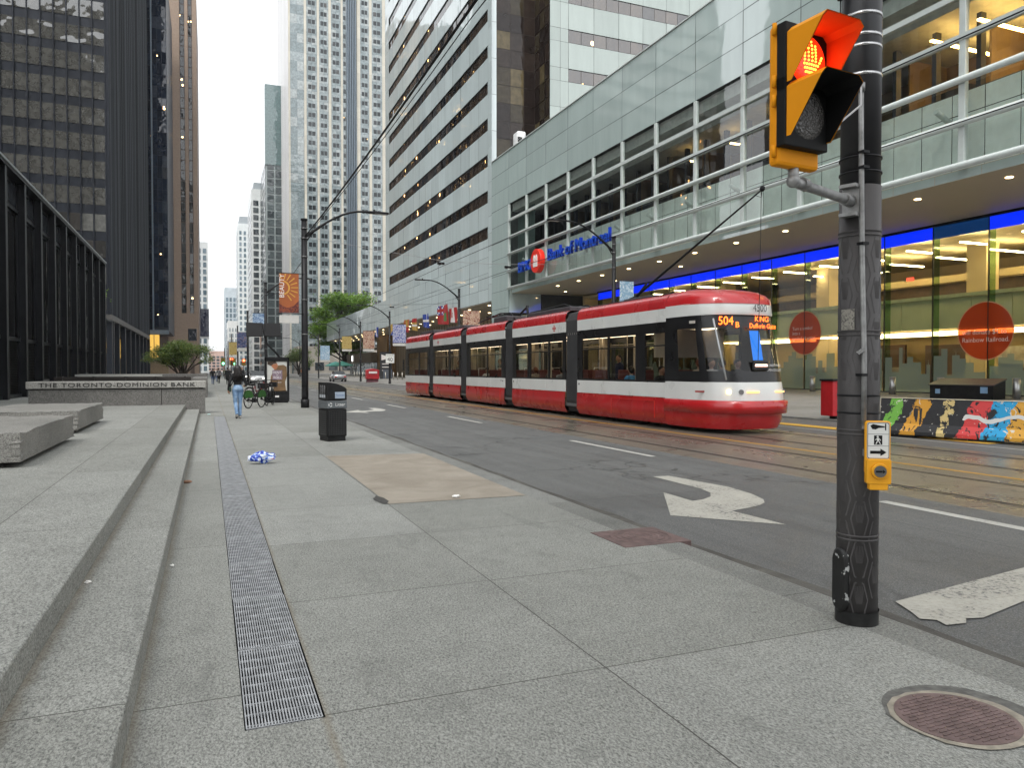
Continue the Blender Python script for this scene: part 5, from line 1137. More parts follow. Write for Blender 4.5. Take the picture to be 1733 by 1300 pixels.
for y,h,lab in ((53.7,7.5,'black post rising behind the framed fashion poster'),(79.5,7.45,'black post just right of the walking woman in jeans'),(108,7.5,'thin black post next left beyond the walking woman'),(137,7.7,'thin distant black post carrying the yellow banner'),(163,7.4,'thin distant black post left of the yellow banner'),(201,7.,'farthest thin black post on the near pavement')):
    lamp_post(lab,3.62,y,h,2.4 if y<60 else 0)
for y,h,lab in ((32.35,8.1,'black lamp post between the streetcar roof and the bank sign'),(57.,8.0,'black lamp post behind the middle of the streetcar roof'),(81.8,8.0,'black lamp post carrying the 40 sign'),(99,7.9,'black lamp post beside the red street box'),(116,7.9,'black lamp post beside the silver car'),(140,7.9,'distant black lamp post before the dark low tree'),(170,7.9,'farthest black lamp post on the far pavement')):
    lamp_post(lab,18.6,y,h,-2.9,1.35)
def wire(pts,r,lab,sag=0,name='overhead_wire',mat=m_black):
    mb=MB(); P=[]
    for a,b in zip(pts,pts[1:]):
        a,b=Vector(a),Vector(b); P+=[a+(b-a)*k/10-Vector((0,0,sag*4*(k/10)*(1-k/10))) for k in range(10)]
    P.append(Vector(pts[-1])); mb.tube(P,r,6); return tag(mb.build(name,mat,norm=False),lab,'wire')
wire([(12.75,0,6.12),(12.75,14.86,6.12),(12.75,32,6.12),(12.75,57,6.12),(12.75,170,6.1)],.011,'thin trolley wire running above the streetcar roof',.04)
wire([(9.55,-2,6.12),(9.55,32,6.12),(9.55,57,6.12),(9.55,170,6.1)],.011,'thin trolley wire above the empty near track',.04)
wire([(3.66,31.3,7.0),(3.72,10.5,7.06),(3.74,3.4,7.3)],.026,'thick black cable climbing from the lamp post to the top edge',.12)
wire([(3.6,31.3,6.85),(3.62,10.5,6.75),(3.66,3.4,7.0)],.009,'thinner dark cable just below the thick climbing cable',.12)
wire([(3.62,31.3,6.1),(3.62,53.7,6.3),(3.62,79.5,6.4)],.014,'dark cable drooping between posts above the near pavement',.25)
for i,(y0,y1,z) in enumerate(((31.4,32.3,6.55),(53.7,57,6.6),(79.5,81.8,6.6))):
    lab=('nearest','second','third')[i]+' span wire hung across the street between the lamp posts'
    wire([(3.65,y0,z+.45),(9.55,(y0+y1)/2,z-.15),(12.75,(y0+y1)/2,z-.15),(18.55,y1,z+.3)],.01,lab,.03,'span_wire',M('pale_wire',(.3,.3,.3),.4,.6) if i==0 else m_black)
    for x,tk in ((9.55,'near'),(12.75,'far')):
        mb=MB(); mb.obox((x,(y0+y1)/2,6.25),(.02,.3,0),(.02,0,0),(0,0,.03)); mb.obox((x,(y0+y1)/2,6.27),(.16,0,0),(0,.04,0),(0,0,.05))
        tag(mb.build('wire_hanger',m_black),'black wire hanger over the %s track on the %s span wire'%(tk,('nearest','second','third')[i]),'wire hanger','wire hangers above the tracks')
# banners
def banner_mat(name,stops,sc=3.):
    m,n,l,o=newmat(name); v=coords(n,l,(sc,sc,sc)); a=noise(n,l,v,1.3,3,.5,1.2); principled(n,l,o,ramp(n,l,a,stops,'CONSTANT'),.6); return m
t=thing('beauty_banner','orange street banner with a sun ray pattern reading BEAUTY','banner',(3.1,31.3,0)); bx0,bx1,by,bz0,bz1=2.62,3.38,31.2,3.85,5.42
mb=MB(); mb.box(bx0,bx1,by,by+.012,bz0,bz1); mb.build('cloth',M('orange_cloth',(.30,.085,.025),.7,0,.25,2),t)
mb=MB(); c=(bx0+.12,bz0+1.0)
for k in range(9):
    a=math.radians(-75+19*k+20); 
    for r0,r1 in ((.34,.62),):
        p=[(c[0]+r0*math.cos(a-.05),c[1]+r0*math.sin(a-.05)),(c[0]+r1*math.cos(a-.04),c[1]+r1*math.sin(a-.04)),(c[0]+r1*math.cos(a+.04),c[1]+r1*math.sin(a+.04)),(c[0]+r0*math.cos(a+.05),c[1]+r0*math.sin(a+.05))]
        p=[(min(max(u,bx0),bx1),min(max(w_,bz0),bz1)) for u,w_ in p]; mb.face([(u,by-.004,w_) for u,w_ in p])
ring=[(c[0]+.3*math.cos(math.radians(-80+16*k)),c[1]+.3*math.sin(math.radians(-80+16*k))) for k in range(11)]; mb.loft([[(u,by-.004,w_) for u,w_ in ring],[(c[0]+(u-c[0])*.78,by-.004,c[1]+(w_-c[1])*.78) for u,w_ in ring]],close=False)
mb.build('sun_rays',M('yellow_ray',(.55,.28,.05),.7),t,norm=False)
mb=MB(); mb.face([(bx0,by-.004,bz0),(bx1,by-.004,bz0),(bx1,by-.004,bz0+.5),(bx1-.2,by-.004,bz0+.28),(bx0+.3,by-.004,bz0+.2),(bx0,by-.004,bz0+.35)]); mb.build('dark_motif',banner_mat('dark_red_motif',((0,(.10,.02,.015)),(.5,(.22,.05,.02)),(.6,(.05,.015,.012))),5),t,norm=False)
mb=MB(); me=textmesh('BEAUTY',.26)
for v in me.vertices: v.co=Vector((bx0+.11-v.co.y,by-.008,bz1-.5+v.co.x))
mb.add(me); mb.build('lettering',M('banner_white',(.75,.72,.68),.6),t,norm=False)
mb=MB(); mb.box(bx0,bx1,by,by+.012,bz0-.42,bz0-.1); mb.build('sponsor_strip',M('pale_sponsor_cloth',(.5,.49,.46),.6),t)
mb=MB()
for z in (bz1+.02,bz0-.03): mb.tube([(bx0-.05,by,z),(3.6,by+.05,z)],.018,6)
mb.build('bracket',m_lp,t)
def banner(x0,x1,y,z0,z1,mat,lab,tail=True):
    t=thing('street_banner',lab,'banner',((x0+x1)/2,y,0),'banners on the lamp posts'); mb=MB(); mb.box(x0,x1,y,y+.012,z0+(.35 if tail else 0),z1); mb.build('cloth',mat,t)
    if tail: mb=MB(); mb.box(x0,x1,y,y+.012,z0,z0+.3); mb.build('sponsor_strip',MATS['pale_sponsor_cloth'],t)
    mb=MB()
    for z in (z1+.02,z0): mb.tube([(x0,y,z),(x1,y,z)],.016,5)
    mb.build('bracket',m_lp,t)
bm1=banner_mat('blue_portrait_cloth',((0,(.45,.48,.55)),(.42,(.07,.09,.28)),(.52,(.5,.5,.55)),(.6,(.12,.12,.3)))); bm2=banner_mat('rust_portrait_cloth',((0,(.34,.2,.13)),(.45,(.45,.33,.25)),(.55,(.2,.06,.04)))); bm3=banner_mat('pale_blue_cloth',((0,(.42,.52,.6)),(.45,(.2,.33,.45)),(.6,(.6,.64,.66))))
bm4=banner_mat('gold_emblem_cloth',((0,(.36,.27,.09)),(.5,(.4,.3,.1)),(.6,(.2,.1,.02)))); bm5=banner_mat('dark_blue_cloth',((0,(.03,.04,.1)),(.45,(.08,.1,.2)),(.6,(.3,.18,.12)))); bm6=banner_mat('blue_diamond_cloth',((0,(.06,.12,.24)),(.47,(.35,.45,.55)),(.58,(.08,.15,.3))),4)
banner(18.85,19.65,32.2,4.2,5.95,bm3,'pale blue banner on the post just left of the trolley pole'); banner(18.85,20.3,56.8,4.1,6.3,bm2,'rust and white banner on the post behind the maple leaf flag'); banner(18.9,20.4,81.6,4.2,6.6,bm1,'blue portrait banner on the post with the 40 sign'); banner(18.9,20.4,98.8,4.0,6.7,bm2,'rust coloured banner on the post beside the red street box'); banner(18.9,20.4,115.8,4.4,6.7,bm4,'gold shield banner on the post beside the silver car'); banner(18.9,20.6,139.8,3.0,6.0,bm3,'pale blue banner on the distant post before the dark low tree')
banner(2.75,3.5,53.5,4.2,5.4,bm6,'blue diamond patterned banner on the post behind the poster'); banner(2.6,3.5,79.3,3.4,5.3,bm5,'dark blue banner left of the post near the walking woman'); banner(2.5,3.5,107.8,3.2,5.3,bm4,'gold emblem banner on a distant near side post')
# 40 sign
t=thing('speed_sign','white square MAXIMUM 40 speed sign on a black lamp post','sign',(18.6,81.6,0)); mb=MB(); mb.box(18.1,19.05,81.55,81.58,2.3,3.3); mb.build('plate',MATS['white_sign_plate'],t)
mb=MB(); put_text(mb,'40',.62,(18.57,81.54,2.68),FACE_S); mb.build('lettering',m_black,t,norm=False); mb=MB(); put_text(mb,'MAXIMUM',.17,(18.57,81.54,3.12),FACE_S); mb.build('lettering',m_black,t,norm=False)
# flags under the canopy
def flag(y,z,w_,h,mats,lab,draw=None):
    t=thing('flag',lab,'flag',(25.2,y,0),'flags hung below the canopy edge'); mb=MB()
    mb.tube([(26.6,y-.05,z+.75),(25.4,y-.05,z+h+.25)],.03,6); mb.build('staff',M('flag_staff',(.3,.28,.24),.5),t)
    mb=MB(); nx=12
    X_=lambda u,v_: (25.4+.10*math.sin(u*7+v_*2+y),y-u*w_,z+h*(1-v_)-.25*u*v_)
    fn=draw or (lambda u,v_:0)
    for i in range(nx*2):
        for j in range(nx): 
            u0,u1,v0,v1=i/(2*nx),(i+1)/(2*nx),j/nx,(j+1)/nx; mb.face([X_(u0,v0),X_(u1,v0),X_(u1,v1),X_(u0,v1)],fn((u0+u1)/2,(v0+v1)/2))
    mb.build('cloth',mats,t,norm=False)
fr=M('flag_red',(.34,.02,.02),.7); fw=M('flag_white',(.62,.6,.58),.7); fb=M('flag_blue',(.03,.06,.28),.7); fy=M('flag_gold',(.4,.25,.05),.7); fo=M('flag_orange',(.36,.10,.03),.7)
def leafy(u,v): 
    if u<.25 or u>.75: return 0
    x,y=abs(u-.5)*2,v
    r=math.hypot(x,(y-.45)*1.0); a=math.atan2(y-.45,x); return 0 if (r<.30*(.72+.28*math.cos(5*(a+PI/2))) or (x<.03 and .45<y<.85)) else 1
flag(81.5,7.0,2.7,1.5,[fr,fw],'red and white maple leaf flag nearest the streetcar roof end',leafy)
def ens(u,v):
    if u<.5 and v<.5:
        a,b=u*2,v*2
        if abs(a-.5)<.09 or abs(b-.5)<.13: return 0
        if abs(a-b)<.12 or abs(a+b-1)<.12: return 2
        return 1
    return 3 if (.64<u<.86 and .45<v<.85) else 0
flag(86.,7.0,4.2,2.1,[fr,fb,fw,M('flag_green',(.06,.2,.06),.7)],'red ensign flag with a union corner beside the maple leaf flag',ens)
flag(92.5,7.0,2.6,1.6,[fb,fw],'blue and white cross flag left of the red ensign',lambda u,v:1 if abs(u-.5)<.08 or abs(v-.5)<.12 else 0)
flag(98,6.9,2.6,1.5,[fy,fr,fw],'gold and red flag left of the blue cross flag',lambda u,v:1 if v<.35 else (2 if abs(v-.6)<.06 else 0))
flag(103,6.9,3.4,1.6,[fo,fr,fy],'orange red rippling flag next left of the gold flag',lambda u,v:1 if v>.55 else (2 if abs(u-.5)<.1 else 0))
flag(112,6.9,2.4,1.5,[fy,fb],'yellow flag hanging right of the 40 sign post',lambda u,v:1 if u+v>1.5 else 0)
flag(122,7.0,2.4,1.5,[fb,fw,fy],'dark blue flag left of the 40 sign post',lambda u,v:1 if abs(u-.3)<.06 else 0)
flag(133,7.0,2.4,1.4,[fy,fb],'gold flag farthest left in the row',lambda u,v:1 if v<.2 else 0)
# ------------------------------------------------------------------ litter bin
t=thing('litter_bin','tall black street litter bin with sloped hood and Litter panel','bin',(2.5,16.6,0)); m_bin=M('bin_black_plastic',(.013,.013,.013),.42,0,.3,6,ior=1.25,bmp=.15); m_bing=M('bin_grey_panel',(.09,.1,.105),.5); bx,by=2.50,16.6; bw_,bd=.222,.27
q=math.radians(13); rot=Matrix.Rotation(q,3,'Z')
def bp(x,y,z): v=rot@Vector((x,y,0)); return Vector((bx+v.x,by+v.y,z))
def bbox(mb,x0,x1,y0,y1,z0,z1,mi=0): mb.obox(bp((x0+x1)/2,(y0+y1)/2,(z0+z1)/2),rot@Vector(((x1-x0)/2,0,0)),rot@Vector((0,(y1-y0)/2,0)),(0,0,(z1-z0)/2),mi)
mb=MB(); bbox(mb,-.2,.2,-.24,.24,.0,.1); mb.build('plinth',m_bin,t)
mb=MB(); bbox(mb,-bw_,bw_,-bd,bd,.1,.70); mb.build('lower_body',m_bin,t,bevel=.02)
mb=MB(); bbox(mb,-bw_-.004,bw_+.004,-bd-.004,bd+.004,.71,.88); o=mb.build('sign_band',m_bing,t,bevel=.015)
mb=MB()
pr=[(-bw_,.89),(bw_,.89),(bw_,1.14),(bw_*.55,1.205),(0,1.25),(-bw_*.6,1.275),(-bw_,1.28)]
mb.loft([[bp(u,yy,z) for u,z in pr] for yy in (-bd,bd)],cap=True,smooth=False); mb.build('hood',m_bin,t,bevel=.012)
mb=MB()
for s in (-1,0,1): mb.loft([[bp(-bw_-d,.11*s+.034*rr_*math.cos(2*PI*k/16),1.11+.085*rr_*math.sin(2*PI*k/16)) for k in range(16)] for rr_,d in ((1.25,.0),(1.25,.01),(1.,.012))]); mb.face([bp(-bw_-.002,.11*s+.034*math.cos(2*PI*k/16),1.11+.085*math.sin(2*PI*k/16)) for k in range(16)])
mb.build('opening',[M('opening_rim',(.10,.10,.10),.4)],t,norm=False)
mb=MB(); bbox(mb,-.05,.17,-bd-.012,-bd,.93,1.07); mb.build('city_plate',M('blue_grey_plate',(.30,.36,.43),.4),t)
mb=MB(); me=textmesh('Toronto',.058)
for v in me.vertices: v.co=bp(.06+v.co.x,-bd-.014,1.0+v.co.y)
mb.add(me); mb.build('plate_lettering',M('plate_blue',(.03,.09,.28),.5),t,norm=False)
mb=MB(); me=textmesh('Litter',.1)
for v in me.vertices: v.co=bp(.065+v.co.x,-bd-.006,.795+v.co.y)
mb.add(me)
for k in range(3):
    a=k*2*PI/3+.4; c=bp(-.155,-bd-.006,.795); u=rot@Vector((1,0,0)); mb.loft([[c+u*(.04*rr_*math.cos(a+i*.28))+up*(.04*rr_*math.sin(a+i*.28)) for i in range(6)] for rr_ in (.65,1.1)],close=False)
mb.build('band_lettering',M('bin_lettering_white',(.7,.7,.68),.5),t,norm=False)
mb=MB()
for i in range(10):
    for j in range(12): u=-.17+.038*i; z=.16+.043*j; mb.obox(bp(u,-bd-.001,z),rot@Vector((.008,0,0)),rot@Vector((0,.004,0)),(0,0,.011))
mb.build('perforation',M('hole_grey',(.035,.035,.035),.7),t)
mb=MB()
for j in range(12): z=.15+.045*j; mb.obox(bp(-bw_-.004,0,z),rot@Vector((.008,0,0)),rot@Vector((0,.22,0)),(0,0,.013))
mb.build('side_slat',M('slat_grey',(.028,.028,.028),.4),t)
mb=MB(); me=textmesh('LITTER',.06)
for s in (-1,0,1):
    mb.obox(bp(-bw_-.006,.12*s,.98),rot@Vector((.003,0,0)),rot@Vector((0,.042,0)),(0,0,.035))
mb.build('opening_label',M('label_grey_white',(.36,.38,.4),.5),t)
# ------------------------------------------------------------------ bike share kiosk poster
t=thing('poster_kiosk','black framed street poster of a person in a brown coat under solar panels','kiosk',(2.95,36.5,0)); kx0,kx1,ky=2.4,3.5,36.5
mb=MB(); mb.box(kx0,kx1,ky,ky+.18,.06,.52); mb.box(kx0,kx0+.09,ky,ky+.18,.52,2.12); mb.box(kx1-.09,kx1,ky,ky+.18,.52,2.12); mb.box(kx0,kx1,ky,ky+.18,1.98,2.14); mb.box(kx0+.09,kx1-.09,ky+.08,ky+.16,.52,1.98); mb.box(kx0+.05,kx1-.05,ky+.02,ky+.16,0,.06); mb.build('frame',m_black,t,bevel=.01)
mb=MB(); mb.box(kx0+.1,kx1-.1,ky+.05,ky+.075,.56,1.95); o=mb.build('poster',M('poster_grey_paper',(.5,.5,.47),.5,0,.08,1.5),t)
def pface(mb,P,d): mb.face([(kx0+.1+u*.9,ky+.05-d,.56+v_*1.39) for u,v_ in P])
m_coat=M('poster_brown',(.16,.095,.045),.7,0,.35,4); 
mb=MB(); pface(mb,[(.33,0),(.95,0),(.9,.3),(1,.5),(.98,.82),(.82,.88),(.52,.86),(.36,.72),(.2,.5),(.14,.2),(.3,.15)],.002); mb.build('poster_coat',m_coat,o,norm=False)
mb=MB(); pface(mb,[(.3,.9),(.5,.93),(.56,.84),(.46,.74),(.38,.72),(.26,.8),(.2,.86)],.004); mb.build('poster_face',M('poster_skin',(.35,.14,.07),.7),o,norm=False)
mb=MB(); pface(mb,[(.03,.9),(.2,.84),(.32,.91),(.5,.94),(.42,1.0),(.04,.99)],.005); mb.build('poster_hair',M('poster_hair',(.05,.035,.025),.7),o,norm=False)
mb=MB(); pface(mb,[(.27,.38),(.76,.38),(.76,.70),(.27,.70)],.006); mb.build('poster_badge',M('poster_mauve',(.22,.16,.2),.7),o,norm=False)
mb=MB()
for s_,sz,z in (("RENT",.15,.62),("'n'",.12,.54),("ROLL",.15,.45)):
    me=textmesh(s_,sz)
    for v in me.vertices: v.co=Vector((kx0+.1+.515*.9+v.co.x,ky+.05-.008,.56+z*1.39+v.co.y))
    mb.add(me)
mb.box(kx0+.35,kx1-.35,ky+.04,ky+.043,.95,.965); mb.build('poster_lettering',M('poster_white',(.7,.68,.68),.6),o,norm=False)
mb=MB(); mb.box(kx0+.43,kx0+.63,ky-.01,ky,.26,.34); mb.build('white_label',MATS['poster_white'],t)
mb=MB(); mb.tube([(3.1,36.6,2.1),(2.85,36.6,2.42),(2.52,36.6,2.75),(2.4,36.6,3.2),(2.36,36.6,3.7)],.05,8); mb.build('curved_mast',m_black,t,norm=False)
for x0,x1 in ((1.6,2.33),(2.4,3.13)):
    mb=MB(); mb.obox(((x0+x1)/2,36.65,3.42),((x1-x0)/2,0,0),(0,.05,-.02),(0,.12,.31)); mb.build('solar_panel',M('panel_back_black',(.012,.012,.013),.5,ior=1.25),t)
# ------------------------------------------------------------------ bikes
def bike(name,label,loc,rz,frame,fender,extra=0,grp='parked bicycles by the poster'):
    t=thing(name,label,'bicycle',loc,grp,rz); blk=m_black; fm=M('bike_'+label[:12],frame,.35,.2)
    for x in (-.53,.53):
        mb=MB(); mb.tube([(x+.33*math.cos(2*PI*k/28),0,.345+.33*math.sin(2*PI*k/28)) for k in range(29)],.022,7,cap=False); mb.cyl((x,-.04,.345),(x,.04,.345),.035,8)
        for k in range(9): a=2*PI*k/9; mb.tube([(x,0,.345),(x+.32*math.cos(a),0,.345+.32*math.sin(a))],.003,3)
        mb.build('wheel',blk,t,local=True,norm=False)
    mb=MB(); 
    for a,b in (((-.53,0,.345),(-.05,0,.3)),((-.05,0,.3),(-.2,0,.85)),((-.05,0,.3),(.38,0,.78)),((-.53,0,.345),(-.17,0,.75)),((.53,0,.345),(.36,0,.95)),((-.1,0,.5),(.39,0,.7))): mb.tube([a,b],.025,7)
    mb.build('frame',fm,t,local=True,norm=False)
    mb=MB(); mb.tube([(.36,0,.95),(.33,0,1.08)],.018,6); mb.tube([(.25,-.28,1.05),(.34,-.2,1.1),(.34,.2,1.1),(.25,.28,1.05)],.015,6); mb.build('handlebar',blk,t,local=True,norm=False)
    mb=MB(); mb.obox((-.22,0,.94),(.13,0,0),(0,.08,0),(0,0,.03)); mb.tube([(-.2,0,.82),(-.21,0,.93)],.015,6); mb.build('saddle',blk,t,local=True,bevel=.02)
    for x in (-.53,.53):
        mb=MB(); ar=[math.radians(20+14*k) for k in range(11)]
        for s in (-.035,.035): mb.loft([[(x+r_*math.cos(a),s,.345+r_*math.sin(a)) for a in ar] for r_ in (.12 if fender[1]>.12 else .36,.385)],close=False)
        mb.build('fender',M('fender_'+label[:12],fender,.4),t,local=True,norm=False)
    mb=MB(); mb.box(.5,.78,-.16,.16,.78,1.0); mb.build('basket',fm,t,local=True)
    mb=MB(); mb.cyl((-.05,-.09,.3),(-.05,.09,.3),.08,12); mb.build('crank',blk,t,local=True)
bike('share_bicycle','share bicycle with bright green wheel guard parked behind the walking woman',(1.72,32.0,0),math.radians(58),(.02,.02,.02),(.035,.14,.03)); bike('share_bicycle','dark share bicycle parked between the green one and the poster',(2.45,34.2,0),math.radians(72),(.015,.015,.016),(.03,.03,.03)); bike('share_bicycle','dark red share bicycle farther back behind the poster',(2.2,38.4,0),math.radians(40),(.2,.03,.03),(.02,.02,.02))
# ------------------------------------------------------------------ far side furniture
t=thing('painted_barrier','concrete road barrier covered in multicoloured drip mural','barrier',(16,11.5,-.06)); A=Vector((15.4,13.55,-.06)); B=Vector((16.72,9.2,-.06)); d=(B-A).normalized(); nq=Vector((-d.y,d.x,0)); nq=-nq if nq.x>0 else nq
prof=[(.0,.06),(.31,.06),(.31,.15),(.2,.33),(.13,.92),(-.13,.92),(-.2,.33),(-.31,.15),(-.31,.06)]
m,n,l,o=newmat('drip_mural'); v=coords(n,l); sx=n.new('ShaderNodeSeparateXYZ'); l.new(v,sx.inputs[0]); s_=math_(n,l,'ADD',math_(n,l,'MULTIPLY',sx.outputs[0],d.x),math_(n,l,'MULTIPLY',sx.outputs[1],d.y)); zz=sx.outputs[2]
w1=math_(n,l,'MULTIPLY_ADD',noise(n,l,v,2.2,4,.6),.55,-.27); uu=math_(n,l,'ADD',math_(n,l,'ADD',s_,w1),math_(n,l,'MULTIPLY',zz,-.28)); f=math_(n,l,'MULTIPLY_ADD',uu,1/4.6,.5+.02)
K=(.02,.02,.022)
c=ramp(n,l,f,((0,K),(.06,(.16,.42,.06)),(.12,K),(.17,(.62,.30,.03)),(.25,K),(.33,(.62,.48,.2)),(.37,K),(.43,(.60,.05,.05)),(.53,(.02,.33,.62)),(.63,(.66,.34,.04)),(.74,(.16,.45,.06)),(.82,(.66,.34,.04)),(.9,(.02,.33,.62))),'CONSTANT')
sp1=noise(n,l,coords(n,l,(1,1,.8)),5.5,4,.65,1.2); c=mixc(n,l,math_(n,l,'LESS_THAN',sp1,.415),c,(.016,.016,.018)); c=mixc(n,l,math_(n,l,'GREATER_THAN',sp1,.635),c,(.62,.6,.52))
dr=noise(n,l,coords(n,l,(1,1,.09)),9,2,.5); c=mixc(n,l,math_(n,l,'MULTIPLY',math_(n,l,'LESS_THAN',dr,.34),math_(n,l,'LESS_THAN',zz,.7)),c,K)
band_=math_(n,l,'ABSOLUTE',math_(n,l,'SUBTRACT',zz,math_(n,l,'MULTIPLY_ADD',noise(n,l,v,1.5,2),.5,.28))); inb=math_(n,l,'MULTIPLY',math_(n,l,'LESS_THAN',band_,.045),math_(n,l,'GREATER_THAN',f,.42)); c=mixc(n,l,inb,c,(.66,.66,.63))
principled(n,l,o,c,.5,0,1.45,0)
mb=MB(); mb.loft([[p+nq*u+up*z for u,z in prof] for p in (A,B)],cap=True,smooth=False); mb.build('barrier_body',m,t,bevel=.02)
mb=MB(); mb.loft([[p+nq*u*1.01+up*z for u,z in ((.14,.925),(-.14,.925),(-.13,.93),(.13,.93))] for p in (A,B)],cap=True); mb.build('pale_top_edge',M('pale_top_paint',(.6,.55,.42),.6,0,.3,2),t)
for k in (.12,.5,.88):
    p=A+(B-A)*k; mb=MB(); mb.obox(p+up*.03,d*.28,nq*.28,up*.03); mb.build('foot',m_black,t)
t=thing('newspaper_box','red free newspaper box with white upright lettering at the kerb','newspaper box',(18.35,18.0,0)); mb=MB(); mb.box(17.98,18.5,17.7,18.2,.10,1.2); mb.build('body',M('box_red',(.40,.012,.018),.35,0,.12,4),t,bevel=.02)
mb=MB(); mb.box(17.95,18.53,17.67,18.23,1.2,1.26); mb.box(18.2,18.5,17.8,18.05,0,.10); mb.build('lid_and_foot',m_black,t,bevel=.01)
mb=MB()
me=textmesh('FREE',.2,spacing=1.1)
for v in me.vertices: v.co=Vector((18.26-v.co.y,17.69,.5+v.co.x))
mb.add(me); mb.build('lettering',M('box_white',(.66,.62,.6),.6),t,norm=False); mb=MB(); mb.box(18.18,18.34,17.69,17.695,1.0,1.12); mb.build('white_patch',MATS['box_white'],t)
m_ss=M('brushed_steel',(.42,.42,.42),.35,.9,.15,9)
for i,(x,y,lab) in enumerate(((31.3,20.9,'steel bollard at the far right beyond the barrier'),(31.3,24.4,'steel bollard left of the black sloped bin'),(31.4,27.1,'steel bollard just right of the foreground pole'),(31.6,32.6,'steel bollard left of the red newspaper box'),(31.7,35.6,'steel bollard beside the end of the streetcar'),(31.7,38.7,'steel bollard hidden partly by the streetcar end'))):
    t=thing('bollard',lab,'bollard',(x,y,.33),'steel bollards before the bank glass'); mb=MB(); mb.cyl((x,y,.3),(x,y,1.17),.15,20); mb.build('post',m_ss,t); mb=MB(); mb.cyl((x,y,1.17),(x,y,1.2),.155,20,0,.14); mb.build('cap',m_ss,t)
t=thing('grit_bin','black storage bin with a sloped grey lid and small blue sticker','bin',(30.2,22.2,.3)); q=Vector((30.35,20.9,0)); e=Vector((31.0,24.1,0)); e=Vector((29.9,23.6,0)); dd=(e-q).normalized(); nn=Vector((-dd.y,dd.x,0))
c=(q+e)/2; hl_=1.3; mb=MB(); mb.loft([[c+dd*s+nn*u+up*z for u,z in ((.5,.3),(.5,.88),(-.5,1.12),(-.5,.3))] for s in (-hl_,hl_)],cap=True,smooth=False); mb.build('body',m_bin,t)
mb=MB(); mb.loft([[c+dd*s+nn*u+up*z for u,z in ((.56,.88),(.56,.92),(-.52,1.18),(-.52,1.13))] for s in (-hl_-.05,hl_+.05)],cap=True,smooth=False); mb.build('lid',M('bin_lid_grey',(.05,.05,.052),.45),t)
mb=MB(); mb.obox(c-dd*.95+nn*.52+up*.7,dd*.14,nn*.01,up*.13); mb.obox(c+dd*.95+nn*.52+up*.62,dd*.1,nn*.01,up*.1); mb.build('sticker',M('blue_sticker',(.2,.33,.5),.5),t)
# red box, fence posts, umbrellas down the far pavement
t=thing('street_box','red rounded street collection box on the far pavement','mail box',(18.7,92,0)); mb=MB(); mb.prism([(17.9+.0,.4),(19.5,.4),(19.5,1.55),(18.7,1.7),(17.9,1.55)],'y',91.5,92.3); mb.build('body',M('mailbox_red',(.34,.015,.022),.4,0,.3,1),t,bevel=.06); mb=MB(); mb.box(18,19.4,91.6,92.2,.02,.4); mb.build('foot',M('mailbox_dark',(.10,.03,.04),.5),t)
mb=MB(); mb.box(18.2,19.2,91.46,91.49,1.1,1.35); mb.build('pale_label',MATS['box_white'],t)
for k in range(26):
    y=72+2.6*k; t=thing('railing_post','pale slim steel post in the row before the ribbed wall','post',(24.6,y,.15),'slim steel posts before the ribbed wall'); mb=MB(); mb.cyl((24.6,y,.12),(24.6,y,1.15),.06,8); mb.build('shaft',M('pale_post',(.42,.4,.35),.4,.3),t); mb=MB(); mb.ball((24.6,y,1.16),.06,0,8); mb.build('cap',MATS['pale_post'],t)
t=thing('info_pillar','dark upright information pillar with white markings before the timber wall','sign',(25.2,113,.1)); mb=MB(); mb.box(24.2,26.,113,113.2,.15,4.3); mb.build('panel',M('pillar_dark',(.03,.03,.033),.5),t); mb=MB(); mb.face([(24.4,112.98,3.9),(25.8,112.98,3.4),(24.4,112.98,3.0)]); 
for z in (2.4,1.9,1.4): mb.box(24.5,25.7,112.97,112.99,z,z+.12)
mb.build('markings',MATS['box_white'],t,norm=False)
mb=MB(); mb.box(24.6,26.0,112.6,112.9,.1,1.6); tag(mb.build('utility_cabinet',M('blue_grey_cabinet',(.08,.09,.11),.5)),'blue grey utility cabinet in front of the dark information pillar','cabinet')
for i,y in enumerate((150,158)):
    t=thing('patio_umbrella',('open green','open teal')[i]+' patio umbrella before the shop windows','umbrella',(24.5,y,.1)); mb=MB()
    rg=[]
    for r_,z in ((.02,3.3),(1.0,2.95),(2.2,2.45),(2.2,2.3)): rg.append([(24.5+r_*math.cos(2*PI*k/8),y+r_*math.sin(2*PI*k/8),z) for k in range(8)])
    mb.loft(rg,smooth=False); mb.build('canopy',M('umbrella_green%d'%i,((.02,.12,.09),(.05,.2,.17))[i],.7),t,norm=False); mb=MB(); mb.cyl((24.5,y,.1),(24.5,y,3.25),.04,8); mb.build('pole',m_black,t)
# signals at the next crossing
def far_signal(x,y,col,lab,z=3.2):
    t=thing('traffic_signal',lab,'traffic signal',(x,y,0),'distant traffic signals'); mb=MB(); mb.cyl((x,y,0),(x,y,z+1.2),.09,8); mb.build('pole',m_lp,t); mb=MB(); mb.box(x-.5,x+.5,y-.5,y-.15,z-.6,z+1.2); mb.build('housing',M('signal_far_yellow',(.3,.2,.03),.5) if col else m_sblk,t)
    mb=MB(); mb.ball((x,y-.5,z+(.75 if col==1 else -.15)),.27,0,10); mb.build('lamp',EM('far_red',(1,.10,.04),7) if col==1 else EM('far_green',(.15,1,.6),4),t)
far_signal(4.6,176,1,'distant red signal right of the walking woman'); far_signal(5.6,196,2,'distant green signal between post and poster'); far_signal(8.3,205,1,'distant red signal left of the poster'); far_signal(3.1,190,2,'distant green signal left of the walking woman')
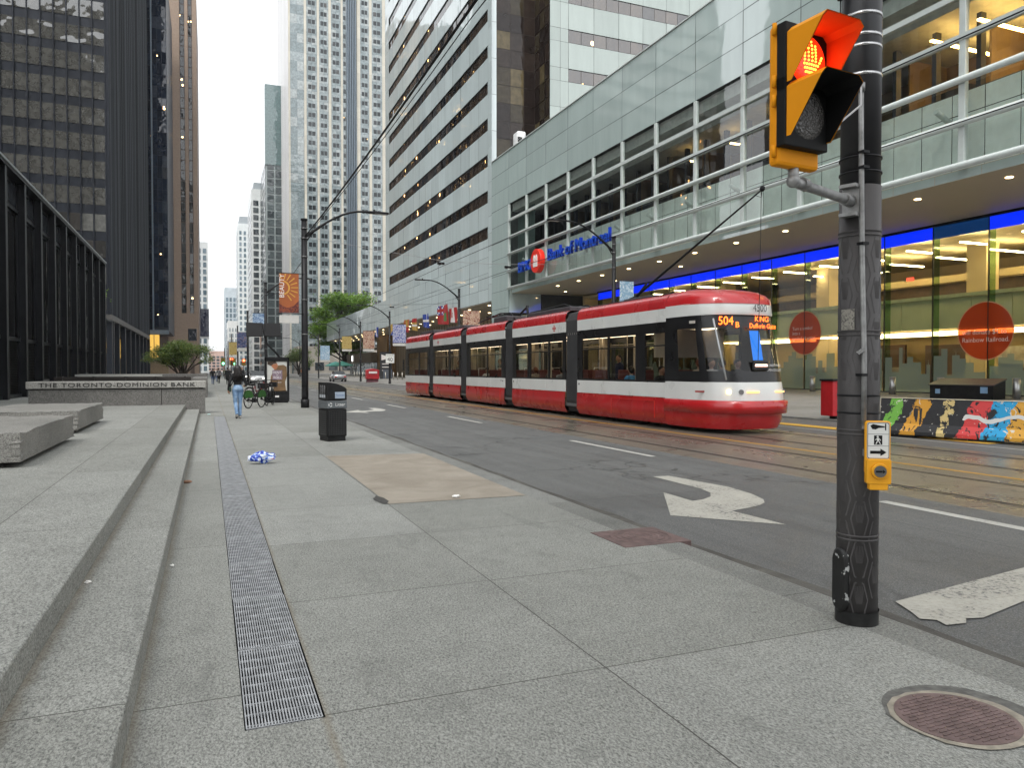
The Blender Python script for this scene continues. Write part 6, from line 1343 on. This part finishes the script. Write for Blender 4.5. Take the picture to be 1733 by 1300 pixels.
# cars
def car(label,loc,rz,col,name='parked_car',glow=False):
    t=thing(name,label,'car',loc,'cars down the street',rz); pm=M('paint_'+label[:10],col,.25,.3,.06,1,coat=.8)
    st=[(-2.2,.35,.75,.72),(-2.1,.28,.95,.82),(-1.2,.25,1.0,.88),(0,.24,.98,.9),(1.2,.25,.95,.88),(2.0,.3,.8,.8),(2.25,.38,.68,.66)]
    mb=MB(); mb.loft([[(-w_,x,a),(-w_*1.02,x,(a+b)/2),(-w_*.9,x,b),(w_*.9,x,b),(w_*1.02,x,(a+b)/2),(w_,x,a)] for x,a,b,w_ in st],cap=True); o=mb.build('body',pm,t,local=True,norm=False)
    mb=MB(); cab=[(-1.55,.98,.98,.78),(-.95,.98,1.42,.66),(.3,.98,1.45,.66),(1.15,.95,.97,.76)]
    mb.loft([[(-.8,x,z0),(-w_,x,z1),(w_,x,z1),(.8,x,z0)] for x,z0,z1,w_ in cab],smooth=False); mb.build('window',M('car_glass',(.015,.018,.02),.08),t,local=True,norm=False)
    mb=MB(); mb.loft([[(-.64,x,z),(.64,x,z)] for x,z in ((-.95,1.43),(.3,1.46))],close=False); mb.build('roof',pm,t,local=True,norm=False)
    for x in (-.8,.8):
        for y in (-1.35,1.4): mb=MB(); mb.cyl((x-.11,y,.32),(x+.11,y,.32),.32,16); w=mb.build('wheel',m_black,t,local=True); mb=MB(); mb.cyl((x-.115,y,.32),(x+.115,y,.32),.18,12); mb.build('rim',m_ss,w,local=True)
    for x in (-.6,.6): mb=MB(); mb.box(x-.16,x+.16,-2.24,-2.14,.62,.76); mb.build('tail_lamp',M('tail_red',(.4,.02,.02),.3),t,local=True); mb=MB(); mb.box(x-.16,x+.16,2.14,2.27,.55,.68); mb.build('headlight',EM('car_headlight',(1,.95,.85),3) if glow else M('car_lens',(.6,.6,.6),.2),t,local=True)
    mb=MB(); mb.box(-.78,.78,-2.27,-2.1,.35,.52); mb.build('bumper',M('bumper_dark',(.03,.03,.03),.5),t,local=True)
    return t
car('silver car standing in the far lane beside the black lamp post',(16.4,104,-.06),0,(.36,.38,.39)); car('dark red car at the far kerb right of the poster',(15.9,185,-.06),0,(.25,.01,.015)); car('white car approaching just right of the walking woman',(5.2,92,-.06),PI,(.6,.6,.6),glow=True); car('grey car with headlights behind the white car',(5.8,120,-.06),PI,(.2,.21,.22),glow=True); car('dark red car waiting at the distant crossing',(9.5,182,-.06),0,(.2,.015,.015)); car('black car at the distant crossing near the centre line',(12.4,196,-.06),0,(.02,.02,.022))
# ------------------------------------------------------------------ people
def figure_mesh(name,prims,voxel,mats,smooth=3):
    """one continuous surface from tapered limbs; colours follow the nearest limb"""
    mb=MB()
    for (p,q,r0,r1,mi) in prims:
        p,q=Vector(p),Vector(q); d=q-p; L=d.length
        if L<1e-4: mb.ball(p,r0,mi,12); continue
        d/=L; u=Vector((0,1,0)) if abs(d.y)<.9 else Vector((1,0,0)); a=d.cross(u).normalized(); b=d.cross(a); rings=[]
        for k in range(4): t=k/4*PI/2; rings.append((p-d*r0*math.cos(t),max(r0*math.sin(t),r0*.05)))
        rings.append((p,r0)); rings.append((q,r1))
        for k in range(1,5): t=k/4*PI/2; rings.append((q+d*r1*math.sin(t),max(r1*math.cos(t),r1*.05)))
        mb.loft([[c+(a*math.cos(2*PI*i/12)+b*math.sin(2*PI*i/12))*r for i in range(12)] for c,r in rings],mi,True,True)
    bmesh.ops.recalc_face_normals(mb.b,faces=mb.b.faces); me=bpy.data.meshes.new('q'); mb.b.to_mesh(me); mb.b.free(); o=bpy.data.objects.new('q',me); COL.objects.link(o)
    md=o.modifiers.new('r','REMESH'); md.mode='VOXEL'; md.voxel_size=voxel; dg=bpy.context.evaluated_depsgraph_get(); me2=bpy.data.meshes.new_from_object(o.evaluated_get(dg)); bpy.data.objects.remove(o)
    b=bmesh.new(); b.from_mesh(me2)
    for i in range(smooth): bmesh.ops.smooth_vert(b,verts=b.verts,factor=.5,use_axis_x=True,use_axis_y=True,use_axis_z=True)
    P=[(Vector(p),Vector(q),r0,r1,mi) for p,q,r0,r1,mi in prims]
    for f in b.faces:
        c=f.calc_center_median(); best=9
        for p,q,r0,r1,mi in P:
            d=q-p; L2=d.length_squared; t=max(0,min(1,(c-p).dot(d)/L2)) if L2>1e-9 else 0; s=(c-(p+d*t)).length-(r0+(r1-r0)*t)
            if s<best: best=s; f.material_index=mi
        f.smooth=True
    me3=bpy.data.meshes.new(name); b.to_mesh(me3); b.free()
    for m in mats: me3.materials.append(m)
    return me3
def person(label,loc,rz,mesh,grp=None):
    o=bpy.data.objects.new('person',mesh); COL.objects.link(o); o.location=loc; o.rotation_euler=(0,0,rz); return tag(o,label,'person',grp)
def hand(prims,w,fd,pd,mi,s=1.):
    """palm, four unequal curled fingers and a side thumb; w wrist, fd finger direction, pd palm side"""
    w,fd,pd=Vector(w),Vector(fd).normalized(),Vector(pd).normalized(); sx=fd.cross(pd)
    prims.append((w,w+fd*.05*s,.027*s,.033*s,mi))
    for k,L in ((-1.5,.062),(-.5,.076),(.5,.08),(1.5,.07)):
        a=w+fd*.085*s+sx*.017*k*s; m_=a+(fd*.75+pd*.5).normalized()*L*.55*s; prims.append((w+fd*.05*s+sx*.014*k*s,a,.012*s,.0105*s,mi)); prims.append((a,m_,.0105*s,.0095*s,mi)); prims.append((m_,m_+(fd*.35+pd*.9).normalized()*L*.5*s,.0095*s,.008*s,mi))
    prims.append((w+fd*.025*s+sx*.025*s,w+fd*.06*s+sx*.052*s+pd*.012*s,.014*s,.011*s,mi)); prims.append((w+fd*.06*s+sx*.052*s+pd*.012*s,w+fd*.085*s+sx*.048*s+pd*.03*s,.011*s,.009*s,mi))
m_skin=M('skin',(.42,.24,.16),.55,0,.08,6); m_hair=M('dark_hair',(.012,.009,.008),.45,0,.4,30,streak=(1,1,.1)); m_knit=M('black_jacket',(.008,.008,.009),.75,0,.4,14,bmp=.4); m_shoe=M('dark_shoe',(.015,.014,.013),.5); m_sole=M('pale_sole',(.45,.43,.4),.6)
m,n,l,o=newmat('blue_denim'); v=coords(n,l); a=noise(n,l,v,5,6,.65); f=noise(n,l,coords(n,l,(1,1,.25)),160,2)
c=ramp(n,l,a,((.33,(.08,.15,.27)),(.52,(.18,.29,.45)),(.7,(.36,.47,.6)))); c=mixc(n,l,.35,c,ramp(n,l,f,((.35,.7),(.65,1.25))),'MULTIPLY'); principled(n,l,o,c,.8,0,1.45,0,bump(n,l,a,.6,.02)); m_den=m
# woman walking away: facing +Y, weight on the right leg, left foot lifted behind
SK,JA,DE,SH,SO=0,1,2,3,4; p=[]
p+=[((0,0,.96),(0,.01,1.02),.135,.128,DE),((-.055,-.02,.94),(-.055,-.02,.94),.105,.105,DE),((.055,-.02,.94),(.055,-.02,.94),.105,.105,DE)]
p+=[((0,.01,1.04),(0,.02,1.2),.118,.125,JA),((-.07,.02,1.24),(.07,.02,1.24),.1,.1,JA),((-.13,.01,1.37),(.13,.01,1.37),.07,.07,JA),((0,.01,1.2),(0,.0,1.36),.12,.09,JA)]
p+=[((0,.005,1.4),(0,.02,1.5),.05,.048,SK),((0,.03,1.575),(0,.04,1.6),.092,.088,SK),((0,.1,1.545),(0,.105,1.53),.045,.04,SK),((0,.125,1.575),(0,.133,1.56),.014,.012,SK),((-.088,.03,1.57),(-.092,.03,1.56),.018,.016,SK),((.088,.03,1.57),(.092,.03,1.56),.018,.016,SK)]
p+=[((.085,.01,.9),(.075,.06,.5),.094,.062,DE),((.075,.06,.5),(.062,.015,.12),.062,.052,DE),((.062,.01,.07),(.062,.15,.045),.042,.036,SH),((.062,-.03,.04),(.062,.16,.03),.035,.032,SO)]
p+=[((-.085,-.01,.9),(-.07,.0,.5),.094,.062,DE),((-.07,.0,.5),(-.05,-.19,.16),.062,.051,DE),((-.05,-.21,.13),(-.05,-.12,.03),.04,.036,SH),((-.05,-.225,.12),(-.05,-.11,.02),.03,.03,SO)]
p+=[((-.17,.0,1.37),(-.25,-.06,1.13),.058,.048,JA),((-.25,-.06,1.13),(-.27,.04,.93),.05,.042,JA)]; hand(p,(-.272,.05,.905),(0,.25,-1),(.5,.3,0),SK)
p+=[((.17,.0,1.37),(.25,.0,1.12),.058,.048,JA),((.25,.0,1.12),(.27,.2,1.04),.05,.04,JA)]; hand(p,(.272,.225,1.035),(-.1,1,.1),(-.4,0,-.6),SK)
me=figure_mesh('person',p,.0085,[m_skin,m_knit,m_den,m_shoe,m_sole]); wm=person('woman with long dark hair in black jacket and blue jeans walking away',(.84,25.3,.0),math.radians(4),me)
mb=MB(); rr=random.Random(2)
for k in range(260):
    a=rr.uniform(-2.7,-.45); r_=.1*rr.uniform(.9,1.05); x0,y0=r_*math.cos(a)*.98,.03+r_*math.sin(a)*.95; L=rr.uniform(.26,.42); sp_=rr.uniform(.9,1.35)
    mb.tube([(x0*.35,.03+(y0-.03)*.35,1.695-.02*rr.random()),(x0*.85,.03+(y0-.03)*.9,1.66),(x0*1.03,y0*1.05,1.58),(x0*sp_*1.1,y0*sp_-.03,1.58-L*.5),(x0*sp_*1.05+rr.uniform(-.02,.02),y0-.05+rr.uniform(-.02,.02),1.58-L)],[.012,.016,.016,.014,.004],4)
mb.ball((0,.025,1.6),.104,0,14,(1,1,1.02)); o=mb.build('hair',m_hair,None,local=True,norm=False); o.parent=wm
mb=MB(); mb.obox((-.235,-.06,.93),(.03,0,0),(0,.11,0),(0,0,.075)); o=mb.build('shoulder_bag',M('dark_green_bag',(.012,.03,.02),.4),None,bevel=.02,local=True); o.parent=None
o.location=wm.location; o.rotation_euler=wm.rotation_euler; tag(o,'small dark green shoulder bag on the left hip of the walking woman','bag')
mb=MB(); mb.tube([(-.235,-.06,1.0),(-.15,-.1,1.2),(.1,-.12,1.38),(.15,-.02,1.44),(.12,.1,1.38),(-.1,.14,1.2),(-.22,.0,1.0)],.009,6); q=mb.build('strap',m_black,None,local=True,norm=False); q.parent=o
# distant walkers
def walker(top,bot,h=1.72,hairc=None,st=.2,coat=0):
    k=h/1.72; q=[((0,0,.93*k),(0,0,1.0*k),.14,.13,1),((0,0,1.05*k),(0,.0,1.3*k),.13,.14,1),((-.13,0,1.38*k),(.13,0,1.38*k),.08,.08,1),((0,0,1.42*k),(0,.01,1.5*k),.05,.05,0),((0,.01,1.58*k),(0,.02,1.62*k),.095,.095,0),((0,.0,1.64*k),(0,-.03,1.6*k),.098,.09,3),((0,.1,1.575*k),(0,.11,1.57*k),.03,.03,0)]
    q+=[((.09,0,.88*k),(.08,st*.6,.48*k),.095,.065,2),((.08,st*.6,.48*k),(.075,st*.9,.1),.065,.05,2),((.075,st*.9,.06),(.075,st*.9+.14,.045),.045,.04,3),((-.09,0,.88*k),(-.08,-st*.2,.48*k),.095,.065,2),((-.08,-st*.2,.48*k),(-.075,-st*1.3,.13),.065,.05,2),((-.075,-st*1.3,.09),(-.075,-st*1.1,.045),.045,.04,3)]
    q+=[((-.2,0,1.36*k),(-.25,.05,1.1*k),.06,.05,1),((-.25,.05,1.1*k),(-.24,.2,.92*k),.05,.04,1),((-.24,.22,.9*k),(-.24,.27,.83*k),.038,.03,0),((.2,0,1.36*k),(.25,-.08,1.1*k),.06,.05,1),((.25,-.08,1.1*k),(.24,-.06,.88*k),.05,.04,1),((.24,-.05,.86*k),(.24,-.03,.78*k),.038,.03,0)]
    if coat: q.append(((0,0,.95*k),(0,0,.62*k),.16,.19,1))
    return figure_mesh('person',q,.03,[m_skin,top,bot,m_hair],2)
C=lambda nm,c:M('cloth_'+nm,c,.8,0,.25,8)
blk=C('black',(.012,.012,.013)); gry=C('grey',(.12,.12,.125)); wht=C('white',(.5,.49,.47)); nav=C('navy',(.015,.02,.05)); den=C('jean',(.06,.09,.16)); bei=C('beige',(.35,.28,.2)); red=C('red',(.3,.03,.03)); grn=C('olive',(.06,.07,.04))
ws=[(walker(blk,den),.35,84,'leftmost distant walker in black top and jeans'),(walker(gry,blk,1.78),1.0,90,'distant walker in grey top and black trousers'),(walker(blk,blk,1.8,coat=1),1.75,82,'distant walker in a long black coat'),(walker(wht,blk,1.65),2.4,80,'distant walker in a white top and dark trousers'),(walker(nav,gry,1.75),2.1,98,'distant walker in navy behind the white topped one'),(walker(blk,nav,1.85,coat=1),3.0,78,'rightmost distant walker in dark coat close to the woman'),(walker(bei,den,1.7),.7,118,'far walker in beige jacket'),(walker(red,blk,1.7),1.4,130,'far walker in red top'),(walker(grn,blk,1.75),2.3,124,'far walker in olive jacket')]
for me,x,y,lab in ws: person(lab,(x,y,0),R.choice((0,0,PI)),me,'walkers down the near pavement')
person('small figure in orange vest on the far pavement beyond the red car',(19.6,176,0),PI,walker(C('orange',(.5,.16,.02)),blk,1.75),'people on the far pavement')
# seated riders in the streetcar
def seated(top,hairm,h=0):
    q=[((0,.05,.1),(0,.03,.3),.15,.15,1),((-.14,.04,.5),(.14,.04,.5),.08,.08,1),((0,.04,.3),(0,.04,.48),.15,.12,1),((0,.04,.54),(0,.05,.64),.05,.05,0),((0,.055,.72),(0,.06,.76),.09,.088,0),((0,.04,.78),(0,.0,.74),.098,.095,3),((0,.15,.715),(0,.155,.71),.022,.02,0),((-.1,.05,.05),(-.1,.45,.06),.085,.065,2),((.1,.05,.05),(.1,.45,.06),.085,.065,2),((-.1,.45,.05),(-.1,.45,-.35),.06,.045,2),((.1,.45,.05),(.1,.45,-.35),.06,.045,2),((-.19,.05,.48),(-.22,.1,.22),.055,.045,1),((-.22,.1,.22),(-.12,.32,.18),.045,.038,1),((.19,.05,.48),(.22,.1,.22),.055,.045,1),((.22,.1,.22),(.12,.32,.18),.045,.038,1),((-.12,.34,.18),(-.08,.4,.17),.035,.028,0),((.12,.34,.18),(.08,.4,.17),.035,.028,0),((-.1,.45,-.38),(-.1,.58,-.4),.045,.04,3),((.1,.45,-.38),(.1,.58,-.4),.045,.04,3)]
    return figure_mesh('person',q,.025,[m_skin,top,den,hairm],2)
tb=C('teal_blue',(.06,.22,.42)); hr=M('auburn_hair',(.22,.07,.03),.5); hb=M('brown_hair',(.06,.035,.02),.5)
ms=[seated(tb,m_hair),seated(blk,m_hair),seated(bei,hr),seated(wht,hb),seated(gry,m_hair)]
rd=[(0,12.0,19.75,'rider in a bright blue shirt seated by the streetcar window'),(2,12.05,16.4,'rider with auburn hair seated near the streetcar end'),(3,12.0,15.9,'rider in a white top seated low beside the auburn haired one'),(1,12.05,18.25,'dark haired rider seated between the two end doors'),(1,12.0,25.6,'rider in black seated in the second section'),(4,12.0,24.6,'rider in grey at the left window of the second section'),(2,12.05,27.1,'rider in beige seated in the second section'),(1,12.05,31.1,'rider in black seated in the middle section'),(3,12.,32.6,'rider in white seated in the middle section'),(4,12.05,37.2,'rider in grey seated in the fourth section'),(1,12.05,42.0,'rider in black seated in the last section'),(1,13.4,16.6,'dark silhouette rider at the far side of the streetcar end'),(4,12.7,16.3,'grey rider in the middle of the streetcar end')]
for i,x,y,lab in rd: person(lab,(x,y,.80 if y>17.5 else .98),PI if i%2 else 0,ms[i],'riders inside the streetcar')
st_=[(walker(gry,blk,1.72,st=.02),12.5,32.2,'standing rider in grey in the middle section'),(walker(blk,den,1.75,st=.02),12.6,26.9,'standing rider in black in the second section'),(walker(nav,blk,1.7,st=.02),12.4,21.2,'standing rider in navy behind the two big windows'),(walker(bei,blk,1.7,st=.02),12.6,38.6,'standing rider in beige in the fourth section')]
for me,x,y,lab in st_: person(lab,(x,y,.34),PI/2,me,'riders inside the streetcar')
for me,x,y,lab in ((walker(wht,den,1.7),.9,101,'far walker in a white shirt and jeans'),(walker(blk,blk,1.7),2.7,112,'far walker all in black'),(walker(gry,den,1.75,coat=1),1.5,146,'far walker in a long grey coat'),(walker(den,blk,1.7),.5,140,'far walker in a blue denim jacket')): person(lab,(x,y,0),R.choice((0,PI)),me,'walkers down the near pavement')

# ------------------------------------------------------------------ thin city haze
mb=MB(); mb.keep=1; mb.box(-400,400,-120,1050,-2,200); m,n,l,o=newmat('thin_haze'); v=n.new('ShaderNodeVolumePrincipled'); v.inputs['Color'].default_value=(.9,.93,.96,1); v.inputs['Density'].default_value=.00012; l.new(v.outputs[0],o.inputs['Volume'])
hz=mb.build('haze',m); hz['kind']='stuff'; hz['label']='thin pale city haze filling the street'; hz.display_type='WIRE'

# ------------------------------------------------------------------ pieces that can be told apart become parts of their own
def explode(o,gap,limit=100):
    me=o.data; b=bmesh.new(); b.from_mesh(me); b.faces.ensure_lookup_table(); seen=set(); isl=[]
    for f in b.faces:
        if f.index in seen: continue
        st=[f]; seen.add(f.index); cur=[]
        while st:
            g=st.pop(); cur.append(g)
            for e in g.edges:
                for h in e.link_faces:
                    if h.index not in seen: seen.add(h.index); st.append(h)
        vs=[v.co for g in cur for v in g.verts]; isl.append((cur,[min(v[i] for v in vs)-gap/2 for i in range(3)],[max(v[i] for v in vs)+gap/2 for i in range(3)]))
    par=list(range(len(isl)))
    def find(i):
        while par[i]!=i: i=par[i]
        return i
    for i in range(len(isl)):
        for j in range(i):
            if all(isl[i][1][k]<=isl[j][2][k] and isl[j][1][k]<=isl[i][2][k] for k in range(3)): par[find(i)]=find(j)
    G={}
    for i in range(len(isl)): G.setdefault(find(i),[]).extend(isl[i][0])
    if len(G)<2 or len(G)>limit: b.free(); return
    nm=o.name.split('.')[0]; first=True
    for fs in G.values():
        nb=bmesh.new(); vm={}
        for f in fs:
            q=nb.faces.new([vm.setdefault(v.index,None) or vm.__setitem__(v.index,nb.verts.new(v.co)) or vm[v.index] for v in f.verts]); q.material_index=f.material_index; q.smooth=f.smooth
        m=bpy.data.meshes.new(nm); nb.to_mesh(m); nb.free()
        for mt in me.materials: m.materials.append(mt)
        if first: o.data=m; first=False
        else:
            c=o.copy(); c.data=m; COL.objects.link(c); c.parent=o.parent
    b.free()
EX={'white_side_panel':.05,'white_roof_band':.05,'red_skirt':.05,'window_surround':.03,'seat':.03,'grab_rail':.02,'handrail':.001,'lock_cover':.01,'interior_panel':.02,'roof_equipment':.02,'hinge':.01,'conduit_strap':.01,'office_furniture':.01,'timber_panel':.01,'hall_desk':.01,'glazing':.0,'hall_glazing':.0,'bracket':.02,'opening_label':.005,'mullion':.01,'spandrel_panel':.01,'sticker':.01,'bulkhead':.01,'shop_glazing':.0,'wire_hanger':9,'clamp_band':.01,'base_and_cap':.02,'winged_emblem':.1,'white_label':.01,'mezzanine_balustrade':.0,'skyline_film':.01,'lid_and_foot':.02,'ceiling_light':.01,'wall':.02}
for o in list(COL.objects):
    k=o.name.split('.')[0]
    if k in EX and o.type=='MESH' and o.parent is not None and 'kind' not in o and o.parent.name.split('.')[0] not in ('blue_glass_tower','office_tower'): explode(o,EX[k])
# ------------------------------------------------------------------ camera, light, sky
cam=bpy.data.cameras.new('camera'); co=bpy.data.objects.new('camera',cam); COL.objects.link(co); S.camera=co
cam.sensor_fit='HORIZONTAL'; cam.sensor_width=36; cam.lens=36*1260/1733; cam.clip_start=.05; cam.clip_end=5000
co.location=(0,0,1.55); co.rotation_euler=(math.radians(90-1.0912),0,-math.radians(22.1302))
w=bpy.data.worlds.new('World'); S.world=w; w.use_nodes=True; n=w.node_tree.nodes; l=w.node_tree.links; n.clear()
EL,AZ=math.radians(58),math.radians(212)
out=n.new('ShaderNodeOutputWorld'); bg=n.new('ShaderNodeBackground'); sky=n.new('ShaderNodeTexSky'); sky.sky_type='NISHITA'; sky.sun_disc=False
sky.sun_elevation=EL; sky.sun_rotation=AZ; sky.air_density=1.2; sky.dust_density=4; sky.ozone_density=1
hs=n.new('ShaderNodeHueSaturation'); hs.inputs['Saturation'].default_value=.12; l.new(sky.outputs[0],hs.inputs['Color'])
v=coords(n,l,(1,1,2.5),(0,0,0),'Generated'); cl=noise(n,l,v,2.2,6,.55,.6)
c=mixc(n,l,1.,hs.outputs[0],ramp(n,l,cl,((.3,(.86,.9,.96)),(.62,(1.12,1.12,1.1)))),'MULTIPLY')
c=mixc(n,l,.55,c,(6.2,6.35,6.5)); l.new(c,bg.inputs[0]); bg.inputs[1].default_value=.13; l.new(bg.outputs[0],out.inputs[0])
sl=bpy.data.lights.new('sun','SUN'); sl.energy=1.3; sl.angle=math.radians(20); sl.color=(1,.97,.93); so=bpy.data.objects.new('sun',sl); COL.objects.link(so)
# sun direction matches the sky's sun_rotation (clockwise from +Y)
d=Vector((math.sin(AZ)*math.cos(EL),math.cos(AZ)*math.cos(EL),math.sin(EL))); so.rotation_euler=(-d).to_track_quat('-Z','Y').to_euler(); so.location=(0,0,60)
S.view_settings.view_transform='Standard'; S.view_settings.look='None'; S.view_settings.exposure=EXPO; S.view_settings.gamma=1
S.render.engine='CYCLES'; S.cycles.use_denoising=True; S.cycles.max_bounces=8; S.cycles.transparent_max_bounces=24; S.cycles.diffuse_bounces=3; S.cycles.glossy_bounces=4
S.cycles.sample_clamp_indirect=6
